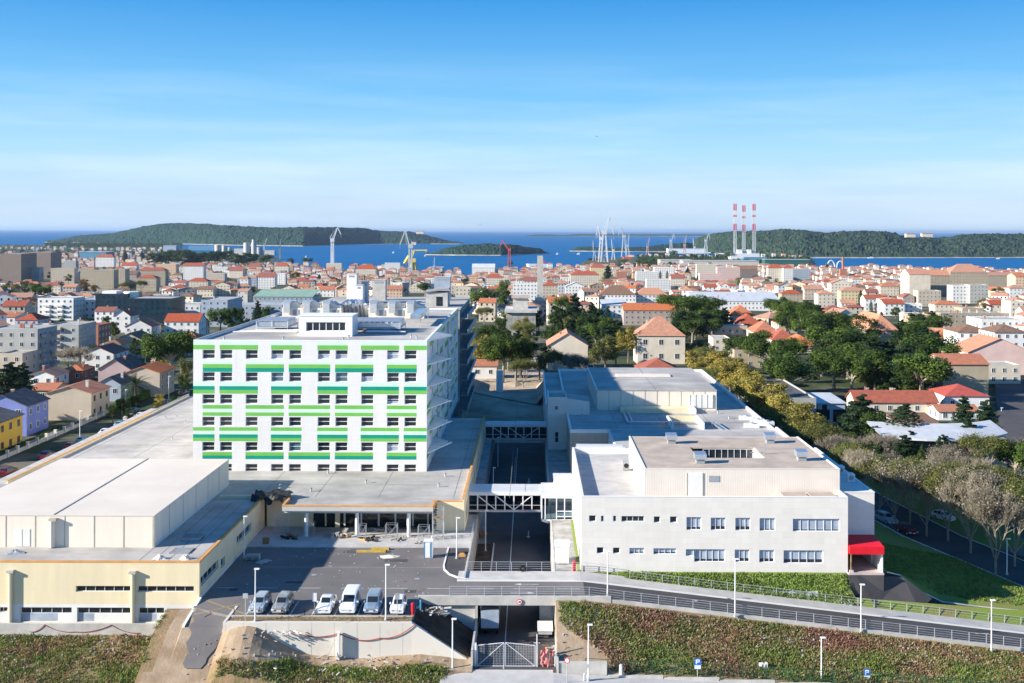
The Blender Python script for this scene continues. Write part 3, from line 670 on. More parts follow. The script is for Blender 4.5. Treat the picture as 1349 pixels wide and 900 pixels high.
for y in (213,221,229): b.bar((X_(549,222),y,zb),(X_(549,222),y,zb+1.5),.1,'steel'); b.bar((X_(560,222),y,zb),(X_(560,222),y,zb+1.5),.1,'steel')
b.build('leg', t)
rg = random.Random(3)
t = thing('pipe_run', 'white insulated pipes running low across the tower roof', 'pipe', (-36,197,zb))
b = MB()
for k in range(5): y = 196+k*1.1; b.tube((-52+k,y,zb+.4),(-41,y,zb+.4),.12,'frame'); b.tube((-29,y+1,zb+.4),(-22-k,y+1,zb+.4),.12,'frame')
b.build('pipe', t)

# ------------------------------------------------------------------ rear ward block with balconies
RX1 = X_(606, 262)
rb = thing('ward_block', 'long dark-sided rear ward block with six tiers of balconies behind the white tower', 'building', (-34,280,0))
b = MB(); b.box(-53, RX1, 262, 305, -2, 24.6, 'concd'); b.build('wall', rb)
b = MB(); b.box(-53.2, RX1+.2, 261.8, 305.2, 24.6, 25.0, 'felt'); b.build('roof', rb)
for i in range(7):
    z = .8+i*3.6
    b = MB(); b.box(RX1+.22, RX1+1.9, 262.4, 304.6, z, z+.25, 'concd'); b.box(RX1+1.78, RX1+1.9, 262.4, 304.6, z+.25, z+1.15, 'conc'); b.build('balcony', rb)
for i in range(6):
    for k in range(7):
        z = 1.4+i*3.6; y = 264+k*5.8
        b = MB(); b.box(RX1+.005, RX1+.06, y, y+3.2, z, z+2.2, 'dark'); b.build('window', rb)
sheds = [((457,470),(362,398),276,'white','square white vent tower on the rear ward block, the taller of a pair'),((470,484),(372,395),280,'blind','square grey-blue vent tower behind the white ones on the rear ward block'),
         ((468.5,478),(377,397),270,'white','short white vent tower in front of the grey-blue one on the rear ward block'),((491,508),(370,392),290,'conc','beige lift tower with a dark slot at the top on the rear ward block'),
         ((572,593),(366,384),290,'blind','wide pale blue tank tower on the rear ward block roof edge')]
for (a,b_),(u,v),Y,m,lab in sheds:
    t = thing('vent_tower', lab, 'vent tower', (X_((a+b_)/2,Y),Y,25), 'shafts on the rear ward block roof')
    b = MB(); b.box(X_(a,Y),X_(b_,Y),Y,Y+3,25.0,Z_(u,Y),m); b.build('wall', t)
    b = MB(); b.box(X_(a,Y)-.08,X_(b_,Y)+.08,Y-.08,Y+3.08,Z_(u,Y),Z_(u,Y)+.15,'conc'); b.box(X_(a,Y)+.5,X_(b_,Y)-.5,Y-.03,Y-.002,Z_(u,Y)-.8,Z_(u,Y)-.3,'stl'); b.build('cap', t)
t = thing('roof_shed', 'beige stone roof shed with lean-to roof and dark opening on the rear ward block', 'shed', (X_(576,268),268,25))
Y = 266; xa, xb = X_(561,Y), X_(590,Y)
b = MB(); b.box(xa,xb,Y,Y+7,25.0,28.4,'conc'); b.build('wall', t)
b = MB(); b.prism([(xa-.3,Y-.4),(xb+.3,Y-.4),(xb+.3,Y+7.3),(xa-.3,Y+7.3)], lambda x,y: 28.41+(x-xa)*.12, lambda x,y: 28.7+(x-xa)*.12, 'concd'); b.build('roof', t)
b = MB(); b.box(xa+2.5,xa+4,Y-.05,Y-.005,25.2,27.4,'dark'); b.build('door', t)

# ------------------------------------------------------------------ low podium round the tower, with entrance canopy
pd = thing('hospital_podium', 'low cream hospital podium with wide grey flat roof and orange parapet trim', 'building', (-40,165,0))
PL, PR, PF, PB = -80.0, -9.45, 160.6, 262.0
ZR, ZP = 4.25, 4.75
b = MB(); b.prism([(PL,171.2),(-45,171.2),(-45,163),(-38.2,163),(-34.6,163),(-34.6,157.1),(-13.6,157.1),(-13.6,PF+.3),(PR-.35,PF+.3),(PR-.35,232),(-16.7,232),(-16.7,PB),(PL,PB)], ZR-.4, ZR, 'felt')
for i in range(9):                      # felt seams and puddle stains
    x = -77+i*9.3+rg.uniform(-1,1)
    if not (-55 < x < -46 and False): b.box(x, x+.07, 172 if x < -45 else 163.5, 180.9 if -54.6 < x < -16.6 else 255, ZR, ZR+.012, 'seam')
for y in (186, 202, 219, 236): b.box(PL+1.5, -54.6, y, y+.07, ZR, ZR+.014, 'seam')
b.box(-45, -12, 171.4, 171.47, ZR, ZR+.012, 'seam')
b.build('roof', pd)
b = MB()
b.box(PR-.35, PR, PF, 232.0, ZP-.12, ZP, 'orange'); b.box(PR-.35, PR-.02, PF+.02, 232.0, ZR-.4, ZP-.12, 'cream')
b.box(-13.4, PR-.36, PF-.02, PF+.32, ZR+.05, ZR+.2, 'orange')
b.build('parapet', pd); b = MB(); b.box(PL-.02, PL+.35, 171.3, 236.0, ZP-.12, ZP, 'orange'); b.box(PL, PL+.33, 171.3, PB, ZR-.4, ZP-.12, 'cream'); b.box(PL, PL+.35, 236.02, PB, ZP-.12, ZP+.02, 'stl')
b.box(PL-3.2, PL-.03, 171.3, 246, 3.6, 3.9, 'conc'); 
b.build('street_parapet', pd); b = MB()
b.box(-34.62, -13.58, 156.6, 156.9, 3.9, 4.55, 'fascia'); b.box(-34.64, -13.56, 156.57, 156.93, 4.55, 4.72, 'orange'); b.box(-34.7, -34.4, 156.94, 161, 3.9, 4.70, 'orange'); b.box(-13.8, -13.5, 156.94, PF, 3.9, 4.70, 'orange')
b.box(-34.4,-13.8,156.95,162.9,3.55,3.84,'fascia')
b.build('canopy_fascia', pd)
def pxh(px0, px1, py0, py1, X0, Y): return (X_(px0,Y)-X0, X_(px1,Y)-X0, Z_(py1,Y), Z_(py0,Y))
b = MB(); b.box(-13.4, PR-.02, PF, PF+.3, -.2, ZR+.05, 'cream')
hs_ = []
for k in range(9):
    for z in (-3.2, .6): hs_.append((3+k*7.6, 8.4+k*7.6, z, z+2.3))
facade(b, (PR,PF,0), *RT, 232-PF, -4.7, ZR-.4, hs_, M['cream'], (), .25)
b.box(-34.4, -13.8, 163.3, 163.5, 0, 3.6, 'dark'); b.box(-38.2, -31.5, 162.8, 163.1, 0, ZR-.4, 'cream'); b.box(PL-.02, PL+.3, 171.3, PB, -.3, ZR-.4, 'cream'); b.box(-45,-38.2,162.6,163.2,4.2,4.6,'cream')
b.box(PR-.3, PR-.02, 232.01, 232.3, -4.7, ZP-.1, 'cream'); b.box(-16.7,PR-.31,232.01,232.3,-4.7,ZR,'cream')
b.build('wall', pd)
for h in hs_: window(pd, (PR,PF,0), *RT, h, 4, 2, .25, 'dark')
for i, px in enumerate((404.5, 471.3, 539.5)):
    x = X_(px, 157.6); b = MB(); b.tube((x,157.8,.1),(x,157.8,3.54),.27,'white',14); b.build('column', pd)
for i, px in enumerate((377, 400, 430, 455, 477, 500, 522, 545, 565)):
    x = X_(px, 163); b = MB(); b.box(x-.12, x+.12, 163.1, 163.28, .14, 3.5, 'cream' if i in (2,) else 'frame'); b.build('glazing_bar', pd)
b = MB(); b.box(X_(475,162), X_(568,162), 162.85, 163.05, 2.35, 3.1, 'rust'); b.box(X_(475,162), X_(568,162), 162.8, 163.08, 2.1, 2.3, 'wood'); b.build('sign_band', pd)
b = MB(); b.box(X_(440,160.5), X_(446,160.5), 162.2, 162.6, .14, 3.5, 'cream'); b.build('column', pd)

# ------------------------------------------------------------------ cream annex with the ivory plant hall on its roof
AX, AY = -38.5, 130.75
ax = thing('hospital_annex', 'cream two-level hospital annex with orange roof trim and white plinth', 'building', (-60,AY,-2.7))
A0 = -100.0
def ah(a, b_, c, d): return (X_(a/2.811,AY)-A0, X_(b_/2.811,AY)-A0, Z_(580+d/2.811,AY), Z_(580+c/2.811,AY))
ahole = [ah(285,494,545,567), ah(513,722,545,567), ah(0,43,625,643), ah(80,270,625,680), ah(290,496,625,680), ah(517,612,625,680), ah(-180,-20,625,680), ah(-190,-10,545,567)]
ahole[3:7] = [(q[0], q[1], max(q[2], -2.6), q[3]) for q in ahole[3:7]]
zpl = Z_(580+613/2.811, AY)
b = MB(); facade(b, (A0,AY,0), *FR, AX-A0, -2.72, 4.3, ahole, M['cream'], [(0, AX-A0, -2.72, zpl, M['creamw'])], .3)
def ar(px, pyt, pyb): Y = AX*F/(px-PX); return Y
rh = [(.5, 7.9, 1.35, 2.45), (9.0, 10.9, .9, 2.0), (16.6, 24.2, 1.7, 2.8)]
facade(b, (AX,AY,0), *RT, 162.9-AY, -.3, 4.3, rh, M['cream'], [(0, 40, -.3, .3, M['creamw'])], .3)
b.build('wall', ax)
b = MB(); b.box(A0, AX-.35, AY+.35, 171.0, 3.9, 4.2, 'felt')
for i in range(5): b.box(-46+i*1.7, -45.93+i*1.7, 131.5, 160, 4.2, 4.212, 'seam')
b.build('roof', ax)
b = MB(); b.box(A0, AX+.03, AY-.03, AY+.35, 4.3, 4.48, 'orange'); b.box(AX-.35, AX+.03, AY+.36, 162.9, 4.3, 4.48, 'orange'); b.box(AX-.34,AX-.3,AY+.35,162.9,4.0,4.3,'cream'); b.build('parapet', ax)
for i, h in enumerate(ahole):
    if i in (0,1,7): window(ax, (A0,AY,0), *FR, h, 6, 1, .3, 'dark', 'frame')
    elif i == 2: window(ax, (A0,AY,0), *FR, h, 3, 1, .3, 'dark')
    else: 
        window(ax, (A0,AY,0), *FR, (h[0],h[1],h[3]-.75,h[3]), 5 if i != 5 else 3, 1, .3, 'dark')
        d = MB(); cut = h[0]+(h[1]-h[0])*(.72 if i == 3 else .3 if i == 4 else .7)
        d.box(A0+h[0], A0+cut, AY+.22, AY+.3, -2.7, h[3]-.75, 'blind'); d.box(A0+cut, A0+h[1], AY+.2, AY+.3, -2.7, h[3]-.75, 'creamw'); d.build('door', ax)
for h in rh: window(ax, (AX,AY,0), *RT, h, 4 if h[1]-h[0] > 3 else 1, 1, .3, 'dark')
for a, t_, bm in ((46,495,680),(498,497,680)):
    x = X_(a/2.811, AY); b = MB(); b.tube((x,AY-.22,Z_(580+t_/2.811,AY)),(x,AY-.22,-2.6),.24,'cream',10); b.box(x-.4,x+.4,AY-.5,AY-.01,Z_(580+t_/2.811,AY),Z_(580+t_/2.811,AY)+.3,'conc'); b.build('flue', ax)
b = MB(); b.prism([(AX-.02,124.3),(AX+.28,124.3),(AX+.28,AY-.05),(AX-.02,AY-.05)], -4.2, lambda x,y: interp(y,[124.3,AY],[-.75,.35]), 'creamw'); b.build('ramp_wall', ax)
b = MB(); b.box(X_(625/2.811,AY), AX-.6, AY-.3, AY-.02, -2.7, Z_(580+628/2.811,AY), 'soil'); b.build('shutter', ax)
# plant hall
bx = thing('plant_hall', 'large ivory sheet-metal plant hall standing on the cream annex roof', 'plant hall', (-58,137.4,4.2))
BX0, BX1, BY0, BY1, BZ0, BZ1 = -71.5, -46.0, 137.4, 171.2, 4.2, 8.05
b = MB(); b.box(BX0, BX1, BY0, BY1, BZ0, BZ1, 'box'); b.box(BX1,BX1+.06,BY0,BY1,BZ0,BZ0+.3,'creamw')
b.build('wall', bx)
b = MB(); b.box(BX0-.06, BX1+.06, BY0-.06, BY1+.06, BZ1+.002, BZ1+.1, 'boxroof')
b.box(-58.4, -58.25, BY0, BY1, BZ1+.1, BZ1+.17, 'joint'); b.build('roof', bx)
b = MB()
for k in range(-2, 6):
    x = X_((570-k*109)/2.811, BY0)
    if x < BX1-.1: b = MB(); b.box(x-.06, x+.06, BY0-.03, BY0-.001, BZ0, BZ1, 'joint'); b.build('joint_strip', bx)
for k in range(1, 6): y = BY0+k*5.7; b = MB(); b.box(BX1+.001, BX1+.035, y-.06, y+.06, BZ0, BZ1, 'joint'); b.build('joint_strip', bx)
b = MB()
b.box(BX1-.09,BX1+.03,BY0-.03,BY0+.08,BZ0,BZ1,'joint'); b.build('trim', bx)
d0 = X_(57/2.811,BY0); d1 = X_(115/2.811,BY0); b = MB(); b.box(d0,d1,BY0-.05,BY0-.002,BZ0+.1,Z_(580+335/2.811,BY0),'creamw'); b.box((d0+d1)/2-.03,(d0+d1)/2+.03,BY0-.07,BY0-.051,BZ0+.1,Z_(580+335/2.811,BY0),'joint'); b.build('door', bx)
x = X_(199/2.811,BY0); b = MB(); b.tube((x,BY0-.35,BZ0+.1),(x,BY0-.35,Z_(580+302/2.811,BY0)),.28,'box',12); b.box(x-.3,x+.6,BY0-.6,BY0-.05,Z_(580+302/2.811,BY0),Z_(580+297/2.811,BY0)+.15,'joint'); b.build('flue', bx)
# small clutter on the annex roof
for i, (px, py, lab) in enumerate(((255,712,'grey wire crate lying on the annex roof, the larger one'),(241,728,'flat grey timber frame lying on the annex roof nearest the wall'))):
    q = P(px,py,4.2); t = thing('crate', lab, 'crate', q); b = MB()
    for k in range(5): b.box(q[0]-1.2, q[0]+1.2, q[1]-1+k*.5, q[1]-.85+k*.5, 4.22, 4.34+.3*(1-i), 'stl')
    b.box(q[0]-1.2,q[0]-1.05,q[1]-1,q[1]+1.1,4.22,4.3,'wood'); b.box(q[0]+1.05,q[0]+1.2,q[1]-1,q[1]+1.1,4.22,4.3,'wood'); b.build('slat', t)
def heap(name, lab, cat, x, y, z, rx, ry, h, m, n=26, seed=1, kind=None):
    g = random.Random(seed); mb = MB(); rr, sg = 5, 16; mb.v.append((x,y,z+h)); mb.mats = [M[m]]
    for i in range(1, rr+1):
        for j in range(sg):
            a = 2*math.pi*j/sg; q = i/rr; k = 1+g.uniform(-.22,.22)
            mb.v.append((x+rx*q*k*math.cos(a), y+ry*q*k*math.sin(a), z+h*(math.cos(q*math.pi)+1)/2*(1+g.uniform(-.25,.25)) - (.05 if i == rr else 0)))
    for j in range(sg): mb.f.append((0, 1+j, 1+(j+1)%sg)); mb.m.append(0)
    for i in range(rr-1):
        for j in range(sg): a = 1+i*sg; mb.f.append((a+j, a+sg+j, a+sg+(j+1)%sg, a+(j+1)%sg)); mb.m.append(0)
    o = mb.build(name, None, loc=(x,y,z)); tag(o, lab, cat)
    if kind: o['kind'] = kind
    return o
q = P(212,738,4.2); heap('sand_heap','small pale sand heap on the annex roof, left of two','heap',q[0],q[1],4.2,.9,.7,.5,'box',seed=2)
q = P(246,738,4.2); heap('sand_heap','small pale sand heap on the annex roof, right of two near the corner','heap',q[0],q[1],4.2,.8,.7,.5,'box',seed=3)
q = P(10,731,4.2); heap('scrap_heap','dark heap of scrap on the annex roof at the photo edge','heap',q[0]+1,q[1],4.2,1.6,.8,.4,'stl',seed=4)
# tarpaulin draped over the corner beside the canopy
mb = MB(); mb.mats = [M['tarp']]; g = random.Random(5); nx_, ny_ = 14, 10
for i in range(nx_):
    for j in range(ny_):
        mb.v.append((-40+i*.42, 160.6+j*.38, 4.95+.5*math.sin(i*.7+j)*.5+g.uniform(-.12,.12) - (1.1 if j == 0 else .4 if j == 1 else 0)*(.6+.4*math.sin(i*1.3))))
for i in range(nx_-1):
    for j in range(ny_-1): a = i*ny_+j; mb.f.append((a, a+ny_, a+ny_+1, a+1)); mb.m.append(0)
tag(mb.build('tarpaulin', None, loc=(-38,160.6,4.6)), 'crumpled black tarpaulin draped over the roof corner left of the entrance canopy', 'tarpaulin')

# ------------------------------------------------------------------ right building: pale stone front block
FX0, FX1, FY, FZ1, FYB = 6.45, 40.25, 142.4, 9.4, 174.5
fb = thing('clinic_building', 'pale stone clad clinic block with two rows of windows above the ramp', 'building', (23,FY,-1))
def fh(a, b_, c, d): return (X_(700+a/2.811,FY)-FX0, X_(700+b_/2.811,FY)-FX0, Z_(460+d/2.811,FY), Z_(460+c/2.811,FY))
up = [(217,243,615,638),(261,272,616,638),(306,318,616,638),(337,422,617,638),(457,481,618,641),(517,543,618,641),(578,633,620,668),(668,723,622,668),(759,815,622,669),(849,907,623,670),(972,1146,625,672)]
lo = [(246,272,733,756),(306,332,734,756),(367,422,735,757),(456,541,736,758),(607,721,739,786),(757,812,740,786),(848,904,741,787),(938,1084,742,790)]
ncol = {85:4, 55:3, 56:3, 58:3, 174:6, 114:5, 146:5, 24:1, 26:1, 11:1, 12:1}
fhs = [(fh(*q), q) for q in up+lo]; extra = fh(576,607,739,764)
b = MB(); facade(b, (FX0,FY,0), *FR, FX1-FX0, -1.6, FZ1, [h for h,_ in fhs]+[extra], M['stone'], [(0,FX1-FX0,-1.6,-.75,M['conc'])], .24, M['frame'])
b.box(FX0, FX0+.3, FY+.01, FYB, -4.6, FZ1, 'white'); b.box(FX0+.31, FX1-.3, FYB-.3, FYB, 0, FZ1, 'white'); b.box(FX1-.3, FX1, FY+.01, FYB, -2, FZ1, 'stone')
b.build('wall', fb)
b = MB(); b.box(FX0, FX1, FY-.04, FY+.32, FZ1, FZ1+.08, 'white'); b.box(FX0-.03, FX0+.33, FY+.33, FYB, FZ1, FZ1+.08, 'white'); b.box(FX1-.3,FX1+.02,FY+.33,FYB,FZ1,FZ1+.08,'white'); b.box(FX0+.34,14.7,FYB-.3,FYB,FZ1,FZ1+.08,'white'); b.build('parapet', fb)
b = MB(); b.box(FX0+.31, FX1-.31, FY+.33, FYB-.31, FZ1-1.2, FZ1-.85, 'walk'); b.build('roof', fb)
for i, (h, q) in enumerate(fhs):
    wd = q[1]-q[0]; n = 4 if wd == 85 else 3 if 50 < wd < 60 else 6 if wd == 174 else 5 if wd > 100 else 1
    window(fb, (FX0,FY,0), *FR, h, n, 1, .24, 'blind' if wd > 50 and i not in (3,) else 'dark', 'frame', lower=(rnd.choice([.12,.2,.28]), M['dark']) if wd > 50 else None)
window(fb, (FX0,FY,0), *FR, extra, 1, 1, .24, 'blind')
# brown roofed hall on the block
pt = thing('roof_hall', 'ribbed cream roof hall with taupe flat roof and sunken window slot on the clinic block', 'roof hall', (27,146,8.5))
HX0, HX1, HY0, HY1, HZ0, HZ1 = 14.8, 40.2, 146.0, 169.0, 8.4, 12.2
sx0, sx1, sy0, sy1 = X_(911,160), X_(996,160), P(910,602,12.2)[1], P(910,588,12.2)[1]
b = MB(); b.box(HX0,HX1,HY0,HY0+.2,HZ0,HZ1,'ribw'); b.box(HX0,HX0+.2,HY0+.21,HY1,HZ0,HZ1,'ribw'); b.box(HX1-.2,HX1,HY0+.21,HY1,HZ0,HZ1,'ribw'); b.box(HX0+.21,HX1-.21,HY1-.2,HY1,HZ0,HZ1,'ribw')
b.box(sx0,sx0+.1,sy0,sy1,HZ1-2,HZ1-.2,'white'); b.box(sx1-.1,sx1,sy0,sy1,HZ1-2,HZ1-.2,'white')
b.build('wall', pt)
b = MB(); zt0, zt1 = HZ1-.25, HZ1
for q in ((HX0+.2,HX1-.2,HY0+.2,sy0),(HX0+.2,HX1-.2,sy1,HY1-.2),(HX0+.2,sx0,sy0+.003,sy1-.003),(sx1,HX1-.2,sy0+.003,sy1-.003)): b.box(*q, zt0, zt1-.04, 'brown')
b.box(sx0,sx1,sy0,sy1,HZ1-2.1,HZ1-2,'stl')
b.build('roof', pt)
b = MB(); b.box(HX0-.04,HX1+.04,HY0-.04,HY0+.2,HZ1,HZ1+.07,'box'); b.box(HX0-.04,HX0+.2,HY0+.21,HY1,HZ1,HZ1+.07,'white'); b.box(HX1-.2,HX1+.04,HY0+.21,HY1,HZ1,HZ1+.07,'white'); b.build('trim', pt)
h = (0, (sx1-sx0)*.78, HZ1-1.75, HZ1-.25); window(pt, (sx0+(sx1-sx0)*.2,sy1-.3,0), *FR, h, 8, 1, .1, 'dark')
def hf(a, b_, c, d): return X_(700+a/2.811,HY0), X_(700+b_/2.811,HY0), Z_(460+d/2.811,HY0), Z_(460+c/2.811,HY0)
a = hf(580,636,456,542); b = MB(); b.box(a[0],a[1],HY0-.06,HY0-.01,HZ0,a[3],'creamw'); b.box(a[0]-.08,a[0],HY0-.09,HY0-.01,HZ0,a[3],'joint'); b.box(a[1],a[1]+.08,HY0-.09,HY0-.01,HZ0,a[3],'joint'); b.build('door', pt)
a = hf(660,699,467,489); b = MB(); b.box(a[0],a[1],HY0-.05,HY0-.01,a[2],a[3],'stl'); b.build('vent_grille', pt)
for i, (px, py, lab) in enumerate(((886,584,'silver box ventilator at the back left of the taupe roof'),(1016,583,'silver box ventilator at the back right of the taupe roof'),(924,610,'silver box ventilator in front of the sunken roof windows'),(1058,606,'silver box ventilator at the right of the taupe roof'))):
    q = P(px, py, 12.2); t = thing('roof_ventilator', lab, 'ventilator', q, 'box ventilators on the taupe roof')
    b = MB(); b.box(q[0]-.55,q[0]+.55,q[1],q[1]+1.1,12.18,12.75,'stl'); b.build('base', t)
    b = MB(); b.prism([(q[0]-.78,q[1]-.2),(q[0]+.78,q[1]-.2),(q[0]+.78,q[1]+1.3),(q[0]-.78,q[1]+1.3)], 12.75, lambda x,y: 13.45+(y-q[1])*.12, 'silver'); b.build('cowl', t)
q = P(1008,597,12.2); t = thing('roof_pipe', 'thin bent silver pipe on the taupe roof beside the sunken windows', 'pipe', q); b = MB(); b.tube(q,(q[0],q[1],13.6),.09,'silver'); b.tube((q[0],q[1],12.4),(q[0]-2,q[1],12.4),.06,'silver'); b.build('pipe', t)
q = P(826,620,8.55); t = thing('air_conditioner', 'grey air conditioner unit on the small roof terrace beside the ribbed hall', 'air conditioner', q)
b = MB(); b.box(q[0]-.45,q[0]+.45,q[1],q[1]+.8,8.6,9.9,'stl'); b.build('casing', t); b = MB(); b.tube((q[0],q[1]-.02,9.3),(q[0],q[1]-.06,9.3),.33,'black',16); b.build('fan', t)
for i, px in enumerate((1052,1088)):
    q = P(px,654,9.4); t = thing('roof_dome', ('left' if i == 0 else 'right')+' of two low taupe roof covers behind the clinic parapet', 'roof cover', (q[0],144.5,8.55)); b = MB()
    b.prism([(q[0]-1.6,143.2),(q[0]+1.6,143.2),(q[0]+1.6,145.6),(q[0]-1.6,145.6)],8.56,lambda x,y: 9.75-abs(x-q[0])*.25,'brown'); b.build('cover', t)
# side wing with the red awning
sw = thing('entrance_wing', 'narrow pale wing right of the clinic block with a porch below', 'building', (42.6,146,-1))
b = MB(); b.box(40.27,44.7,146,176,2.55,9.2,'stone'); b.box(40.27,40.6,146,150,-2.3,2.54,'stone'); b.box(44.3,44.7,146,176,-2.3,2.54,'stone'); b.box(40.61,44.29,150,150.3,-2.3,2.54,'concd'); b.build('wall', sw)
b = MB(); b.box(40.3,44.75,145.95,146.3,9.2,9.28,'white'); b.box(44.45,44.75,146.3,176,9.2,9.28,'white'); b.build('parapet', sw)
b = MB(); b.box(41.2,43.6,149.9,149.98,-1,1.6,'dark'); b.box(42.36,42.44,149.86,149.9,-1,1.6,'frame'); b.build('door', sw)
b = MB(); b.box(40.27,44.72,141.95,150,-.28,-.06,'pinkp'); b.build('step', sw); b = MB(); b.box(40.3,44.7,142.0,150,-4,-.281,'asph'); b.poly([(41.2,141.9,-.3),(47.6,143.2,-.9),(51.0,142.6,-3.4),(49.0,141.25,-4.55),(43.4,141.15,-3.95)],'asph'); b.build('driveway_apron', sw)
aw = thing('awning', 'bright red ribbed awning over the clinic entrance porch', 'awning', (43,144,2))
b = MB(); zt, ze = 3.75, 3.3; xa, xb, ya, yb = 40.35, 44.7, 141.9, 145.98
A_ = [(xa,yb,zt),(44.6,yb,zt),(xb,ya,ze),(xa,ya,ze)]; b.poly(A_, 'awning'); b.poly([(xa,ya,ze),(xb,ya,ze),(xb,ya,ze-.95),(xa,ya,ze-.95)], 'red'); b.poly([(xb,ya,ze),(44.6,yb,zt),(44.75,yb,ze-.95),(xb,ya,ze-.95)], 'red'); b.poly([(xa,ya,ze),(xa,yb,zt),(xa,yb,ze-.95),(xa,ya,ze-.95)],'red')
b.build('canopy', aw)
b = MB(); b.tube((40.7,142.5,.2),(40.7,142.5,ze-.1),.09,'wood'); b.build('post', aw); b = MB(); b.box(40.45,40.95,142.25,142.7,-.07,.22,'conc'); b.build('base', aw)
b = MB(); b.box(44.45,44.68,142.3,145.97,-.07,2.3,'white'); b.build('side_wall', aw)
for y, lab in ((152,'grey condenser unit on the narrow wing roof, nearer of two'),(157,'grey condenser unit on the narrow wing roof, farther of two')):
    t = thing('air_conditioner', lab, 'air conditioner', (43.3,y,9.2)); b = MB(); b.box(42.9,43.9,y,y+1.2,9.22,10.3,'frame'); b.build('casing', t); b = MB(); b.tube((43.4,y-.01,9.8),(43.4,y-.05,9.8),.35,'stl',14); b.build('fan', t)

# ------------------------------------------------------------------ middle and rear of the right building
mdk = thing('treatment_block', 'wide low treatment block with pale flat roof and raised ivory hall behind the clinic', 'building', (26,203,0))
MZ, MX0, MX1, MY0, MY1 = 6.65, 7.1, 44.5, 203.0, 292.0
b = MB(); b.box(MX0,MX1,MY0,MY1,-4.6,MZ-.1,'ashlar'); b.box(14,44.5,174.6,202.9,-3,7.2,'white'); b.build('wall', mdk)
b = MB(); b.box(MX0+.35,MX1-.35,MY0+.35,MY1-.35,MZ-.1,MZ,'felt'); b.box(14.3,44.2,175,202.6,7.2,7.3,'felt')
for i in range(4): b.box(8,44,214+i*19,214.1+i*19,MZ,MZ+.012,'seam')
for x in (16,25,34): b.box(x,x+.08,204,291,MZ,MZ+.014,'seam')
b.build('roof', mdk)
b = MB()
for q in ((MX0-.02,MX1+.02,MY0-.02,MY0+.35),(MX0-.02,MX0+.35,MY0+.36,MY1),(MX1-.35,MX1+.02,MY0+.36,MY1),(MX0+.36,MX1-.36,MY1-.35,MY1)): b.box(*q,MZ-.1,MZ+.55,'white')
b.box(44.2,44.55,175,202.97,7.2,7.8,'white')
b.build('parapet', mdk)
hb = thing('upper_hall', 'raised ivory hall with pale grey roof on the treatment block roof', 'hall', (25,228.6,MZ))
b = MB(); b.box(13.4,37.8,228.6,266,MZ,10.6,'box'); b.build('wall', hb)
b = MB(); b.box(13.3,37.9,228.5,266.1,10.602,10.75,'felt'); b.box(25.4,25.5,228.6,266,10.75,10.765,'seam'); b.box(13.4,37.8,245,245.1,10.75,10.765,'seam'); b.box(19,31,249.5,252.5,10.75,11.05,'box'); b.box(13.3,13.55,228.5,266.1,10.752,10.95,'white'); b.build('roof', hb)
b = MB()
for i in range(10): b = MB(); b.box(13.4+i*2.44,13.5+i*2.44,228.56,228.599,MZ,10.6,'joint'); b.build('joint_strip', hb)
b = MB(); b.box(32.4,37,228.45,228.59,MZ+.5,9.9,'creamw'); 
for i in range(5): b.box(32.4+i*1.15-.04,32.4+i*1.15+.04,228.4,228.45,MZ+.5,9.9,'joint')
b.build('louvre', hb)
b = MB(); b.box(18,32,224.6,228.4,MZ+.01,MZ+.9,'cream'); b.box(31.8,33,223.8,228.4,MZ+.012,MZ+1.0,'white'); b.build('lightwell', hb)
st = thing('stair_tower', 'tall pale stair tower beside the sunken road where the rear footbridge lands', 'tower', (5,222,-4.6))
hsx = [(1.4,2.1,Z_(608,222),Z_(594,222)), (1.4,2.1,Z_(583,222),Z_(569,222)), (1.3,2.0,Z_(540,222),Z_(535,222))]
b = MB(); facade(b,(3.4,222,0),*FR,3.75,-4.7,10.1,hsx,M['stone'],(),.2); b.box(3.4,3.6,222.01,232,-4.7,10.1,'stone'); b.box(6.95,7.15,222.01,232,MZ-4,10.1,'stone'); b.box(3.6,6.95,231.8,232,-4.7,10.1,'stone')
b.prism([(7.16,222),(11.6,222),(11.6,229),(7.16,229)],MZ+.02,lambda x,y: 10.0-max(0,x-10.3)*.5,'stone','felt'); b.build('wall', st)
b = MB(); b.box(3.7,6.9,222.2,231.7,9.3,9.5,'felt'); b.build('roof', st)
b = MB(); b.box(3.35,7.2,221.95,222.2,10.1,10.18,'white'); b.box(3.35,3.62,222.21,232,10.1,10.18,'white'); b.build('parapet', st)
for h in hsx: window(st,(3.4,222,0),*FR,h,1,2,.2,'dark')
lw = thing('low_wing', 'low flat wing along the far side of the treatment block', 'building', (5,236,-3)); b = MB(); b.box(3.2,7.05,236,292,-4.6,6.2,'white'); b.build('wall', lw); b = MB(); b.box(3.5,6.9,236.3,291.7,6.2,6.3,'felt'); b.build('roof', lw)
b = MB(); b.box(3.15,3.45,236,292,6.2,6.7,'white'); b.box(3.46,7.05,236,236.3,6.2,6.7,'white'); b.build('parapet', lw)
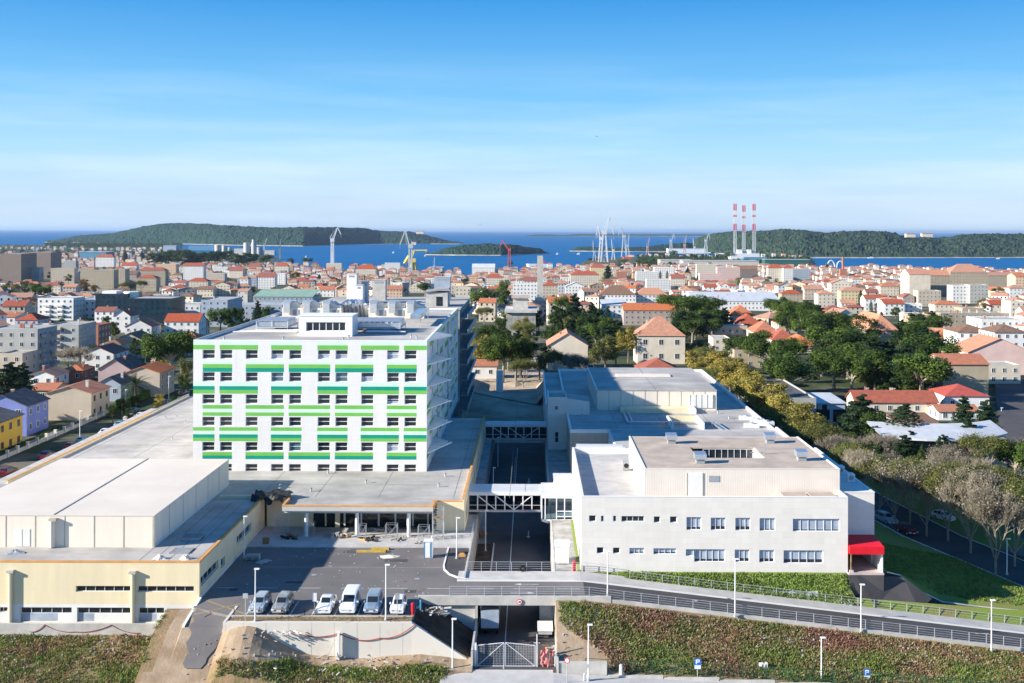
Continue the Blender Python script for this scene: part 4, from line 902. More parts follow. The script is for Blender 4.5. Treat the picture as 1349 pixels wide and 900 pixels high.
# cream walled light wells and ducts on the roof behind the taupe hall
t = thing('duct_run', 'pale bent duct running across the treatment block roof', 'duct', (20,212,MZ))
def pxp(px, py, z): q = P(px, py, z); return (q[0], q[1], z)
b = MB(); pts = [pxp(820,538,7.0), pxp(828,556,7.0), pxp(938,556,7.0), pxp(962,572,7.0)]
for u, v in zip(pts[:-1], pts[1:]): b.bar(u, v, .32, 'silver'); b.bar((u[0]+.9,u[1]+.4,u[2]), (v[0]+.9,v[1]+.4,v[2]), .22, 'silver')
b.build('duct', t)
t = thing('light_well', 'cream walled light well sunk in the treatment block roof', 'light well', (22,204.5,MZ)); b = MB(); qa = P(886,575,7.0); qb = P(925,562,7.0)
b.box(X_(886,206),X_(927,206),214,214.3,MZ+.01,MZ+1.3,'cream'); b.box(X_(886,206),X_(886,206)+.3,206,214,MZ+.012,MZ+1.3,'white'); b.box(X_(927,206),X_(927,206)+.3,206,214,MZ+.012,MZ+1.3,'white'); b.build('wall', t)
for i, (px, py) in enumerate(((985,553),(1000,557),(1012,560),(992,563))):
    q = P(px,py,MZ); t = thing('roof_vent', ['pale low roof vent behind the taupe hall, farthest of four','pale low roof vent behind the taupe hall, second from the right of four','pale low roof vent behind the taupe hall, rightmost of four','pale low roof vent behind the taupe hall, nearest of four'][i], 'roof vent', q, 'low vents on the treatment block roof')
    b = MB(); b.box(q[0]-1.3,q[0]+1.3,q[1],q[1]+1.4,MZ+.015,MZ+.7,'creamw'); b.tube((q[0],q[1]+.7,MZ+.7),(q[0],q[1]+.7,MZ+1.0),.4,'silver',10); b.build('casing', t)
# curved sheet roof in the yard between
t = thing('barrel_roof', 'curved grey sheet roof in the yard left of the taupe roofed hall', 'roof', (11,176,5)); b = MB()
for i in range(8):
    a0, a1 = math.pi*i/8, math.pi*(i+1)/8
    b.poly([(7.2,178+2*math.cos(a0),8.2+1.1*math.sin(a0)),(14.5,178+2*math.cos(a0),8.2+1.1*math.sin(a0)),(14.5,178+2*math.cos(a1),8.2+1.1*math.sin(a1)),(7.2,178+2*math.cos(a1),8.2+1.1*math.sin(a1))],'ribroof')
b.build('sheet', t); b = MB(); b.box(7.2,14.5,175.9,180.1,2,8.2,'white'); b.build('wall', t)

# ------------------------------------------------------------------ glazed footbridges over the sunken road
def footbridge(Y0, Y1, x0, x1, z0, z1, lab, tri):
    t = thing('footbridge', lab, 'footbridge', ((x0+x1)/2, Y0, z0), 'footbridges over the sunken road')
    b = MB(); b.box(x0,x1,Y0,Y1,z0,z0+.3,'steel'); b.box(x0,x1,Y0+.2,Y1-.2,z0+.302,z0+.34,'rust'); b.build('deck', t)
    b = MB(); b.box(x0,x1,Y0-.1,Y1+.1,z1-.45,z1,'frame'); b.box(x0,x1,Y0+.3,Y1-.3,z1,z1+.06,'ribroof'); b.build('roof', t)
    b = MB(); n = 8; d = (x1-x0)/n
    for yy in (Y0+.04, Y1-.04):
        for i in range(n+1): b.box(x0+i*d-.09 if i else x0, x0+i*d+.09, yy-.05, yy+.05, z0+.3, z1-.46, 'frame')
        for i in range(1, n-1, 2):
            up_ = i < n/2
            b.bar((x0+i*d,yy,z1-.5 if up_ else z0+.35),(x0+(i+2)*d if i+2 <= n else x1,yy,z0+.35 if up_ else z1-.5),.12,'frame')
        b.box(x0,x1,yy-.03,yy+.03,z0+1.0,z0+1.1,'steel')
    b.build('truss', t)
    b = MB(); b.box(x0,x1,Y0+.14,Y0+.17,z0+.4,z1-.5,'skyl'); b.box(x0,x1,Y1-.17,Y1-.14,z0+.4,z1-.5,'skyl'); b.build('glazing', t)
    return t
gm = bpy.data.materials.new('clear_glass'); gm.use_nodes = True; q = gm.node_tree; q.nodes.remove(q.nodes['Principled BSDF'])
tr = N(q,'ShaderNodeBsdfTransparent'); tr.inputs[0].default_value = (.45,.55,.6,1); gl = N(q,'ShaderNodeBsdfGlossy'); gl.inputs['Roughness'].default_value = .05; fr = N(q,'ShaderNodeFresnel'); ms = N(q,'ShaderNodeMixShader')
q.links.new(fr.outputs[0], ms.inputs[0]); q.links.new(tr.outputs[0], ms.inputs[1]); q.links.new(gl.outputs[0], ms.inputs[2]); q.links.new(ms.outputs[0], q.nodes['Material Output'].inputs['Surface']); M['skyl'] = gm
footbridge(171, 176.6, -9.42, 1.6, .25, 3.25, 'grey steel truss footbridge with red deck at the near end of the sunken road', 1)
footbridge(232.6, 237, -9.42, 3.38, -.2, 2.9, 'grey steel truss footbridge in shade at the far end of the sunken road', 1)
t = thing('link_stair', 'glazed stair landing joining the near footbridge to the clinic wall', 'stair landing', (4,168,-1))
b = MB(); b.box(1.62,6.4,168,176.6,3.1,3.5,'frame'); b.box(1.62,6.4,168.2,176.4,3.5,3.56,'ribroof'); b.box(3.6,6.4,171,176,3.57,5.0,'white'); b.box(3.5,6.42,170.9,176.1,5.0,5.12,'ribroof'); b.build('roof', t)
b = MB(); b.box(1.62,6.4,168,176.6,-.35,-.1,'frame'); b.box(3.9,6.4,168,170,-1.6,-1.4,'frame'); b.bar((1.8,168.1,-.3),(6.3,168.1,-1.55),.2,'frame'); b.build('floor', t)
b = MB()
for x in (1.7,2.2,3.9,5.1,6.3): b.box(x-.07,x+.07,168,168.14,-.3 if x < 3 else -1.4,3.1,'frame')
for z in (-.6,.3,1.1): b.box(3.9,6.4,168.02,168.12,z,z+.1,'frame')
b.build('frame', t)
b = MB(); b.box(1.62,6.4,168.2,168.22,-.1,3.1,'skyl'); b.box(3.9,6.4,168.2,168.22,-1.4,-.1,'skyl'); b.build('glazing', t)
b = MB(); b.box(3.75,3.95,168.3,168.5,-4.5,-.35,'steel'); b.build('column', t)
t = thing('stair_wall', 'sloping concrete stair wall below the glazed landing', 'wall', (5,167,-4)); b = MB(); b.prism([(4.1,166.8),(6.4,166.8),(6.4,167.1),(4.1,167.1)], -4.6, lambda x,y: .2-(x-4.1)*.95, 'concd'); b.build('wall', t)
t = thing('white_container', 'white box container standing between the sunken road and the clinic wall', 'container', (4.1,145.6,0)); b = MB(); b.box(3.25,5.0,145.4,148,0.05,2.25,'creamw'); b.build('casing', t); b = MB(); b.box(3.15,5.1,145.3,148.1,2.25,2.35,'white'); b.box(3.4,3.5,145.5,147.8,2.35,2.37,'stl'); b.build('lid', t)

# small fittings and stains on the flat roofs
g = random.Random(31); FIT = [(-78,-56,173,250,4.25,9,'podium'),(-44,-12,163.5,180,4.25,7,'podium'),(9,43,206,225,6.65,5,'treatment block'),(-52,-19,183,190,TZ1-.35,6,'tower')]
nf = 0; ORDW = ['a','b']
for xa,xb,ya,yb,z,n,nm in FIT:
    its = sorted((g.uniform(xa,xb), g.uniform(ya,yb)) for _ in range(n))
    for i,(x,y) in enumerate(its):
        o = MB('steel'); o.tube((x,y,z-.02),(x,y,z+.45),.13,'steel',8); o.tube((x,y,z+.45),(x,y,z+.55),.22,'stl',8)
        w_ = 'leftmost' if i == 0 else 'rightmost' if i == n-1 else ['','second','third','fourth','fifth','sixth','seventh','eighth'][i]+' from left'
        tag(o.build('vent_pipe', None, loc=(x,y,z)), 'short capped vent pipe on the %s roof%s, %s' % (nm, ' by the canopy' if z < 5 and xa > -50 else ' beside the street' if z < 5 else '', w_), 'vent pipe', 'vent pipes on the flat roofs')
# ------------------------------------------------------------------ bridge, retaining walls, railings
t = thing('road_bridge', 'pale concrete road bridge carrying the ramp over the sunken road', 'bridge', (-1.5,132,-4.6))
b = MB(); b.box(-13.2,9.5,131.9,132.33,-.9,.15,'conc'); b.box(-8.2,6.4,132.34,142.0,-.75,-.31,'concd'); b.build('deck', t)
b = MB(); b.box(-6.45,-6.16,131.95,142.0,-4.7,-.76,'conc'); b.prism([(-13,132.35),(-6.5,132.35),(-6.5,132.6),(-13,132.6)], lambda x,y: -4.6, lambda x,y: -.9, 'conc'); b.build('abutment', t); b = MB(); b.box(2.92,3.25,131.95,142.0,-4.7,-.76,'conc'); b.prism([(3.3,132.4),(8.5,132.4),(8.5,132.6),(3.3,132.6)], -4.6, -.9, 'conc'); b.build('abutment', t)
t = thing('retaining_wall', 'long pale retaining wall below the row of parked cars with rusty streaks', 'wall', (-20,123.5,-4))
M['rwall'] = mat('stained_concrete_wall', (.66,.62,.55), .9, .1, .25, col2=(.52,.42,.33), bump=.1, lo=.25, hi=.45)
b = MB(); b.prism([(-33.4,123.25),(-13,123.25),(-13,123.74),(-33.4,123.74)], -6, .02, 'rwall'); b.prism([(-13,123.25),(-6.2,123.0),(-6.2,123.5),(-13,123.74)], -6.4, lambda x,y: wallz(x)+.02, 'rwall')
b.prism([(-33.7,123.25),(-33.41,123.25),(-33.41,128.6),(-33.7,128.6)], -1.2, .05, 'rwall')
for i in range(8): b.box(-31.5+i*2.5,-31.47+i*2.5,123.24,123.249,-5,0,'conc')
b.build('wall', t)
t = thing('retaining_wall', 'low pale wall in front of the cream annex above the weeds', 'wall', (-60,128.5,-3))
b = MB(); b.box(-110,-40.2,128.4,128.65,-4.2,-2.0,'conc'); b.build('wall', t)
t = thing('wall_stub', 'white leaning panel strut standing against the retaining wall', 'strut', (-21,123,-4)); b = MB(); x = X_(448,123); b.box(x-.1,x+.15,122.6,123.1,-4.5,-.9,'white'); b.bar((x-1.5,121.8,-4.2),(x-.1,123,-1.2),.06,'conc'); b.build('panel', t)
t = thing('trench_wall', 'thin concrete wall along the right edge of the sunken road', 'wall', (3,170,-4.6)); b = MB(); b.box(2.95,3.2,142.2,221.9,-4.7,-.1,'conc'); b.box(2.9,3.1,120.9,131.9,-4.7,-3.4,'conc'); b.build('wall', t)
t = thing('trench_wall', 'concrete wall below the paved plaza on the left of the sunken road', 'wall', (-8,150,-4.6)); b = MB(); b.box(-8.25,-8.02,138.8,160.5,-4.7,.32,'conc'); b.box(-6.42,-6.2,122,131.9,-4.7,-2.6,'conc'); b.build('wall', t)
t = thing('planter', 'sunken bed of dark soil left of the sunken road', 'planter', (-7,150,-4.5)); b = MB(); b.prism([(-8,143.5),(-5.9,146),(-5.6,158),(-5.6,170),(-8,170)], -4.6, -4.3, 'soil'); b.build('soil', t); b = MB(); path_tube(b, [(-7.9,143.3),(-5.8,145.9),(-5.5,158),(-5.5,170)], .18, .35, 'conc', -4.5); b.build('kerb', t)
def railing(name, lab, pts, h, zf, nr=3, gap=2.0, mm='steel', r=.028, panel=False):
    t = thing(name, lab, 'railing', (pts[0][0], pts[0][1], zf(*pts[0])))
    rails = [MB() for _ in range(nr)]
    for (xa,ya),(xb,yb) in zip(pts[:-1], pts[1:]):
        Ld = math.hypot(xb-xa, yb-ya); n = max(1, round(Ld/gap))
        for i in range(n+1):
            if i == 0 and (xa,ya) != pts[0]: continue
            x, y = xa+(xb-xa)*i/n, ya+(yb-ya)*i/n; z = zf(x,y)
            p = MB(); p.box(x-r*1.1,x+r*1.1,y-r*1.1,y+r*1.1,z-.1,z+h,mm); p.build('post', t)
        for i in range(n):
            for k in range(nr):
                x0,y0 = xa+(xb-xa)*i/n, ya+(yb-ya)*i/n; x1,y1 = xa+(xb-xa)*(i+1)/n, ya+(yb-ya)*(i+1)/n; zz_ = h*(1-k/nr)
                rails[k].tube((x0,y0,zf(x0,y0)+zz_),(x1,y1,zf(x1,y1)+zz_),r if k == 0 else r*.6,mm,5)
    for k in range(nr): rails[k].build('rail', t)
    return t
rz = lambda x,y: road_z(x)+.15
railing('railing','grey steel railing along the near edge of the bridge and ramp', [(-9.5,132.1),(9,132.1),(76,132.1)], 1.1, rz, 4, 2.05)
railing('railing','grey steel railing behind the pavement over the sunken road', [(-8.1,141.9),(11,141.9)], 1.1, rz, 4, 1.9)
railing('railing','grey steel railing between the ramp pavement and the lawn', [(12.5,141.1),(76,141.1)], 1.0, lambda x,y: road_z(x)+.1, 3, 2.05)
railing('railing','short steel railing along the plaza edge above the soil bed', [(-8.1,153.5),(-8.1,160.3)], 1.1, lambda x,y: .3, 3, 1.7)
t = railing('mesh_fence','dark green post and wire fence at the foot of the right embankment', [(6,121.4),(40,120.9),(70,119.9)], 1.5, lambda x,y: foot_z(x)+.1, 6, 2.5, 'greendk', .035)
t['category'] = 'fence'
for i, x0 in enumerate((3.2,)):
    t = thing('low_wall', 'low white concrete wall beside the gate at the foot of the embankment', 'wall', (5,121,-4.6)); b = MB(); b.box(3.15,8.3,121.0,121.3,-4.8,-3.35,'conc'); b.build('wall', t)
    t = thing('low_wall', 'pale edging wall stepping down along the embankment pavement', 'wall', (20,120,-5)); b = MB()
    for k in range(10): x = 8.4+k*6; b.box(x,x+5.9,120.55,120.8,foot_z(x+3)-.6,foot_z(x+3)+.28,'conc')
    b.build('wall', t)
# drooping red hose on the retaining wall
def hose(name, lab, pts, r, m, sag=.6, cat='hose'):
    mb = MB()
    for a, b_ in zip(pts[:-1], pts[1:]):
        a = Vector(a); b_ = Vector(b_); n = 12
        for i in range(n):
            f = lambda t: a.lerp(b_, t)-Vector((0,0,sag*4*t*(1-t))); mb.tube(f(i/n), f((i+1)/n), r, m, 6)
    o = mb.build(name, None, loc=pts[0]); return tag(o, lab, cat)
hose('hose','red hose sagging across the retaining wall below the parked cars',[(X_(385,123.2),123.15,-.9),(X_(448,123.2),123.15,-1.1),(X_(502,123.2),123.15,-1.6),(X_(548,123.2),123.15,-.1)],.05,'rust',.5)
hose('cable','thin brown cable looped along the low wall in front of the annex',[(X_(40,128.3),128.35,-2.9),(X_(60,128.3),128.35,-2.1),(X_(100,128.3),128.35,-2.9),(X_(148,128.3),128.35,-2.1),(X_(185,128.3),128.35,-3)],.035,'rust',.3,'cable')

# ------------------------------------------------------------------ lamps, signs, gate
def lamp(px, yb, yt, z, lab, first=None, double=False):
    q = P(px, yb, z); h = (yb-yt)*q[1]/F
    t = thing('street_lamp', lab, 'street lamp', q, 'white lamp posts')
    b = MB(); b.tube((q[0],q[1],z),(q[0],q[1],z+h-.1),.085,'frame',10,.06); b.build('pole', t)
    b = MB(); b.tube((q[0],q[1],z),(q[0],q[1],z+.25),.16,'steel',10); b.build('base', t)
    b = MB(); b.box(q[0]-.12,q[0]+.42,q[1]-.14,q[1]+.14,z+h-.12,z+h,'white'); b.box(q[0]-.02,q[0]+.38,q[1]-.1,q[1]+.1,z+h-.15,z+h-.121,'blind'); b.build('lamp_head', t)
for a in ((338,820,750,0,'white lamp post at the left end of the row of parked cars'),(510,818,744,0,'white lamp post between the grey van and the last parked white car'),(603,737,682,0,'white lamp post beside the portable toilet'),
          (323,738,681,0,'white lamp post against the side wall of the cream annex'),(802,789,726,-.5,'white lamp post on the ramp below the left part of the clinic'),(970,812,735,-2.1,'white lamp post on the ramp below the middle of the clinic'),
          (1136,833,768,-4.0,'white lamp post on the ramp below the red awning'),(1308,856,788,-5.6,'white lamp post on the ramp nearest the right photo edge'),(598,885,815,-4.6,'white lamp post among the rubble left of the gate'),
          (777,897,822,-4.7,'white lamp post on the lower pavement beside the round sign'),(1084,902,838,-6.2,'white lamp post on the lower pavement beneath the lawn bed'),(641,727,672,-4.4,'grey lamp post in the soil bed beside the sunken road'),
          (651,655,616,-4.4,'grey lamp post just behind the near footbridge'),(657,615,576,-4.4,'thin grey lamp post in shade farthest along the sunken road'),(1328,755,707,-4.0,'white lamp post by the car park right of the bare trees'),
          (106,582,543,0,'thin street lamp on the left street before the beige house'),(166,543,515,0,'thin street lamp on the left street beside the palm'),(223,529,497,0,'thin street lamp on the left street before the cream house with balcony'),
          (1140,580,540,-2,'thin street lamp beside the yellow trees row'),(1146,415,385,-30,'thin lamp post among the houses far right'),(1320,560,535,-6,'lamp post by the right edge road before the stone house')): lamp(*a)
def sign(px, yb, yt, z, w, h, colr, lab, text=None, disc=False, n=None):
    q = P(px, yb, z); H = (yb-yt)*q[1]/F
    t = thing('road_sign', lab, 'sign', q)
    b = MB(); b.tube(q,(q[0],q[1]+.04,z+H),.04,'steel',8); b.build('post', t)
    b = MB()
    if disc: b.tube((q[0],q[1]-.06,z+H-w/2),(q[0],q[1]-.03,z+H-w/2),w/2,'red',24); b.tube((q[0],q[1]-.075,z+H-w/2),(q[0],q[1]-.061,z+H-w/2),w*.36,'white',24)
    else: b.box(q[0]-w/2,q[0]+w/2,q[1]-.06,q[1]-.03,z+H-h,z+H,colr)
    pl_ = b.build('plate', t)
    if text:
        b = MB(); x, y, zt = q[0], q[1]-.075, z+H-h*.12; k = w*.3     # the letter P
        b.box(x-k,x-k*.5,y,y+.012,zt-h*.72,zt,'white'); b.box(x-k*.5,x+k*.6,y,y+.012,zt-h*.14,zt,'white'); b.box(x-k*.5,x+k*.6,y,y+.012,zt-h*.44,zt-h*.3,'white'); b.box(x+k*.6,x+k,y,y+.012,zt-h*.42,zt-h*.02,'white'); b.build('letter', t)
        b = MB(); b.box(q[0]-w/2,q[0]+w/2,q[1]-.06,q[1]-.03,z+H-h-.42,z+H-h-.02,'frame'); b.build('plate', t)
    return t
M['sblue'] = mat('sign_blue', (.0,.16,.62), .5, .03)
M['sblue2'] = M['sblue']
sign(921,899,867,-5.6,.68,.68,'sblue','blue P parking sign with white sub-plate, left of two by the fence',True)
sign(1144,905,880,-6.6,.68,.68,'sblue','blue P parking sign with white sub-plate, right of two by the fence',True)
sign(749,899,866,-4.6,.62,.6,None,'round red-rimmed white sign on a thin post right of the gate',disc=True)
sign(416,812,782,0,.5,.95,'frame','white rectangular sign seen from behind at the second empty bay')
sign(525,815,782,0,.5,.7,'stl','grey rectangular sign in front of the rightmost parked white car')
sign(325,820,783,0,.55,.55,'steel','round-backed grey sign at the left end of the parking bays')
t = thing('road_sign','round red-rimmed weight limit sign on the bridge edge','sign',(X_(686,131.8),131.85,-.4))
b = MB(); x = X_(686,131.8); z = Z_(793,131.8); b.tube((x,131.78,z),(x,131.85,z),.33,'red',24); b.tube((x,131.765,z),(x,131.779,z),.25,'white',24); b.box(x-.12,x-.02,131.75,131.764,z-.09,z+.09,'black'); b.box(x+.02,x+.14,131.75,131.764,z-.09,z+.09,'black'); b.build('plate', t)
t = thing('gate','double steel wire gate with diagonal braces across the sunken road','gate',(-2.7,122.7,-4.5)); GY = 122.7; gz0, gz1 = -4.45, -2.05
def mesh_leaf(x0, x1, flip):
    b = MB(); zt0, zt1 = (gz1-.15, gz1+.15) if not flip else (gz1+.15, gz1-.15)
    b.bar((x0,GY,gz0),(x1,GY,gz0),.06,'frame'); b.bar((x0,GY,zt0),(x1,GY,zt1),.06,'frame'); b.bar((x0,GY,gz0),(x0,GY,zt0),.06,'frame'); b.bar((x1,GY,gz0),(x1,GY,zt1),.06,'frame')
    if not flip: b.bar((x0,GY,gz0),(x1,GY,zt1),.05,'frame')
    else: b.bar((x0,GY,zt0),(x1,GY,gz0),.05,'frame')
    l = b.build('leaf', t); b = MB()
    for i in range(1, 18): x = x0+(x1-x0)*i/18; b.tube((x,GY,gz0),(x,GY,gz1),.01,'steel',3)
    for i in range(1, 9): z = gz0+(gz1-gz0)*i/9; b.tube((x0,GY,z),(x1,GY,z),.01,'steel',3)
    b.build('wire_mesh', l)
mesh_leaf(-5.75,-2.85,False); mesh_leaf(-2.7,.55,True)
for x in (-5.95, .75): b = MB(); b.box(x-.11,x+.11,GY-.1,GY+.1,-4.5,gz1+.1,'conc' if x > 0 else 'frame'); b.build('post', t)
b = MB(); b.prism([(.75-.35,GY),(.75+.35,GY),(.75+.35,GY+.04),(.75-.35,GY+.04)], gz1+.1, lambda x,y: gz1+.16, 'white'); b.box(.7,.8,GY-.05,GY+.05,gz1+.16,gz1+1.1,'white'); b.build('finial', t)
t = thing('barrier_net','crumpled pink barrier netting hung beside the gate','netting',(2,122.6,-4.5)); mb = MB(); mb.mats = [mat('pink_plastic_net',(.65,.22,.2),.7,.2,3)]; g = random.Random(4)
for i in range(9):
    for j in range(7): mb.v.append((1.15+i*.17+g.uniform(-.06,.06), 122.6+g.uniform(-.18,.18), -4.5+j*.36+g.uniform(-.05,.05)-.05*i*(j > 4)))
for i in range(8):
    for j in range(6):
        if (i*7+j*3) % 5: a = i*7+j; mb.f.append((a, a+7, a+8, a+1)); mb.m.append(0)
mb.build('net', t)
b = MB(); b.tube((2.1,122.7,-4.5),(2.1,122.7,-2.9),.05,'frame'); b.tube((2.75,122.7,-4.5),(2.75,122.7,-2.7),.05,'frame'); b.bar((1.2,122.7,-4.3),(2.75,122.7,-4.3),.05,'frame'); b.build('post', t)

# ------------------------------------------------------------------ vehicles
def car_mesh(st, belt_in=.06):
    # st: stations (x, half width, z bottom, z belt, z roof, roof half width, glazed)
    v = []; f = []; gl = []
    for x, w_, zb, zm, zr, wr in st:
        v += [(x,-w_*.92,zb),(x,-w_,zb+.18),(x,-w_,(zb+zm)/2+.1),(x,-w_*.95,zm),(x,-wr,zr-.04),(x,-wr*.75,zr),(x,wr*.75,zr),(x,wr,zr-.04),(x,w_*.95,zm),(x,w_,(zb+zm)/2+.1),(x,w_,zb+.18),(x,w_*.92,zb)]
    return v
def make_car(name, lab, st, wins, paint, L_, wh=.33, cat='car'):
    """x forward; st stations from tail to nose; wins: index pairs with glass sides; ws/rw station gaps with glass on top"""
    t = local(name, lab, cat)
    v = car_mesh(st); n = 12; mb = MB(paint); mb.v = v
    for i in range(len(st)-1):
        for j in range(n-1): mb.f.append((i*n+j, i*n+j+1, (i+1)*n+j+1, (i+1)*n+j)); mb.m.append(0)
        mb.f.append((i*n+n-1, i*n, (i+1)*n, (i+1)*n+n-1)); mb.m.append(0)
    mb.f.append(tuple(range(n))); mb.f.append(tuple(range((len(st)-1)*n+n-1, (len(st)-1)*n-1, -1))); mb.m += [0,0]
    sub(mb, 'body', t)
    side, front, rear = wins
    def gp(i, j): return Vector(v[i*n+j])
    def inset(q, k=.1, off=.012):
        c = sum(q, Vector())/4; nn = (q[1]-q[0]).cross(q[3]-q[0]).normalized()
        return [c+(p-c)*(1-k) for p in q], nn
    for s in (0, 1):
        b = MB(); j0, j1 = (3,4) if s == 0 else (8,7)
        for i in side:
            q, nn = inset([gp(i,j0), gp(i+1,j0), gp(i+1,j1), gp(i,j1)], .13)
            nn = Vector((0, -1 if s == 0 else 1, .25)).normalized(); b.poly([tuple(p+nn*.015) for p in q], 'dark')
        if side: sub(b, 'side_window', t)
    for i, nm in ((front,'windscreen'), (rear,'rear_window')):
        if i is None: continue
        q = [gp(i,4), gp(i+1,4) , gp(i+1,7), gp(i,7)]
        q = [gp(i,5).lerp(gp(i,4),.6), gp(i+1,5).lerp(gp(i+1,4),.6), gp(i+1,6).lerp(gp(i+1,7),.6), gp(i,6).lerp(gp(i,7),.6)]
        c = sum(q, Vector())/4; q = [c+(p-c)*.9 for p in q]; nn = (q[1]-q[0]).cross(q[3]-q[0]).normalized(); nn = nn if nn.z > 0 else -nn
        b = MB(); b.poly([tuple(p+nn*.03) for p in q], 'dark'); sub(b, nm, t)
    nose = st[-1]; w_ = nose[1]
    for s in (-1, 1):
        b = MB(); x = nose[0]; b.box(x-.22,x+.015,s*(w_-.1)-.18,s*(w_-.1)+.10,nose[3]-.22,nose[3]-.04,'frame'); sub(b, 'headlight', t)
        b = MB(); x = st[0][0]; b.box(x-.015,x+.12,s*(st[0][1]-.1)-.1,s*(st[0][1]-.1)+.09,st[0][3]-.25,st[0][3]-.02,'rust'); sub(b, 'tail_light', t)
        b = MB(); mx = st[front+1][0]-.25; b.box(mx-.1,mx+.1,s*(st[front][1]+.02)-.09,s*(st[front][1]+.02)+.13*s if s > 0 else s*(st[front][1]+.02)+.09,st[front][3]+.02,st[front][3]+.2,paint); sub(b, 'mirror', t)
        for x in (-L_*.29, L_*.31):
            y = s*(st[2][1]-.1); b = MB(); b.tube((x,y-.11,wh),(x,y+.11,wh),wh,'black',18); wo = sub(b, 'wheel', t)
            b = MB(); b.tube((x,y+s*.115,wh),(x,y+s*.13,wh),wh*.62,'silver',14); sub(b, 'rim', wo)
    b = MB(); b.box(nose[0]+.002,nose[0]+.03,-.26,.26,nose[2]+.12,nose[2]+.25,'white'); sub(b, 'number_plate', t)
    b = MB(); b.box(nose[0]-.02,nose[0]+.022,-.5,.5,nose[2]+.28,nose[3]-.22,'black'); sub(b, 'grille', t)
    for c in KIDSOF(t):
        if c.name.startswith('body'): c.data.polygons.foreach_set('use_smooth', [False]*len(c.data.polygons)); m_ = c.modifiers.new('b','BEVEL'); m_.width = .05; m_.segments = 2; m_.limit_method = 'ANGLE'
    return t
def KIDSOF(t): return [o for o in C.objects if o.parent == t]
def carpaint(n, c): 
    m = mat(n, c, .32, .02, 1, spec=.5); m.node_tree.nodes['Principled BSDF'].inputs['Coat Weight'].default_value = .6; return m
CP = dict(silver=carpaint('silver_car_paint',(.36,.42,.47)), grey=carpaint('grey_car_paint',(.27,.28,.28)), white=carpaint('white_car_paint',(.8,.8,.8)), bluegrey=carpaint('blue_grey_car_paint',(.20,.27,.36)),
          red=carpaint('red_car_paint',(.4,.02,.03)), dred=carpaint('dark_red_car_paint',(.13,.01,.02)), blue=carpaint('blue_car_paint',(.03,.09,.25)), lblue=carpaint('light_blue_car_paint',(.22,.36,.48)), navy=carpaint('navy_car_paint',(.015,.02,.06)), black=carpaint('black_car_paint',(.02,.02,.025)))
sed = [(-2.15,.72,.35,.85,.9,.6),(-2.05,.84,.25,.95,1.0,.62),(-1.5,.88,.2,.98,1.06,.62),(-1.05,.89,.2,.96,1.38,.6),(-.5,.89,.2,.94,1.46,.62),(.25,.89,.2,.93,1.43,.61),(.95,.89,.2,.92,.99,.62),(1.75,.87,.2,.86,.9,.55),(2.12,.78,.28,.7,.74,.45)]
est = [(-2.2,.72,.35,.9,.95,.6),(-2.12,.86,.25,.98,1.2,.58),(-1.75,.88,.2,.98,1.47,.6),(-.8,.89,.2,.96,1.52,.62),(-.1,.89,.2,.95,1.52,.62),(.45,.89,.2,.94,1.46,.61),(1.1,.89,.2,.93,1.0,.62),(1.85,.87,.2,.86,.9,.55),(2.2,.78,.28,.7,.74,.45)]
hat = [(-1.75,.7,.35,.85,.9,.58),(-1.68,.8,.25,.95,1.15,.55),(-1.35,.82,.2,.95,1.42,.56),(-.6,.83,.2,.93,1.48,.58),(0,.83,.2,.92,1.47,.58),(.4,.83,.2,.91,1.4,.56),(.95,.83,.2,.9,.97,.56),(1.5,.81,.2,.84,.88,.5),(1.8,.72,.28,.7,.73,.42)]
van = [(-2.45,.85,.35,1.05,1.9,.74),(-2.4,.93,.28,1.1,1.96,.78),(-1.6,.95,.25,1.1,2.0,.8),(-.6,.95,.25,1.1,2.0,.8),(.4,.95,.25,1.1,2.0,.8),(1.0,.95,.25,1.08,1.9,.78),(1.65,.94,.25,1.05,1.2,.74),(2.2,.92,.25,.95,1.02,.65),(2.45,.82,.3,.75,.8,.5)]
cad = [(-2.15,.8,.35,1.0,1.7,.68),(-2.1,.87,.28,1.05,1.76,.7),(-1.4,.89,.25,1.05,1.8,.72),(-.6,.89,.25,1.05,1.8,.72),(.1,.89,.25,1.03,1.78,.72),(.6,.89,.25,1.02,1.68,.7),(1.15,.89,.25,1.0,1.12,.68),(1.85,.87,.25,.9,.96,.6),(2.15,.78,.3,.72,.76,.46)]
grp = 'cars parked in the bays below the hospital entrance'
bays = [('silver hatchback estate parked in the leftmost bay beside the lamp post', est, CP['silver'], 341, 'car',[2,3,4,5]),
        ('dull grey estate car parked second from the left in the bays', est, CP['grey'], 371, 'car',[2,3,4,5]),
        ('white saloon car parked right beside the empty bay', sed, CP['white'], 429, 'car',[3,4,5]),
        ('white people carrier van parked between the white saloon and the blue-grey van', van, CP['white'], 460, 'van',[3,4,5]),
        ('blue-grey compact van parked right of the white van', cad, CP['bluegrey'], 491, 'van',[2,3,4,5]),
        ('small white hatchback parked in the rightmost bay by the red post', hat, CP['white'], 524.5, 'car',[2,3,4,5])]
parked = []
for lab, st, pm, px, cat, side in bays:
    t = make_car('parked_'+cat, lab, st, (side, 5, 1 if st in (est, hat) else (2 if st is sed else None)), pm, -st[0][0]+st[-1][0], cat=cat); t['group'] = grp
    ln = -st[0][0]; x = X_(px-1, 127.2); t.location = (x+.25, 125.65+st[-1][0], .012); t.rotation_euler = (0,0,R(-90)); parked.append(t)
proto = {'est':(parked[0],CP['silver']), 'sed':(parked[2],CP['white']), 'hat':(parked[5],CP['white']), 'van':(parked[3],CP['white'])}
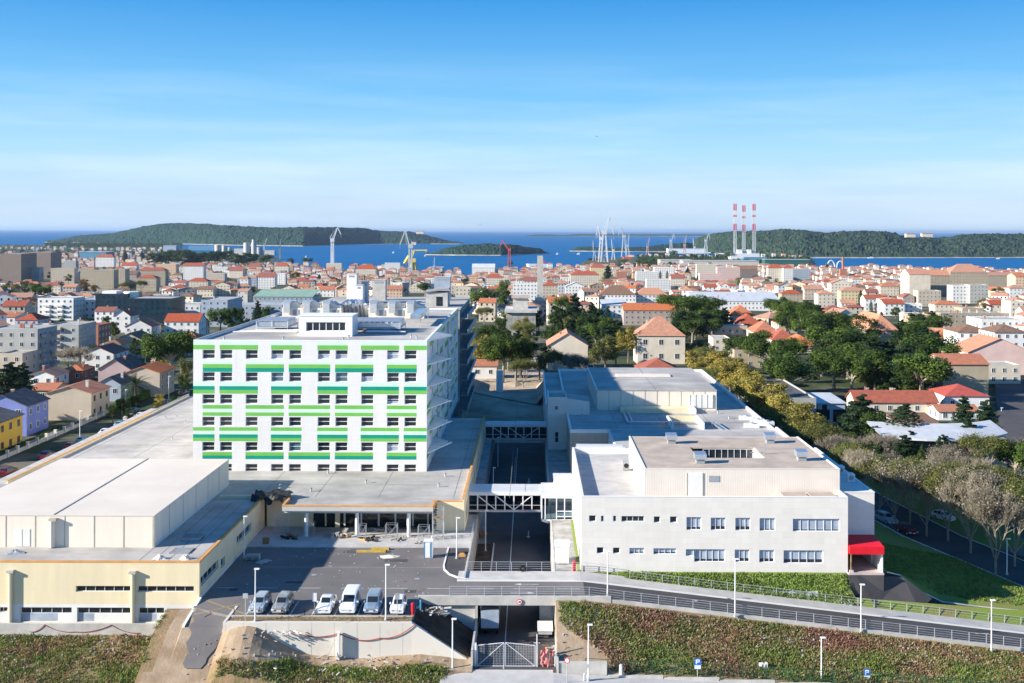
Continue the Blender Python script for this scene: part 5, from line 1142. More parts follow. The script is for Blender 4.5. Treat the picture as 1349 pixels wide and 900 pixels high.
def street_car(kind, col, px, py, z, rz, lab, group):
    o, base = proto[kind]; q = P(px, py, z); c = dup(o, q, R(rz), lab, swap={base: CP[col]} if CP[col] != base else None); c['group'] = group; c['category'] = 'van' if kind == 'van' else 'car'
    c.name = 'parked_van' if kind == 'van' else 'parked_car'; return c
G1 = 'cars along the street left of the podium'
for a in (('est','dred',12,628,'dark red car at the bottom of the left street by the photo edge'),('sed','dred',62,606,'dark red saloon alone in the middle of the row on the left street'),('hat','red',95,594,'bright red hatchback on the left street by the podium parapet'),
          ('est','lblue',111,586,'pale blue estate on the left street just beyond the bright red hatchback'),('sed','white',140,575,'white saloon parked against the podium parapet on the left street'),('est','lblue',160,565,'pale blue estate parked beyond the white saloon on the left street'),
          ('hat','red',175,559,'small red car half hidden by the podium parapet on the left street'),('hat','white',187,553,'small white car beyond the small red one on the left street')):
    street_car(a[0], a[1], a[2], a[3], .04, 90, a[4], G1)
for a in (('sed','white',172,555,'white saloon driving in the middle of the left street'),('est','blue',177,546,'blue estate parked along the garden fence on the left street'),('sed','navy',218,535,'navy saloon by the clipped hedge on the left street'),
          ('hat','dred',216,543,'dark red hatchback by the parapet near the hedge'),('est','black',243,522,'black car farthest up the left street beside the tower')):
    street_car(a[0], a[1], a[2], a[3], .04, 90, a[4], G1)
G2 = 'cars on the shaded street beside the clinic'
for a in (('est','silver',1168,686,'silver car in the shade of the street beside the clinic',-72),('hat','dred',1196,701,'dark red small car in the shade of the street beside the clinic',-72),('est','black',1231,596,'black car in the yard below the dark cedar',20),('hat','white',1244,683,'white small car deep in the shade under the bare trees',-60)):
    street_car(a[0], a[1], a[2], a[3], -3.35 if a[1] != 1231 else -2.2, a[5], a[4], G2)
G3 = 'cars on the sandy track behind the hospital'
street_car('hat','red',696,477,-2.6,80,'bright red car farthest up the sandy track behind the hospital',G3); street_car('sed','white',694,490,-2.5,80,'white car on the sandy track behind the hospital',G3); street_car('est','black',692,501,-2.4,80,'black car on the sandy track behind the hospital',G3)
street_car('est','black',1323,525,-5,60,'dark car driving on the far right road',G3)
# lorry boxes and trailer under the bridge
def boxtruck(px, py, lab, mm, L_=6, rz=0):
    q = P(px, py, -4.5); t = thing('box_truck', lab, 'truck', q)
    x, y, z = q; b = MB(); b.box(x-1.05,x+1.05,y,y+L_,z+.9,z+2.9,mm); b.box(x-1.0,x+1.0,y+.02,y+L_,z+.6,z+.9,'black'); b.build('cargo_box', t)
    b = MB(); b.box(x-.95,x+.95,y+L_+.1,y+L_+1.8,z+.6,z+2.3,mm); b.build('cab', t)
    for s in (-.85,.85):
        for yy in (y+1, y+L_+1): b = MB(); b.tube((x+s-.12,yy,z+.45),(x+s+.12,yy,z+.45),.45,'black',14); b.build('wheel', t)
boxtruck(647,838,'pale box truck parked in the shade on the left under the bridge','blind')
boxtruck(724,828,'grey-green box truck parked in the shade on the right under the bridge','stl')
q = P(720,842,-4.5); t = thing('trailer','small trailer with a white cover parked on the right behind the gate','trailer',q); x,y,z = q
b = MB(); b.box(x-.9,x+.9,y,y+2.4,z+.9,z+1.3,'white'); b.box(x-.8,x+.8,y+.1,y+2.3,z+.5,z+.9,'steel'); b.build('box', t)
for s in (-.8,.8): b = MB(); b.tube((x+s-.08,y+1.2,z+.33),(x+s+.08,y+1.2,z+.33),.33,'black',14); b.build('wheel', t)

# ------------------------------------------------------------------ things on the forecourt
q = P(565.5,736,0); t = thing('portable_toilet','white and blue portable toilet standing on the asphalt at the plaza edge','portable toilet',q); x,y,z = q
b = MB(); b.box(x-.56,x+.56,y,y+1.15,.03,2.15,'frame'); b.box(x-.57,x-.42,y-.01,y-.001,.03,2.1,'blue'); b.box(x+.3,x+.45,y-.01,y-.001,.03,2.1,'blue'); b.build('cabin', t)
b = MB(); b.box(x-.36,x+.24,y-.03,y-.011,.12,1.95,'white'); b.build('door', t)
b = MB(); b.prism([(x-.6,y-.05),(x+.6,y-.05),(x+.6,y+1.2),(x-.6,y+1.2)],2.15,lambda a,c: 2.42-abs(a-x)*.25,'white'); b.tube((x+.4,y+.9,2.3),(x+.4,y+.9,2.65),.06,'white'); b.build('roof', t)
def scaffold(px, py, z, w_, h, d, lab, mm='steel', lv=3):
    q = P(px, py, z); x,y,_ = q; t = thing('scaffold_tower', lab, 'scaffold', q, 'scaffold frames at the hospital entrance')
    for sx_ in (0, w_):
        b = MB()
        for sy in (0, d): b.tube((x+sx_,y+sy,z),(x+sx_,y+sy,z+h),.04,mm,6)
        n = int(h/.5)
        for k in range(1, n): b.tube((x+sx_,y,z+k*h/n),(x+sx_,y+d,z+k*h/n),.025,mm,4)
        b.build('frame', t)
    b = MB()
    for k in range(lv):
        z0, z1 = z+h*k/lv, z+h*(k+1)/lv
        for sy in (0, d): b.tube((x,y+sy,z0+.1),(x+w_,y+sy,z1-.1) if k % 2 else (x+w_,y+sy,z1-.1),.025,mm,4); b.tube((x,y+sy,z1),(x+w_,y+sy,z1),.025,mm,4); b.tube((x+w_,y+sy,z0+.1),(x,y+sy,z1-.1),.02,mm,4)
    b.build('brace', t)
    if h > 3: b = MB(); b.box(x,x+w_,y,y+d,z+h*.66,z+h*.66+.05,'wood'); b.build('plank', t)
scaffold(571,711,.14,1.5,4.3,1.2,'tall steel scaffold tower against the cream wall right of the canopy',lv=4)
scaffold(362,706,.14,1.9,3.0,1.2,'thin steel scaffold frame in the shade left of the canopy posts')
scaffold(509,711,.14,1.6,2.0,1.0,'low scaffold frame with crossed braces between the canopy posts','stl',1)
scaffold(552,713,.14,1.5,2.0,1.0,'low scaffold frame at the right end under the canopy','stl',1)
scaffold(474,712,.14,.9,2.0,1.0,'narrow scaffold frame just right of the middle canopy post','stl',1)
scaffold(402,708,.14,1.3,1.9,1.0,'trestle frame with a timber plank beside the left canopy post','stl',1)
def junk(lab, name, px, py, z, n, rad, mats, cat, seed, sz=(.2,.7)):
    q = P(px, py, z); g = random.Random(seed); t = thing(name, lab, cat, q); b = MB()
    for i in range(n):
        x = q[0]+g.gauss(0,rad*.5); y = q[1]+g.gauss(0,rad*.4); s = g.uniform(*sz); a = g.uniform(0,3.14); zz_ = z+g.uniform(0,.25)
        ca, sa = math.cos(a), math.sin(a); T = lambda u,v,w_,x=x,y=y,ca=ca,sa=sa,zz_=zz_,tl=g.uniform(-.3,.3): (x+u*ca-v*sa, y+u*sa+v*ca, max(z+.01, zz_+w_+u*tl))
        b.box(-s,s,-s*.3,s*.3,0,s*.3,g.choice(mats),T)
    b.build('pile', t); return t
junk('heap of tools and timber beside the left scaffold frames','building_rubble',452,708,.14,16,1.6,['wood','stl','concd','walk'],'rubble',1)
junk('heap of sacks and tools below the canopy beside the middle post','building_rubble',487,712,.14,14,1.2,['stl','orange','concd','black'],'rubble',2)
junk('heap of red crates and boards under the canopy','building_rubble',500,700,.14,12,1.0,['rust','wood','conc'],'rubble',3,(.15,.45))
junk('dark heap of hoses under the right half of the canopy','building_rubble',524,713,.14,14,1.1,['black','stl','concd'],'rubble',4,(.12,.4))
junk('black heap of sheeting on the shaded plaza','building_rubble',385,710,.14,10,1.3,['tarp','black','wood'],'rubble',5,(.3,.7))
junk('orange toolbox and tools at the foot of the right scaffold','building_rubble',553,716,.14,8,.6,['orange','stl','black'],'rubble',6,(.1,.3))
junk('scattered red steel props and boards lying in the soil bed','building_rubble',632,705,-4.3,22,1.2,['rust','rust','wood','stl'],'rubble',7,(.3,1.2))
junk('broken concrete and planks heaped left of the gate','building_rubble',607,880,-4.8,40,1.8,['conc','wood','walk','stl','blue'],'rubble',8,(.2,.8))
junk('loose stones and timber against the right trench wall','building_rubble',733,856,-4.2,16,.9,['conc','wood','dirt'],'rubble',9,(.15,.5))
junk('boards and bricks on the raised soil left of the bridge','building_rubble',574,806,0,26,1.4,['wood','conc','wood','walk'],'rubble',10,(.15,.5))
junk('broken stones on top of the dirt mound at the wall end','building_rubble',372,832,-1.1,110,3.0,['conc','walk','concd','creamw'],'rubble',11,(.08,.3))
junk('loose stones along the foot of the retaining wall','building_rubble',470,862,-3.7,110,8,['conc','walk','dirt'],'rubble',12,(.08,.3))
junk('small rubble and plants in the courtyard far behind the footbridges','building_rubble',640,505,-3.3,40,7,['blind','concd','conc'],'rubble',13,(.3,1))
heap('sand_heap','pale heap of spilled plaster on the forecourt asphalt','heap',P(515,734,0)[0],P(515,734,0)[1],0,1.5,1.0,.18,'box',seed=7)
for i, (px, py, w_) in enumerate(((490,729,3.9),(502,725.5,2.4))):
    q = P(px,py,0); t = thing('timber_beam', ['long yellow formwork beam lying on the forecourt asphalt','shorter yellow formwork beam lying just behind the long one'][i],'beam',q); b = MB(); b.box(q[0]-w_/2,q[0]+w_/2,q[1],q[1]+.5,.02,.22,'yellow'); b.box(q[0]+w_/2,q[0]+w_/2+.12,q[1],q[1]+.5,.02,.24,'black'); b.build('beam', t)
def pallet(px, py, lab, rz, z=0, n=1, mm='conc'):
    q = P(px,py,z); t = local('pallet', lab, 'pallet', (q[0],q[1],z+.01), None, R(rz)); b = MB()
    for l in range(n):
        for k in range(7): b.box(-.9,.9,-.6+k*.18,-.5+k*.18,l*.22+.12,l*.22+.15,mm)
        for k in range(3): b.box(-.9+k*.82,-.76+k*.82,-.6,.58,l*.22,l*.22+.119,mm)
    sub(b,'slat',t)
pallet(335,738,'grey pallet stack near the annex wall in the shade',5,0,3); pallet(349,742,'single grey pallet lying tilted in the shade of the forecourt',55)
pallet(583,809,'grey pallet lying on the dark soil under the bridge edge',-30,-.6)
q = P(351,718,.14); t = thing('timber_crate','small orange-brown timber crate on the shaded plaza edge','crate',q); b = MB(); b.box(q[0]-.4,q[0]+.4,q[1],q[1]+.7,.16,.8,'wood'); b.box(q[0]-.45,q[0]+.45,q[1]-.05,q[1]+.75,.8,.86,'wood'); b.build('box', t)
q = P(610,734,.06); t = thing('traffic_block','orange block barrier standing on the dark asphalt triangle','barrier',q); b = MB(); b.box(q[0]-.45,q[0]+.45,q[1],q[1]+.4,.07,.35,'orange'); b.box(q[0]-.3,q[0]+.3,q[1]+.05,q[1]+.35,.35,.5,'orange'); b.build('block', t)
q = P(690,753,.13); t = thing('tyre','black tyre leaning on the bridge railing','tyre',q); b = MB(); n = 18
for i in range(n): a0, a1 = 2*math.pi*i/n, 2*math.pi*(i+1)/n; b.tube((q[0]+.3*math.cos(a0),q[1],.5+.3*math.sin(a0)),(q[0]+.3*math.cos(a1),q[1],.5+.3*math.sin(a1)),.12,'black',8)
b.build('tread', t)
for px, py, z, m1, lab in ((758,752,0,'red','red hydrant cabinet beside the railing in front of the clinic'),(545.5,810,0,'red','red post beside the rightmost parking bay'),(556,806,0,'blue','blue standpipe beside the rightmost parking bay')):
    q = P(px,py,z); t = thing('hydrant' if m1 != 'blue' else 'standpipe', lab, 'hydrant', q); b = MB(); b.tube(q,(q[0],q[1],z+1.15),.19 if m1 == 'red' else .12,m1,12); b.build('body', t); b = MB(); b.tube((q[0],q[1],z+1.15),(q[0],q[1],z+1.3),.23 if m1 == 'red' else .15,m1,12,.1); b.build('cap', t)
for i, (px, py, lab) in enumerate(((772,899,'white bollard beside the lower lamp post, left of the pair'),(776,899,'white bollard beside the lower lamp post, right of the pair'),(820,891,'thick white concrete bollard on the lower pavement'))):
    q = P(px,py,-4.9); t = thing('bollard', lab, 'bollard', q); r = .13 if i < 2 else .22; b = MB(); b.tube((q[0],q[1],q[2]-.3),(q[0],q[1],q[2]+(.9 if i < 2 else 1.2)),r,'white',12,r*.8); b.build('post', t); b = MB(); b.tube((q[0],q[1],q[2]+(.9 if i < 2 else 1.2)),(q[0],q[1],q[2]+(1.0 if i < 2 else 1.35)),r*.8,'frame',12,r*.3); b.build('cap', t)
for i,(px,py) in enumerate(((310,813),(343,812),(373,812),(403,812),(440,812))):
    q = P(px,py,0); t = thing('bollard', 'thin black bollard on the grass strip, '+['leftmost','second','third','fourth','rightmost'][i]+' of five','bollard',q,'thin black bollards along the grass strip'); b = MB(); b.tube(q,(q[0],q[1],.95),.045,'black',6); b.build('post', t)
q = P(805,891,-5.1); t = thing('manhole_box','rusty brown box lid on the lower pavement','box',q); b = MB(); b.box(q[0]-.4,q[0]+.4,q[1],q[1]+.5,-5.3,-4.75,'rust'); b.build('lid', t)
q = P(1009,890,-5.6); t = thing('stone_marker','white forked stone marker at the foot of the right embankment','marker',q); x,y,z = q; b = MB(); b.box(x-.25,x+.25,y,y+.3,z-.3,z+1.3,'white'); b.box(x-.55,x-.1,y,y+.3,z+1.0,z+1.4,'white'); b.box(x+.1,x+.35,y,y+.3,z+.9,z+1.45,'white'); b.build('block', t)
q = P(1122,881,-5.6); t = thing('stone_block','small white tilted block on the right embankment slope','block',q); b = MB(); b.prism([(q[0]-.35,q[1]),(q[0]+.35,q[1]),(q[0]+.35,q[1]+.4),(q[0]-.35,q[1]+.4)],-5.7,lambda x,y: -5.1-.3*(x-q[0]),'white'); b.build('block', t)
# flower bed of brick on the lawn
t = thing('brick_bed','raised brick bed edged with pale stone on the lawn bank below the clinic','planter',(33,141.5,-2.4)); b = MB()
for s_ in ((29.6,36.2,141.3,141.42,-4,-2.15),(29.6,29.75,141.43,142.38,-4,-2.15),(36.05,36.2,141.43,142.38,-4,-2.15)): b.box(*s_,'conc')
b.build('edging', t); b = MB(); b.box(29.76,36.04,141.43,142.38,-4,-2.35,'soil'); b.box(31.6,35.2,141.6,142.2,-2.35,-2.2,'rust'); b.box(31.2,31.4,141.9,142.1,-2.3,-1.3,'wood'); b.build('brickwork', t)
q = P(1118,772,-1.5); zg = ground_z(q[0],q[1]); b = MB(mat('agave_leaf',(.30,.38,.33),.6,.15))
g = random.Random(8)
for i in range(26): a = g.uniform(0,6.28); e_ = g.uniform(.3,1.3); L1 = g.uniform(.6,1.0); d = Vector((math.cos(a)*math.cos(e_), math.sin(a)*math.cos(e_), math.sin(e_))); b.tube((q[0],q[1],zg), Vector((q[0],q[1],zg))+d*L1, .09, None, 4, .01)
tag(b.build('agave', None, loc=(q[0],q[1],zg)),'pale spiky agave on the lawn below the red awning','plant')
# birds
def bird(px, py, Y, s, lab):
    x, z = X_(px,Y), Z_(py,Y); mb = MB(mat('gull_grey',(.12,.12,.13),.8,.1)); mb.tube((x-.05*s,Y,z),(x+.28*s,Y,z),.06*s,None,6,.02*s); mb.tube((x-.22*s,Y,z),(x-.05*s,Y,z),.02*s,None,6,.06*s)
    for q in (-1,1): mb.poly([(x,Y-.08*s,z+.03*s),(x,Y+.1*s,z+.03*s),(x+q*.4*s,Y,z+.2*s)]); mb.poly([(x+q*.4*s,Y-.01,z+.2*s),(x+q*.4*s,Y+.1*s,z+.2*s),(x+q*.85*s,Y+.05*s,z+.05*s)])
    tag(mb.build('seagull', None, loc=(x,Y,z)), lab, 'bird', 'gulls in the sky')
bird(785.5,179.5,260,1.1,'dark gull high in the sky above the tower cranes'); bird(633,296,240,.9,'small gull low over the sea by the forested island'); bird(563,262,300,.9,'tiny gull in the pale sky above the left headland')

g = random.Random(77); mb = MB('walk','wood','concd'); 
for _ in range(160):
    x, y = g.uniform(-36,-12), g.uniform(131,152); s_ = g.uniform(.02,.07); mb.box(x-s_,x+s_*g.uniform(1,3),y-s_,y+s_,.005,.01+s_,g.choice(['walk','walk','wood','concd']))
struct(mb.build('litter'), 'stuff')
mb = MB()
for x, y, w_, h_ in ((-30,137,2.2,.8),(-19,146,3,1.2),(-15,133.5,1.4,1.1),(-25,150,1.8,.7),(-36,134,1,1)): mb.box(x,x+w_,y,y+h_,-.1,.006,'asph')
mb.box(-34,-9,143.6,143.68,-.1,.007,'concd')
for x, y in ((-27,140.4),(-14,139),(20,135.8)): mb.tube((x,y,-.1 if x < 0 else -3),(x,y,(.012 if x < 0 else road_z(x)+.02)),.35,'stl',14)
struct(mb.build('road_patch'))
# ------------------------------------------------------------------ auto labels: look + landmark + order, so that each points at one thing
LM = [('the long brown apartment slab',33,350),('the white stepped apartment block',88,405),('the dark glass office block',175,400),('the grey block with pink balconies',35,460),('the palm',183,520),('the mauve house',155,500),('the pale silos',325,328),
      ('the green-roofed hall',370,392),('the left white jib crane',441,325),('the yellow crane',545,345),('the ward tower roof',480,425),('the red crane',670,337),('the tall grey memorial pillar',712,365),('the tallest pair of white cranes',793,317),
      ('the cream villa',872,450),('the pink gabled house',750,460),('the orange-roofed grey hall',850,410),('the long white sheet roof',975,393),('the pink stepped block',950,357),('the striped chimneys',980,300),('the cream block with grey side',1040,360),
      ('the white arches',1100,347),('the long red-roofed barracks',1030,430),('the low white tiled cottage row',1180,525),('the huge tiled institution',1270,375),('the ochre hipped house',1258,445),('the bare stone gable house',1272,490),('the pink warehouse',1312,465),('the curved grey roof',1265,590),
      ('the red-roofed white house',1272,525),('the grey terrace with chimneys',1290,415),('the brown hipped roof',820,385),('the white gabled wall',757,388),('the red awning',1140,720),('the taupe roofed hall',970,600)]
ORD = ['first','second','third','fourth','fifth','sixth','seventh','eighth','ninth','tenth','eleventh','twelfth','thirteenth','fourteenth','fifteenth','sixteenth','seventeenth','eighteenth','nineteenth','twentieth']
AUTO = []     # (object, description, plural noun, px, py)
def auto(o, desc, px, py): AUTO.append((o, desc, px, py))
def resolve_labels():
    groups = {}
    for o, desc, px, py in AUTO:
        best = min(LM, key=lambda l: math.hypot((px-l[1])*.8, (py-l[2])*1.3)); dx, dy = px-best[1], py-best[2]
        rel = ('left of' if dx < 0 else 'right of') if abs(dx) > abs(dy)*1.4 else ('behind' if dy < 0 else 'in front of')
        groups.setdefault((desc, rel, best[0]), []).append((px, py, o))
    for (desc, rel, lm), its in groups.items():
        its.sort(key=lambda q: (q[0], q[1])); n = len(its)
        for i, (px, py, o) in enumerate(its):
            w = '' if n == 1 else (', leftmost' if i == 0 else ', rightmost' if i == n-1 else ', %s' % (ORD[i] if i < 20 else 'number %d' % (i+1)))
            lb = '%s %s %s%s' % (desc, rel, lm, w)
            for cut in (' the ', ' with ', ' from left'):
                if len(lb.split()) > 16: lb = lb.replace(cut, ' ')
            o['label'] = lb

# ------------------------------------------------------------------ trees
def leafmat(name, c, c2, tr=.25, sc=.5): return mat(name, c, .75, .2, sc, col2=c2, spec=.15, lo=.4, hi=.6, rand=.22, trans=tr, detail=4)
LV = dict(pine=leafmat('pine_needles',(.10,.155,.025),(.03,.06,.016)), dark=leafmat('cedar_needles',(.035,.065,.028),(.014,.032,.016)), oak=leafmat('green_leaves',(.06,.10,.022),(.025,.05,.014)),
          autumn=leafmat('autumn_leaves',(.40,.32,.07),(.22,.20,.05)), rusty=leafmat('rusty_leaves',(.28,.15,.04),(.13,.08,.03)), olive=leafmat('olive_leaves',(.20,.20,.06),(.09,.11,.035)), twig=leafmat('pale_twigs',(.30,.26,.20),(.17,.15,.11),.1), hedge=leafmat('hedge_leaves',(.10,.17,.03),(.05,.1,.02)))
bark = mat('grey_bark', (.20,.16,.12), .95, .2, 3, bump=.4); barkl = mat('pale_bark', (.34,.29,.22), .95, .2, 3, bump=.4)
def leaves(mb, c, r, n, g, size, flat=1.0, up=.35, shell=.55):
    for _ in range(n):
        d = Vector((g.gauss(0,1), g.gauss(0,1), g.gauss(0,1))); d.normalize(); rr = r*(shell+(1-shell)*g.random())*(1 if g.random() < .85 else 1.15)
        p = Vector(c)+Vector((d.x*rr, d.y*rr, d.z*rr*flat)); nn = (d+Vector((g.gauss(0,.5),g.gauss(0,.5),up+g.gauss(0,.4)))).normalized()
        u = nn.orthogonal().normalized(); a = g.random()*6.28; u = (Matrix.Rotation(a,3,nn) @ u); w = nn.cross(u); s = size*g.uniform(.6,1.35)
        i = len(mb.v); mb.v += [tuple(p+u*s), tuple(p+w*s*.8), tuple(p-u*s), tuple(p-w*s*.8)]; mb.f.append((i,i+1,i+2,i+3)); mb.m.append(0)
def tree_mesh(kind, seed):
    """unit height 10; returns trunk MB, crown MB"""
    g = random.Random(seed); tr = MB(barkl if kind in ('bare','twiggy','umbrella') else bark); H = 10.0
    if kind == 'umbrella':
        cr = MB(LV['pine']); tr.tube((0,0,-1),(.3,.1,5),.3,None,7,.2); lobes = []
        for i in range(17): a = g.uniform(0,6.28); d = 3.1*math.sqrt(g.random()); lobes.append((d*math.cos(a), d*math.sin(a), 7.0+g.uniform(-1.3,1.5)-d*.28, g.uniform(1.2,1.9)))
        for x,y,z,r in lobes: tr.tube((.3,.1,3.8+g.uniform(-.5,.5)),(x*.9,y*.9,z-.6),.12,None,5,.05); leaves(cr,(x,y,z),r,300,g,.16,.75,.5)
    elif kind == 'pine':
        cr = MB(LV['oak'] if seed % 2 else LV['pine']); tr.tube((0,0,-1),(.2,0,7),.3,None,7,.15)
        for i in range(20): h = g.uniform(3.2,9.2); m = 3.0*(1-((h-5.2)/5.2)**2)**.5 if abs(h-5.2) < 5.1 else .4; a = g.uniform(0,6.28); d = g.uniform(.25,.8)*m; x,y = d*math.cos(a), d*math.sin(a); tr.tube((0.1,0,h-1),(x,y,h),.09,None,4,.04); leaves(cr,(x,y,h),g.uniform(.9,1.5),230,g,.17,.75,.4)
    elif kind == 'cedar':
        cr = MB(LV['dark']); tr.tube((0,0,-1),(0,0,9),.35,None,7,.08)
        for i in range(24): h = 1.6+8*(i/24); m = 3.4*(1-i/24)**.75+.35; a = i*2.4+g.uniform(-.3,.3); d = m*.62; x,y = d*math.cos(a), d*math.sin(a); tr.tube((0,0,h),(x,y,h+.2),.08,None,4,.03); leaves(cr,(x,y,h+.2),m*.52,190,g,.17,.42,.6); leaves(cr,(x*.35,y*.35,h),m*.4,60,g,.17,.6)
    elif kind == 'cypress':
        cr = MB(LV['dark'] if seed % 2 else LV['oak']); tr.tube((0,0,-1),(0,0,2),.2,None,6,.15)
        for i in range(16): h = .9+8.8*i/15; m = 1.25*math.sin(math.pi*min(1,(i+1.2)/17.5))**.6*(1 if i < 11 else 1-(i-10)*.13); leaves(cr,(g.uniform(-.12,.12),g.uniform(-.12,.12),h),max(.18,m),190,g,.12,.8,.3,.8)
    elif kind in ('autumn','olive','rusty','round'):
        cr = MB(LV[{'round':'oak'}.get(kind,kind)]); tr.tube((0,0,-1),(0,.1,4),.26,None,7,.16)
        for i in range(19): a = g.uniform(0,6.28); h = g.uniform(3.4,8.8); m = 3.2*math.sqrt(max(0.05,1-((h-5.8)/3.6)**2)); d = g.uniform(.3,.85)*m; x,y = d*math.cos(a), d*math.sin(a); tr.tube((0,.1,3.5),(x,y,h),.1,None,4,.02); leaves(cr,(x,y,h),g.uniform(.9,1.4),190,g,.15,.85,.3,.35)
    else:   # bare or twiggy: forking limbs and a haze of twigs
        cr = MB(LV['twig'] if kind == 'bare' else LV['olive']); tr.tube((0,0,-1),(0,0,1.5),.16,None,7,.13)
        def br(p, d, L_, r, lv):
            q = p+d*L_; tr.tube(p, q, r, None, 4 if lv else 6, r*.6)
            if lv >= 3:
                for _ in range(12 if kind == 'bare' else 9):
                    e_ = (d+Vector((g.gauss(0,.4),g.gauss(0,.4),g.gauss(.45,.35)))).normalized(); s_ = p.lerp(q, g.random()); ee = s_+e_*g.uniform(.6,1.4); w = e_.orthogonal().normalized()*.022
                    i = len(cr.v); cr.v += [tuple(s_-w), tuple(s_+w), tuple(ee+w*.4), tuple(ee-w*.4)]; cr.f.append((i,i+1,i+2,i+3)); cr.m.append(0)
                    if (kind == 'twiggy' and g.random() < .7) or g.random() < .3: leaves(cr, tuple(ee), .35, 2 if kind == 'bare' else 4, g, .085)
                return
            for _ in range(4 if lv < 2 else 3):
                e_ = (d+Vector((g.gauss(0,.42),g.gauss(0,.42),g.gauss(.18,.22)))).normalized(); br(q, e_, L_*g.uniform(.62,.82), r*.55, lv+1)
        for _ in range(6): d = Vector((g.gauss(0,.36),g.gauss(0,.35),1)).normalized(); br(Vector((0,0,g.uniform(1.0,1.5))), d, 2.4, .085, 0)
    return tr, cr
NOUN = dict(umbrella='umbrella pine', pine='bushy pine', cedar='dark cedar', cypress='slim dark cypress', autumn='yellow autumn tree', olive='olive green tree', rusty='rust coloured tree', round='round green tree', bare='bare pale-twigged tree', twiggy='half bare yellowing tree')
PROT = {}
def tree(kind, px, py, hpx, wide=1.0, z=None, Y=None, desc=None):
    if Y is None:
        zz_ = 0 if z is None else z
        for _ in range(8):
            q = P(px, max(py, PY_+6), zz_); zz_ = ground_z(q[0], q[1]) if z is None else z
        loc = (q[0], q[1], zz_)
    else: X = X_(px, Y); loc = (X, Y, ground_z(X, Y) if z is None else z)
    h = hpx*loc[1]/F
    v = rnd.randrange(2 if kind in ('cypress','rusty','olive','bare','twiggy') else 3); key = (kind, v)
    if key not in PROT:
        t = local(NOUN[kind].replace(' ','_').replace('-','_'), 'tree', 'tree'); tr, cr = tree_mesh(kind, 10+v*7+len(kind)); sub(tr,'trunk',t); sub(cr,'crown',t); PROT[key] = t; o = t; index_kids(t)
        o.location = loc; o.rotation_euler = (0,0,rnd.uniform(0,6.28)); o.scale = (h/10*wide, h/10*wide, h/10)
    else: o = dup(PROT[key], loc, rnd.uniform(0,6.28), 'tree', (h/10*wide, h/10*wide, h/10))
    o['group'] = {'twiggy':'half bare yellowing trees','bare':'bare trees'}.get(kind, NOUN[kind]+'s'); o['category'] = 'tree'
    auto(o, desc or NOUN[kind], px, py-hpx*.5); TREES.append((loc[0], loc[1], h*.3*wide)); return o
TREES = []
# row beside the right building, getting barer towards the camera
for i, (px, py, hp, k) in enumerate(((930,488,34,'twiggy'),(946,500,40,'autumn'),(962,512,42,'autumn'),(975,520,44,'autumn'),(990,532,46,'autumn'),(1003,545,50,'autumn'),(1018,556,52,'autumn'),(1034,570,54,'autumn'),(1050,584,55,'autumn'),(1068,600,58,'autumn'),
        (1083,612,58,'twiggy'),(1100,628,62,'bare'),(1118,645,70,'twiggy'),(1138,662,78,'bare'),(1160,680,85,'twiggy'),(1180,690,92,'bare'),(1200,690,95,'twiggy'),(1222,706,105,'bare'),(1250,712,112,'twiggy'),(1280,728,120,'bare'),(1313,757,128,'bare'),(1338,745,120,'twiggy'),(1300,705,95,'bare'),(1268,690,90,'twiggy'),(1240,670,78,'bare'),(1325,700,92,'twiggy'))):
    tree(k, px, py, hp*1.08, 1.6 if k == 'autumn' else .88, z=-2.3 if px < 1150 else None)
for i in range(13):
    px = 938+i*12.3; py = 497+i*9.3; tree('autumn' if i < 9 else 'twiggy', px, py+3, 40+i*1.6, 1.5, z=-2.3)
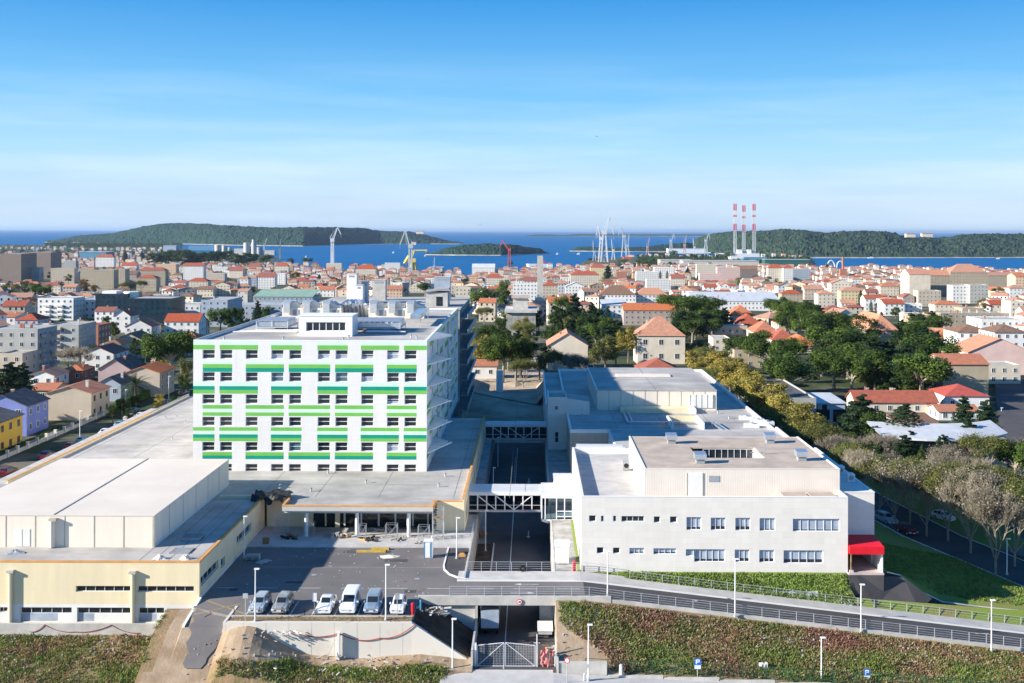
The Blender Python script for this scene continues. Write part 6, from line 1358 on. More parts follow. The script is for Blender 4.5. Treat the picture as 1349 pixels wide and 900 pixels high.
MIDT = [
 # behind the hospital, left of the track
 ('umbrella',663,505,68,1.0),('umbrella',680,500,66,.8),('umbrella',655,490,60,.8),('twiggy',690,510,44,1),('autumn',640,480,42,.8),('olive',632,475,40,.9),('umbrella',637,418,44,1.1),('pine',663,416,46,.7),('round',710,440,34,.9),('autumn',690,450,34,1),
 ('cedar',757,437,52,1.0),('pine',742,436,48,1.0),('round',737,442,38,1.0),('cypress',770,440,34,1.4),('cedar',780,440,44,.8),('cypress',801,440,38,1.1),('round',728,446,30,1),('olive',748,444,30,.9),('pine',790,444,30,1),
 ('olive',798,486,48,1.1),('autumn',812,484,44,1.0),('autumn',828,476,52,1.0),('olive',783,488,34,1),('twiggy',728,504,50,.9),('bare',752,506,48,1.1),('bare',765,505,42,1),
 ('umbrella',884,425,44,1.1),('umbrella',905,432,46,1.2),('umbrella',925,428,46,1.2),('umbrella',940,424,36,1.2),('umbrella',912,450,36,1.3),('umbrella',935,448,34,1.3),('cypress',914,440,26,1),('cypress',893,446,28,1),
 ('twiggy',925,484,32,1.3),('twiggy',948,492,34,1.2),('umbrella',990,482,46,1.2),('umbrella',968,480,44,1),('umbrella',1015,490,52,1.2),('umbrella',1036,492,50,1.1),('umbrella',1050,482,44,1.1),('umbrella',1000,466,36,1.2),
 ('umbrella',1015,418,30,1.2),('umbrella',1035,424,34,1.3),('umbrella',1055,430,36,1.3),('umbrella',1065,420,26,1.2),('pine',1030,412,24,1),
 ('umbrella',1080,452,46,1.5),('umbrella',1102,450,42,1.4),('cypress',1076,490,44,1.2),('umbrella',1098,470,46,1.4),('umbrella',1122,470,44,1.4),('umbrella',1100,510,60,1.3),('umbrella',1122,520,60,1.2),('cedar',1150,505,66,1.3),('cedar',1170,505,56,1.3),('cedar',1130,488,50,1.4),('round',1165,520,34,1.3),('olive',1140,515,40,1.2),('umbrella',1140,470,36,1.4),
 ('umbrella',1190,448,28,1.2),('pine',1205,452,32,1),('cedar',1218,462,36,1),('cedar',1235,468,34,1),('pine',1225,475,34,1.2),('cypress',1134,405,24,1.2),('cypress',1148,412,18,1.3),('cypress',1155,412,16,1.3),('pine',1180,418,16,1.3),
 ('cedar',1135,588,72,1.4),('pine',1152,592,58,1.1),('cedar',1160,585,46,1.0),('cypress',1192,598,68,3.0),('cedar',1178,592,40,1.2),('cedar',1122,582,50,1.2),('cedar',1270,584,66,.9),('cedar',1299,587,64,1.0),('autumn',1303,600,42,1.3),('pine',1245,608,34,.9),('umbrella',1338,640,72,.9),('pine',1285,640,42,1.5),('pine',1310,650,40,1.4),('round',1330,660,40,1.3),('bare',1228,608,40,.9),('olive',1215,512,22,1.6),
 ('olive',1232,377,14,1.6),('olive',1315,396,22,1.4),('olive',1295,408,20,1.2),('olive',1260,396,14,1.4),
 # left of the tower
 ('umbrella',224,505,78,1.05),('umbrella',205,500,62,.9),('umbrella',240,495,62,.8),('round',180,478,34,.9),('round',192,480,26,.8),('olive',245,520,50,.8),('bare',97,500,48,1.2),('pine',140,445,28,.8),('pine',152,450,26,.9),('cedar',12,540,62,1.6),('cedar',30,525,46,1.2),('round',5,590,40,1),
 ('round',225,470,22,1),('autumn',115,416,20,1.2),('olive',104,420,22,1.3),('umbrella',290,442,40,1.0),('pine',305,440,36,.9),('pine',318,436,32,.7),('round',352,434,32,1),('cedar',340,432,36,.7),
 ('olive',12,402,30,1.3),('olive',26,404,34,1.3),('umbrella',55,402,30,1.3),('rusty',110,388,20,1.3),('rusty',123,390,14,1.2),('olive',38,396,26,1.2),('cedar',114,392,12,1.8),('twiggy',148,400,20,1.2),('twiggy',186,388,20,1.1),('twiggy',165,392,22,1.1),('olive',90,376,14,1.3),('olive',68,372,14,1.3),
 ('round',205,353,20,1.9),('pine',213,352,18,1.9),('round',222,352,23,1.9),('pine',230,351,21,1.9),('round',240,353,24,1.9),('pine',248,352,22,1.9),('round',256,353,21,1.9),('pine',264,352,19,1.9),('round',275,351,20,1.9),('pine',283,350,18,1.9),('round',290,350,20,1.9),('pine',298,349,18,1.9),('round',310,353,19,1.9),('pine',318,352,17,1.9),('round',325,351,18,1.9),('pine',333,350,16,1.9),('umbrella',350,354,20,1.3),('round',382,352,12,1.5),('umbrella',405,350,11,1.6),('cedar',165,348,16,.9),('cedar',187,344,12,1),('round',74,342,12,1.6),
 ('olive',389,374,16,1.6),('cedar',421,374,12,1),('twiggy',440,378,14,1.8),('umbrella',560,392,22,1.3),('umbrella',528,392,14,1.5),('umbrella',612,376,10,1.4),('pine',673,352,8,1.5),
 ('round',817,358,14,1.2),('twiggy',820,352,14,1.4),('cypress',842,356,14,1.2),('round',857,354,10,1.2),('cedar',801,372,24,.9),('cypress',870,370,14,1.2),('cypress',879,370,14,1.2),('olive',872,346,12,1.6),('umbrella',888,340,12,1.3),('umbrella',872,341,9,1.4),('umbrella',914,343,11,1.2),('cypress',925,343,9,1.8),('umbrella',962,342,12,1.6),('round',946,341,7,1.5),('cedar',976,342,8,1.3),('cedar',906,366,15,1),('round',1070,353,11,1.6),('round',1090,354,8,1.6),('olive',1010,372,10,2.2),('olive',975,372,8,2.5),
 ('round',707,416,22,1.1),('umbrella',720,408,18,1.0),('olive',700,438,34,.8),('cedar',683,470,36,.9),
]
for a in MIDT:
    if a[3]: tree(a[0], a[1], a[2]+a[3]*.04, a[3]*1.05, a[4])
# palm on the left street
q = (-98.9, 281.0, 0.0); t = thing('palm', 'stout date palm with arching fronds beside the clipped hedge on the left street', 'palm', q); x,y,z = q
b = MB(bark)
for k in range(11): b.tube((x,y,z+k*.4-.2),(x,y,z+k*.4+.2),.34-.01*k,None,9,.38-.01*k)
b.build('trunk', t); b = MB(LV['oak']); g = random.Random(2)
for i in range(70):
    a = g.uniform(0,6.28); e_ = g.uniform(-.3,1.2); L_ = g.uniform(4.0,5.2); p = Vector((x,y,z+4.1)); d = Vector((math.cos(a)*math.cos(e_), math.sin(a)*math.cos(e_), math.sin(e_))); s_ = Vector((-math.sin(a), math.cos(a), 0)); last = p; n = 7
    for k in range(n):
        d = (d+Vector((0,0,-.17))).normalized(); nx_ = last+d*L_/n; w = .42*math.sin(math.pi*(k+1.2)/(n+1.6))
        for sg in (-1,1):
            for m_ in range(3): b0 = last.lerp(nx_, m_/3); b.poly([tuple(b0), tuple(last.lerp(nx_,(m_+.7)/3)), tuple(last.lerp(nx_,(m_+1.6)/3)+s_*sg*w*1.1-Vector((0,0,.25*w)))])
        last = nx_
b.build('crown', t)
# clipped hedge, garden hedges
def hedge(pts, h, w, lab, m='hedge'):
    g = random.Random(9); mb = MB(LV[m]); (x0,y0),(x1,y1) = pts; L_ = math.hypot(x1-x0,y1-y0); n = int(L_*h*70)
    zc = ground_z(x0,y0)
    for _ in range(n): t_ = g.random(); leaves(mb,(x0+(x1-x0)*t_+g.uniform(-w,w)/2, y0+(y1-y0)*t_, zc+h*g.random()),.16,1,g,.13)
    mb.box(min(x0,x1)-w*.4,max(x0,x1)+w*.4,min(y0,y1),max(y0,y1),zc-.2,zc+h*.9)
    tag(mb.build('hedge', None, loc=(x0,y0,zc)), lab, 'hedge')
hedge([(-99.3,268),(-99.3,292)], 1.8, 1.1, 'bright clipped hedge along the left street right of the palm')
hedge([(-100.2,208),(-100.2,240)], 1.1, .9, 'straggly hedge behind the garden wall below the beige house', 'oak')
t = thing('garden_wall','patchy stone garden wall with pale gate piers along the left street','wall',(-98.6,190,0)); b = MB(); b.box(-98.9,-98.6,150,262,-.2,.75,'conc'); b.build('wall', t)
for k in range(24): y = 160+k*4.3; b = MB(); b.box(-99.0,-98.45,y,y+.5,.0,1.45,'box' if k % 3 else 'conc'); b.build('pier', t)
b = MB()
for k in range(23):
    y = 160.6+k*4.3
    for j in range(12): b.box(-98.8,-98.72,y+j*.3,y+.05+j*.3,.76,1.3,'greendk' if k % 2 else 'stl')
b.build('grille', t)
t = thing('railing','thin grey railing beside the podium along the left street','railing',(-85,200,0)); b = MB()
for k in range(30): b.box(-84.6,-84.54,172+k*2.6,172.06+k*2.6,0,1.1,'stl')
b.build('post', t); b = MB(); b.box(-84.6,-84.54,172,250,1.05,1.12,'stl'); b.box(-84.6,-84.54,172,250,.5,.54,'stl'); b.build('rail', t)

# ------------------------------------------------------------------ weeds on the embankments, lawn tufts
def weeds(name, region, n, seed, mm, size=(.05,.16), clump=7, hgt=.35):
    g = random.Random(seed); mb = MB(*mm); x0,x1,y0,y1,test = region; cnt = 0
    while cnt < n:
        cx, cy = g.uniform(x0,x1), g.uniform(y0,y1)
        dens = noise.noise(Vector((cx*.22,cy*.3,seed)))*.5+.5
        if g.random() > .1+dens*1.1 or not test(cx,cy): continue
        cnt += 1; z = ground_z(cx,cy); sel = noise.noise(Vector((cx*.16,cy*.22,seed+4)))*.8+.25*noise.noise(Vector((cx*.8,cy*.8,seed)))+.5-(cy-121)*(.025 if cy > 121 and cx > 0 else 0)+g.gauss(0,.2)+(.15 if cx > 0 else .1); k = min(len(mm)-1, max(0, int(sel*len(mm)))); hh = hgt*g.uniform(.4,1.5)*(.6+dens)
        for _ in range(clump):
            a = g.uniform(0,6.28); L_ = hh*g.uniform(.5,1.2); bx_, by_ = cx+g.gauss(0,.14), cy+g.gauss(0,.14); w = g.uniform(*size); le = g.gauss(0,.45)*L_, g.gauss(0,.45)*L_
            i = len(mb.v); mb.v += [(bx_-w*math.cos(a),by_-w*math.sin(a),z-.05),(bx_+w*math.cos(a),by_+w*math.sin(a),z-.05),(bx_+le[0]+w*.6*math.cos(a),by_+le[1]+w*.6*math.sin(a),z+L_*.8),(bx_+le[0]*1.2-w*.5*math.cos(a),by_+le[1]*1.2-w*.5*math.sin(a),z+L_)]
            mb.f.append((i,i+1,i+2,i+3)); mb.m.append(k)
    return struct(mb.build(name), 'stuff')
wm = [mat('weed_brown',(.34,.20,.11),.9,.25,1.5,trans=.2), mat('weed_rust',(.36,.19,.13),.9,.25,1.5,trans=.2), mat('weed_straw',(.46,.38,.20),.9,.25,1.5,trans=.2), mat('weed_olive',(.30,.27,.09),.9,.25,1.5,trans=.25), mat('weed_green',(.19,.26,.065),.85,.25,1.5,trans=.3), mat('weed_bright',(.26,.34,.08),.85,.2,1.5,trans=.3)]
mixw = [wm[1],wm[0],wm[2],wm[0],wm[3],wm[2],wm[3],wm[4],wm[3],wm[4],wm[5]]
weeds('weeds', (3.4,66,118,131.4,lambda x,y: y > 121.6 and not (x < 9 and y < 128 and y+x*.9 < 131)), 17000, 1, mixw, (.025,.07), 7, .2)
weeds('weeds', (-64,-41.4,112,128.2,lambda x,y: True), 7000, 2, mixw, (.025,.07), 7, .2)
weeds('weeds', (-36,-9,110,123.0,lambda x,y: not (x < -32.5-(124-y)*.12) and y < 121.3 and ((x+30.8)/5)**2+((y-122.2)/2.8)**2 > 1), 8500, 3, mixw, (.025,.07), 7, .2)
weeds('tufts_of_grass', (11,66,141.1,163,lambda x,y: (y < 142.3 if x < 40 else (x > 47 and x < street_edge(y)-.4 and y > 146.6))), 9000, 4, [wm[5],mat('lawn_tuft',(.30,.40,.09),.85,.2,1.5,trans=.3)], (.03,.08), 6, .12)
weeds('tufts_of_grass', (12,40.5,141.1,142.3,lambda x,y: True), 2200, 14, [mat('lawn_tuft',(.30,.40,.09),.85,.2,1.5,trans=.3)], (.03,.08), 6, .12)
weeds('tufts_of_grass', (-33,-13.3,123.8,125,lambda x,y: True), 700, 5, [wm[0],wm[2],wm[3]], (.03,.09), 6, .16)
pb = MB('conc'); pb.mats = [M['walk'], M['dirt']]; g = random.Random(12)
for _ in range(600):
    r_ = g.random()
    if r_ < .5: x, y = g.uniform(3.5,66), g.triangular(121.5,131.5,129.5)
    elif r_ < .75: x, y = g.uniform(-62,-42), g.triangular(114,128.3,127)
    else: x, y = g.uniform(-37,-8), g.triangular(113,123,122)
    s_ = g.uniform(.03,.08); z = ground_z(x,y); pb.box(x-s_,x+s_,y-s_,y+s_,z,z+s_*1.5+.12,pb.mats[0] if g.random() < .7 else pb.mats[1])
struct(pb.build('rubble_stones'), 'stuff')
# ------------------------------------------------------------------ the town
def wallmat(n, c): return mat('wall_'+n, c, .88, .07, .22, rand=.08)
WM = dict(cream=wallmat('cream',(.70,.62,.50)), white=wallmat('white',(.78,.77,.75)), grey=wallmat('grey',(.42,.42,.40)), stone=wallmat('stone',(.42,.35,.25)), beige=wallmat('beige',(.56,.48,.38)), pink=wallmat('pink',(.70,.50,.45)), yellow=wallmat('yellow',(.68,.57,.33)),
          ochre=wallmat('ochre',(.58,.42,.19)), blue=wallmat('blue',(.22,.27,.60)), lilac=wallmat('lilac',(.50,.46,.56)), mauve=wallmat('mauve',(.50,.38,.38)), bluegrey=wallmat('bluegrey',(.36,.42,.50)), brown=wallmat('brown',(.24,.18,.15)), taupe=wallmat('taupe',(.40,.33,.29)), brick=wallmat('brick',(.42,.17,.11)), mustard=wallmat('mustard',(.58,.38,.06)), darkg=glass('office_glass',(.02,.05,.075)), peach=wallmat('peach',(.70,.48,.32)))
RM = dict(red=tilemat('clay_tiles_red',(.46,.115,.06),(.24,.07,.045)), orange=tilemat('clay_tiles_orange',(.58,.20,.09),(.36,.12,.06)), pale=tilemat('clay_tiles_pale',(.60,.30,.19),(.36,.17,.11)), brown=tilemat('clay_tiles_brown',(.30,.17,.11),(.14,.085,.055)), bright=tilemat('roof_bright_red',(.50,.075,.05),(.36,.05,.035),.05),
          dark=mat('slate_grey_roof',(.12,.12,.125),.9,.2,.5), flat=mat('flat_roof_gravel',(.45,.44,.42),.95,.15,.3), light=mat('light_sheet_roof',(.58,.60,.62),.6,.08,.3), green=mat('green_sheet_roof',(.28,.42,.32),.7,.1,.2), bluesheet=mat('blue_sheet_roof',(.10,.28,.42),.6,.1,.2))
WINME = {}
def win_mesh(kind):
    if kind in WINME: return WINME[kind]
    mb = MB(M['dark'], M['frame']); mb.poly([(-.42,-.03,-.45),(.42,-.03,-.45),(.42,-.03,.45),(-.42,-.03,.45)], M['dark'])
    for a in ((-.5,-.42,-.5,.5),(.42,.5,-.5,.5),(-.42,.42,.44,.5),(-.42,.42,-.5,-.44),(-.03,.03,-.44,.44)): mb.box(a[0],a[1],-.06,0,a[2],a[3],M['frame'] if kind == 'light' else (WM['brown'] if kind == 'brownf' else M['frame']))
    o = mb.build('window'); me = o.data; bpy.data.objects.remove(o); WINME[kind] = me; return me
def add_win(root, x, y, z, rz, w, h, kind='light'):
    o = bpy.data.objects.new('window', win_mesh(kind)); C.objects.link(o); o.parent = root; o.location = (x,y,z); o.rotation_euler = (0,0,rz); o.scale = (w,1,h)
def wins_in_mesh(mb, w, d, h, fl, nx_, ny_, ww=1.0, wh=1.3):
    fh_ = h/fl
    for f_ in range(fl):
        zc = f_*fh_+fh_*.55
        for i in range(nx_):
            x = -w/2+(i+.5)*w/nx_; ww, wh = rnd.uniform(.8,1.15), rnd.uniform(1.05,1.45)
            if rnd.random() < .12: continue
            mb.poly([(x-ww/2,-.03,zc-wh/2),(x+ww/2,-.03,zc-wh/2),(x+ww/2,-.03,zc+wh/2),(x-ww/2,-.03,zc+wh/2)], M['dark'])
        for i in range(ny_):
            y = (i+.5)*d/ny_
            for s, xx in ((1,w/2+.03),(-1,-w/2-.03)): mb.poly([(xx,y-ww/2,zc-wh/2),(xx,y+ww/2,zc-wh/2),(xx,y+ww/2,zc+wh/2),(xx,y-ww/2,zc+wh/2)], M['dark'])
def house(loc, w, d, h, roof, rh, wm_, rm_, name, lab, cat='house', group=None, rz=0, det=0, fl=None, chim=1, ov=.35, seed=0, winkind='light', extra=None, wsc=1.0):
    """origin at the middle of the front wall's foot; front faces -Y"""
    g = random.Random(seed+int(abs(loc[0])*7+loc[1])); t = local(name, lab, cat, loc, group, rz); fl = fl or max(1, round(h/3.0)); nx_ = max(1, int(w/2.9)); ny_ = max(1, int(d/3.4/wsc)); nx_ = max(1, int(nx_/wsc))
    mb = MB(wm_); B = -4.0; mb.box(-w/2,w/2,0,d,B,h,wm_,skip='b')
    if roof == 'gy': mb.poly([(-w/2,0,h),(w/2,0,h),(0,0,h+rh)]); mb.poly([(w/2,d,h),(-w/2,d,h),(0,d,h+rh)])
    if roof == 'gx': mb.poly([(w/2,0,h),(w/2,d,h),(w/2,d/2,h+rh)]); mb.poly([(-w/2,d,h),(-w/2,0,h),(-w/2,d/2,h+rh)])
    if roof == 'flat': 
        for q in ((-w/2,w/2,0,.25),(-w/2,w/2,d-.25,d),(-w/2,-w/2+.25,.25,d-.25),(w/2-.25,w/2,.25,d-.25)): mb.box(*q,h,h+.5,wm_)
    if det < 1: wins_in_mesh(mb, w, d, h, fl, nx_, ny_)
    sub(mb, 'wall', t); rb_ = MB(rm_); e = h-.04; th = .16
    def sl(a, b_, c, d_): # slab from 4 pts
        up_ = [(p[0],p[1],p[2]+th) for p in (a,b_,c,d_)]; lo_ = [a,b_,c,d_]; i = len(rb_.v); rb_.v += lo_+up_; n = 4
        rb_.f += [(i+4,i+5,i+6,i+7),(i+3,i+2,i+1,i)]+[(i+j,i+(j+1)%4,i+4+(j+1)%4,i+4+j) for j in range(4)]; rb_.m += [0]*6
    o = ov; k = rh/(w/2) if roof == 'gy' else rh/(d/2)
    if roof == 'gy':
        for s in (-1,1): sl(*([(s*(w/2+o),-o,e-k*o),(s*(w/2+o),d+o,e-k*o),(0,d+o,e+rh),(0,-o,e+rh)][::s]))
    elif roof == 'gx':
        sl((-w/2-o,-o,e-k*o),(w/2+o,-o,e-k*o),(w/2+o,d/2,e+rh),(-w/2-o,d/2,e+rh)); sl((w/2+o,d+o,e-k*o),(-w/2-o,d+o,e-k*o),(-w/2-o,d/2,e+rh),(w/2+o,d/2,e+rh))
    elif roof == 'hip':
        a = [(-w/2-o,-o,e),(w/2+o,-o,e),(w/2+o,d+o,e),(-w/2-o,d+o,e)]
        if w >= d: r0, r1 = (-w/2+d/2,d/2,e+rh), (w/2-d/2,d/2,e+rh); fs = [[a[0],a[1],r1,r0],[a[1],a[2],r1],[a[2],a[3],r0,r1],[a[3],a[0],r0]]
        else: r0, r1 = (0,w/2,e+rh), (0,d-w/2,e+rh); fs = [[a[0],a[1],r0],[a[1],a[2],r1,r0],[a[2],a[3],r1],[a[3],a[0],r0,r1]]
        for f_ in fs: rb_.poly([(p[0],p[1],p[2]+.02) for p in f_])
        rb_.poly(a[::-1])
    elif roof == 'mono': sl((-w/2-o,-o,e),(w/2+o,-o,e),(w/2+o,d+o,e+rh),(-w/2-o,d+o,e+rh)); 
    else: rb_.box(-w/2+.25,w/2-.25,.25,d-.25,h-.02,h+.12)
    ro = sub(rb_, 'roof', t)
    for c in range(chim):
        cx = g.uniform(-w*.3,w*.3); cy = d*g.uniform(.35,.7)
        c_ = MB(M['conc'] if g.random() < .5 else WM['brick']); ht = h+rh*.55+1.4 if roof != 'flat' else h+1.6; c_.box(cx-.3,cx+.3,cy-.25,cy+.25,h,ht); c_.box(cx-.38,cx+.38,cy-.33,cy+.33,ht,ht+.12,M['conc']); c2 = c_.build('chimney'); c2.parent = ro
    if det >= 1:
        fh_ = h/fl
        for f_ in range(fl):
            zc = f_*fh_+fh_*.55
            if extra != 'blankfront':
                for i in range(nx_): add_win(t, -w/2+(i+.5)*w/nx_, 0, zc, 0, 1.1*wsc, 1.35*wsc, winkind)
            for i in range(ny_):
                y = (i+.5)*d/ny_; add_win(t, w/2, y, zc, R(90), 1.1, 1.35, winkind)
                if loc[0] > 0: add_win(t, -w/2, y, zc, R(-90), 1.1, 1.35, winkind)
    return t
FOOT = []
def hpx(x0, x1, yb, ye, depth, roof, rpx, wm_, rm_, lab, name='town_house', cat='house', det=1, chim=1, z=None, **k):
    """front wall between x0 and x1, foot at yb, eaves at ye, roof rise in pixels"""
    zz_ = 0 if z is None else z
    for _ in range(8):
        q = P((x0+x1)/2, yb, zz_); zz_ = ground_z(q[0], q[1]) if z is None else z
    Y = q[1]; w = (x1-x0)*Y/F; h = (yb-ye)*Y/F
    FOOT.append((q[0], Y+depth/2, w/2+1, depth/2+1)); RECT.append((x0-2, x1+2, ye-rpx*.5, yb-2, Y))
    return house((q[0],Y,zz_), w, depth, h, roof, rpx*Y/F, WM[wm_], RM[rm_], name, lab, cat, det=det, chim=chim, **k)
RECT = []
# left street
hpx(62,121,556,520,11,'gy',9,'beige','orange','beige two-storey house with white oval and orange roof by the left street',z=0,extra='blankfront',winkind='brownf')
hpx(-30,36,577,537,10.5,'gy',14,'blue','dark','blue-violet house with dark slate gable roof by the left street',z=0)
hpx(-90,-25,614,568,17,'gy',9,'mustard','dark','mustard yellow house at the photo edge by the left street',z=0,extra='blankfront',winkind='brownf')
hpx(165,211,521,493,12,'gy',8,'beige','orange','cream gabled house with balcony and orange roof right of the palm',z=0,extra='blankfront')
hpx(128,160,528,508,11,'gy',9,'bluegrey','dark','grey-blue house with dark slate roof behind the beige house',z=0)
hpx(130,172,512,488,12,'gy',13,'mauve','dark','mauve gabled house with dark roof behind the palm',z=0,extra='blankfront')
hpx(40,72,512,497,10,'gy',6,'white','pale','low white gabled house left of the mauve house')
hpx(80,110,505,490,9,'hip',6,'brick','orange','brick red bungalow with orange roof behind the beige house')
hpx(42,72,532,516,9,'gx',6,'grey','orange','low grey house with orange roof beside the dark garden cedar')
hpx(108,150,490,468,13,'gy',9,'white','red','white house with railed terrace behind the mauve house')
hpx(132,160,480,456,12,'hip',6,'beige','brown','beige house with brown roof and blue awning left of the two pines')
hpx(152,188,474,450,13,'gy',9,'beige','brown','broad beige gable with brown roof left of the tall umbrella pines',extra='blankfront')
hpx(165,200,452,432,13,'gy',9,'white','orange','white gabled house with long orange roof above the umbrella pines')
hpx(217,262,450,425,12,'gx',9,'white','red','white house with red roof and chimneys left of the ward tower corner')
hpx(232,262,470,448,10,'hip',9,'white','orange','white house with bright orange hip roof against the ward tower corner')
hpx(150,172,440,418,12,'gy',8,'white','red','white gable house below the dark glass office block')
hpx(108,130,458,432,14,'flat',2,'brick','red','pink-red flat house with stepped terraces left of the white gabled houses')
hpx(125,150,432,412,10,'gx',5,'white','red','small white red-roofed house below the white stepped apartment block')
def balc(root, w, d, h, fl, side, m):
    for f_ in range(1, fl):
        for i in range(int(d/7)+1 if side != 'front' else int(w/7)):
            b = MB(m); z = f_*h/fl
            if side == 'front': x = -w/2+2+i*7; b.box(x,x+3.6,-1.2,-.02,z,z+.9)
            else: y = 1.5+i*7; b.box(w/2+.02,w/2+1.2,y,y+3.6,z,z+.9)
            sub(b, 'balcony', root)
t = hpx(-20,50,500,438,14,'flat',2,'grey','flat','grey apartment block with pink balconies at the left photo edge','apartment_block','apartment block',chim=3); balc(t, 17, 13, 15, 5, 'side', WM['mauve'])
hpx(0,30,508,470,10,'flat',2,'beige','flat','narrow beige apartment block before the pink balconies','apartment_block','apartment block',chim=0)
t = hpx(62,104,478,432,16,'flat',2,'grey','flat','pale grey apartment block with side balconies right of the pink balconies','apartment_block','apartment block'); balc(t,12,14,14,5,'front',WM['beige'])
hpx(-10,20,440,420,20,'gx',4,'white','orange','long low white building with orange roof at the left photo edge',chim=2)
hpx(20,50,446,424,14,'hip',8,'lilac','red','lilac house with jumbled red roofs above the grey-blue block')
t = hpx(50,97,424,396,16,'flat',1,'white','flat','white stepped modern apartment block with deep loggias','apartment_block','apartment block'); balc(t,17,14,10,4,'front',WM['white'])
hpx(97,126,422,398,30,'flat',1,'white','flat','white modern wing with dark windows right of the stepped apartment block','apartment_block','apartment block')
t = hpx(126,168,424,390,24,'flat',1,'darkg','flat','dark glass office block with white rooftop drum, left part','office_block','office',det=-1,chim=0)
b = MB(WM['white']); b.box(-6,2,2,12,11,16); b.tube((8,8,11),(8,8,15.5),4,None,20); sub(b,'roof_drum',t)
t = hpx(168,226,428,396,24,'flat',1,'darkg','flat','dark glass office block with a mesh of teal frames, right part','office_block','office',det=-1,chim=0)
hpx(228,264,420,404,22,'flat',1,'white','flat','low white office wing with round white drum left of the blue-grey offices','office_block','office')
hpx(265,300,432,398,30,'flat',1,'bluegrey','flat','blue-grey office block with ribbon windows behind the umbrella pine','office_block','office')
hpx(300,372,425,404,20,'flat',1,'bluegrey','flat','long blue-grey school building below the green-roofed hall','office_block','office')
t = hpx(334,412,410,392,26,'mono',7,'bluegrey','green','long hall with pale green sheet roof and dark glazed wall','sports_hall','hall',chim=0)
t = hpx(-6,28,374,337,50,'flat',0,'brown','flat','long brown apartment slab at the far left, nearer part','apartment_slab','apartment block',chim=2); t = hpx(28,67,370,335,40,'flat',0,'brown','flat','long brown apartment slab at the far left, farther part','apartment_slab','apartment block',chim=3)
for a in ((31,52,373,355,'grey','flat','flat'),(67,98,376,356,'beige','flat','flat'),(84,100,360,346,'grey','flat','flat'),(106,124,384,356,'stone','flat','flat'),(124,150,388,358,'stone','flat','flat'),(150,165,384,357,'stone','flat','flat'),(126,150,357,341,'white','hip','red'),(155,180,382,363,'taupe','gx','brown'),(180,206,386,368,'stone','hip','red'),(182,218,378,358,'stone','hip','red'),(206,232,364,350,'peach','flat','flat'),
          (242,268,374,352,'white','gx','red'),(268,296,372,362,'beige','flat','flat'),(247,274,382,372,'cream','hip','red'),(260,281,393,383,'cream','gx','brown'),(281,303,392,377,'cream','gy','brown'),(52,80,390,378,'cream','hip','red'),(117,124,356,346,'pink','flat','flat'),(160,180,357,352,'white','gx','red'),(281,300,360,354,'white','flat','flat')):
    t = hpx(a[0],a[1],a[2],a[3],14,a[5],4,a[4],a[6],'x','town_building','building',chim=1); auto(t, {'flat':'%s flat-topped apartment block','hip':'%s block with hipped tile roof','gx':'%s house with long tile roof','gy':'%s gabled villa'}[a[5]]%{'grey':'grey','beige':'beige','stone':'stone-coloured','white':'white','taupe':'taupe','peach':'peach','cream':'cream','pink':'pink'}[a[4]],(a[0]+a[1])/2,(a[2]+a[3])/2)
# right half
t = hpx(840,903,479,442,15,'hip',24,'cream','pale','large cream villa with pale tiled hip roof and many chimneys','villa','villa',chim=4,fl=2,wsc=1.5)
hpx(722,775,488,455,17,'gy',16,'cream','pale','cream house with pink tiled gable facing the trees','town_house','house',chim=2,extra='blankfront')
hpx(843,898,497,489,16,'hip',14,'cream','red','low building with bright red hipped roof just behind the treatment block',chim=0)
hpx(822,890,428,408,14,'gx',8,'taupe','orange','grey-lilac hall with stepped orange roof','hall','hall')
hpx(790,838,402,388,20,'hip',12,'white','brown','broad white building under a brown hipped roof',chim=2)
hpx(793,826,418,402,14,'mono',6,'white','light','white building with pale blue sheet roof above the dark trees',chim=0)
hpx(745,770,392,377,14,'gy',5,'white','light','tall white gabled wall with two tiny windows',chim=0)
hpx(838,880,402,388,14,'hip',9,'white','pale','white house with pale pink hip roof right of the brown hipped roof')
hpx(915,1030,408,396,34,'mono',9,'white','light','long low hall with white sheet roof and roof ventilators','hall','hall',chim=3)
for i,(x0,yb) in enumerate(((962,424),(972,436),(994,446),(1018,456),(1042,464))):
    hpx(x0,x0+34,yb,yb-9,18,'hip',13,'cream','red' if i % 2 else 'orange','red-roofed barracks wing in a diagonal row, '+['farthest','second farthest','middle','second nearest','nearest'][i]+' of five','barracks','building',chim=2)
hpx(968,1024,484,462,12,'flat',1,'stone','flat','old stone building with tall windows behind the umbrella pines','town_building','building')
hpx(940,985,441,430,12,'flat',1,'beige','flat','low beige flat-roofed building between the pine groups','town_building','building',chim=0)
hpx(940,962,462,446,12,'flat',1,'cream','flat','small cream flat-roofed building left of the old stone building','town_building','building',chim=0)
hpx(1148,1184,462,434,34,'hip',20,'stone','pale','long stone building with broad dusty pink roof left of the ochre house','town_building','building',chim=2)
hpx(1232,1284,462,444,14,'hip',11,'ochre','orange','ochre house with orange hipped roof beside the dark cedars',chim=1,winkind='light')
hpx(1276,1360,492,462,16,'gy',18,'pink','pale','pink warehouse with a wide low gable at the right edge','warehouse','warehouse',chim=0,extra='blankfront')
hpx(1302,1345,507,484,10,'flat',1,'cream','flat','cream garage building with dark opening at the end of the right road',chim=0)
hpx(1243,1303,520,478,14,'gx',10,'stone','orange','bare stone house with orange tiled roof by the right road',chim=1,extra='blankfront')
hpx(1238,1262,512,496,8,'gx',5,'white','orange','tiny white orange-roofed annex left of the bare stone house',chim=0)
hpx(1246,1304,541,520,12,'hip',12,'white','bright','white house with bright red hip roof by the right road',chim=0)
hpx(1237,1290,552,540,7,'gx',6,'white','orange','low white lean-to with orange roof in front of the bright red roof',chim=0)
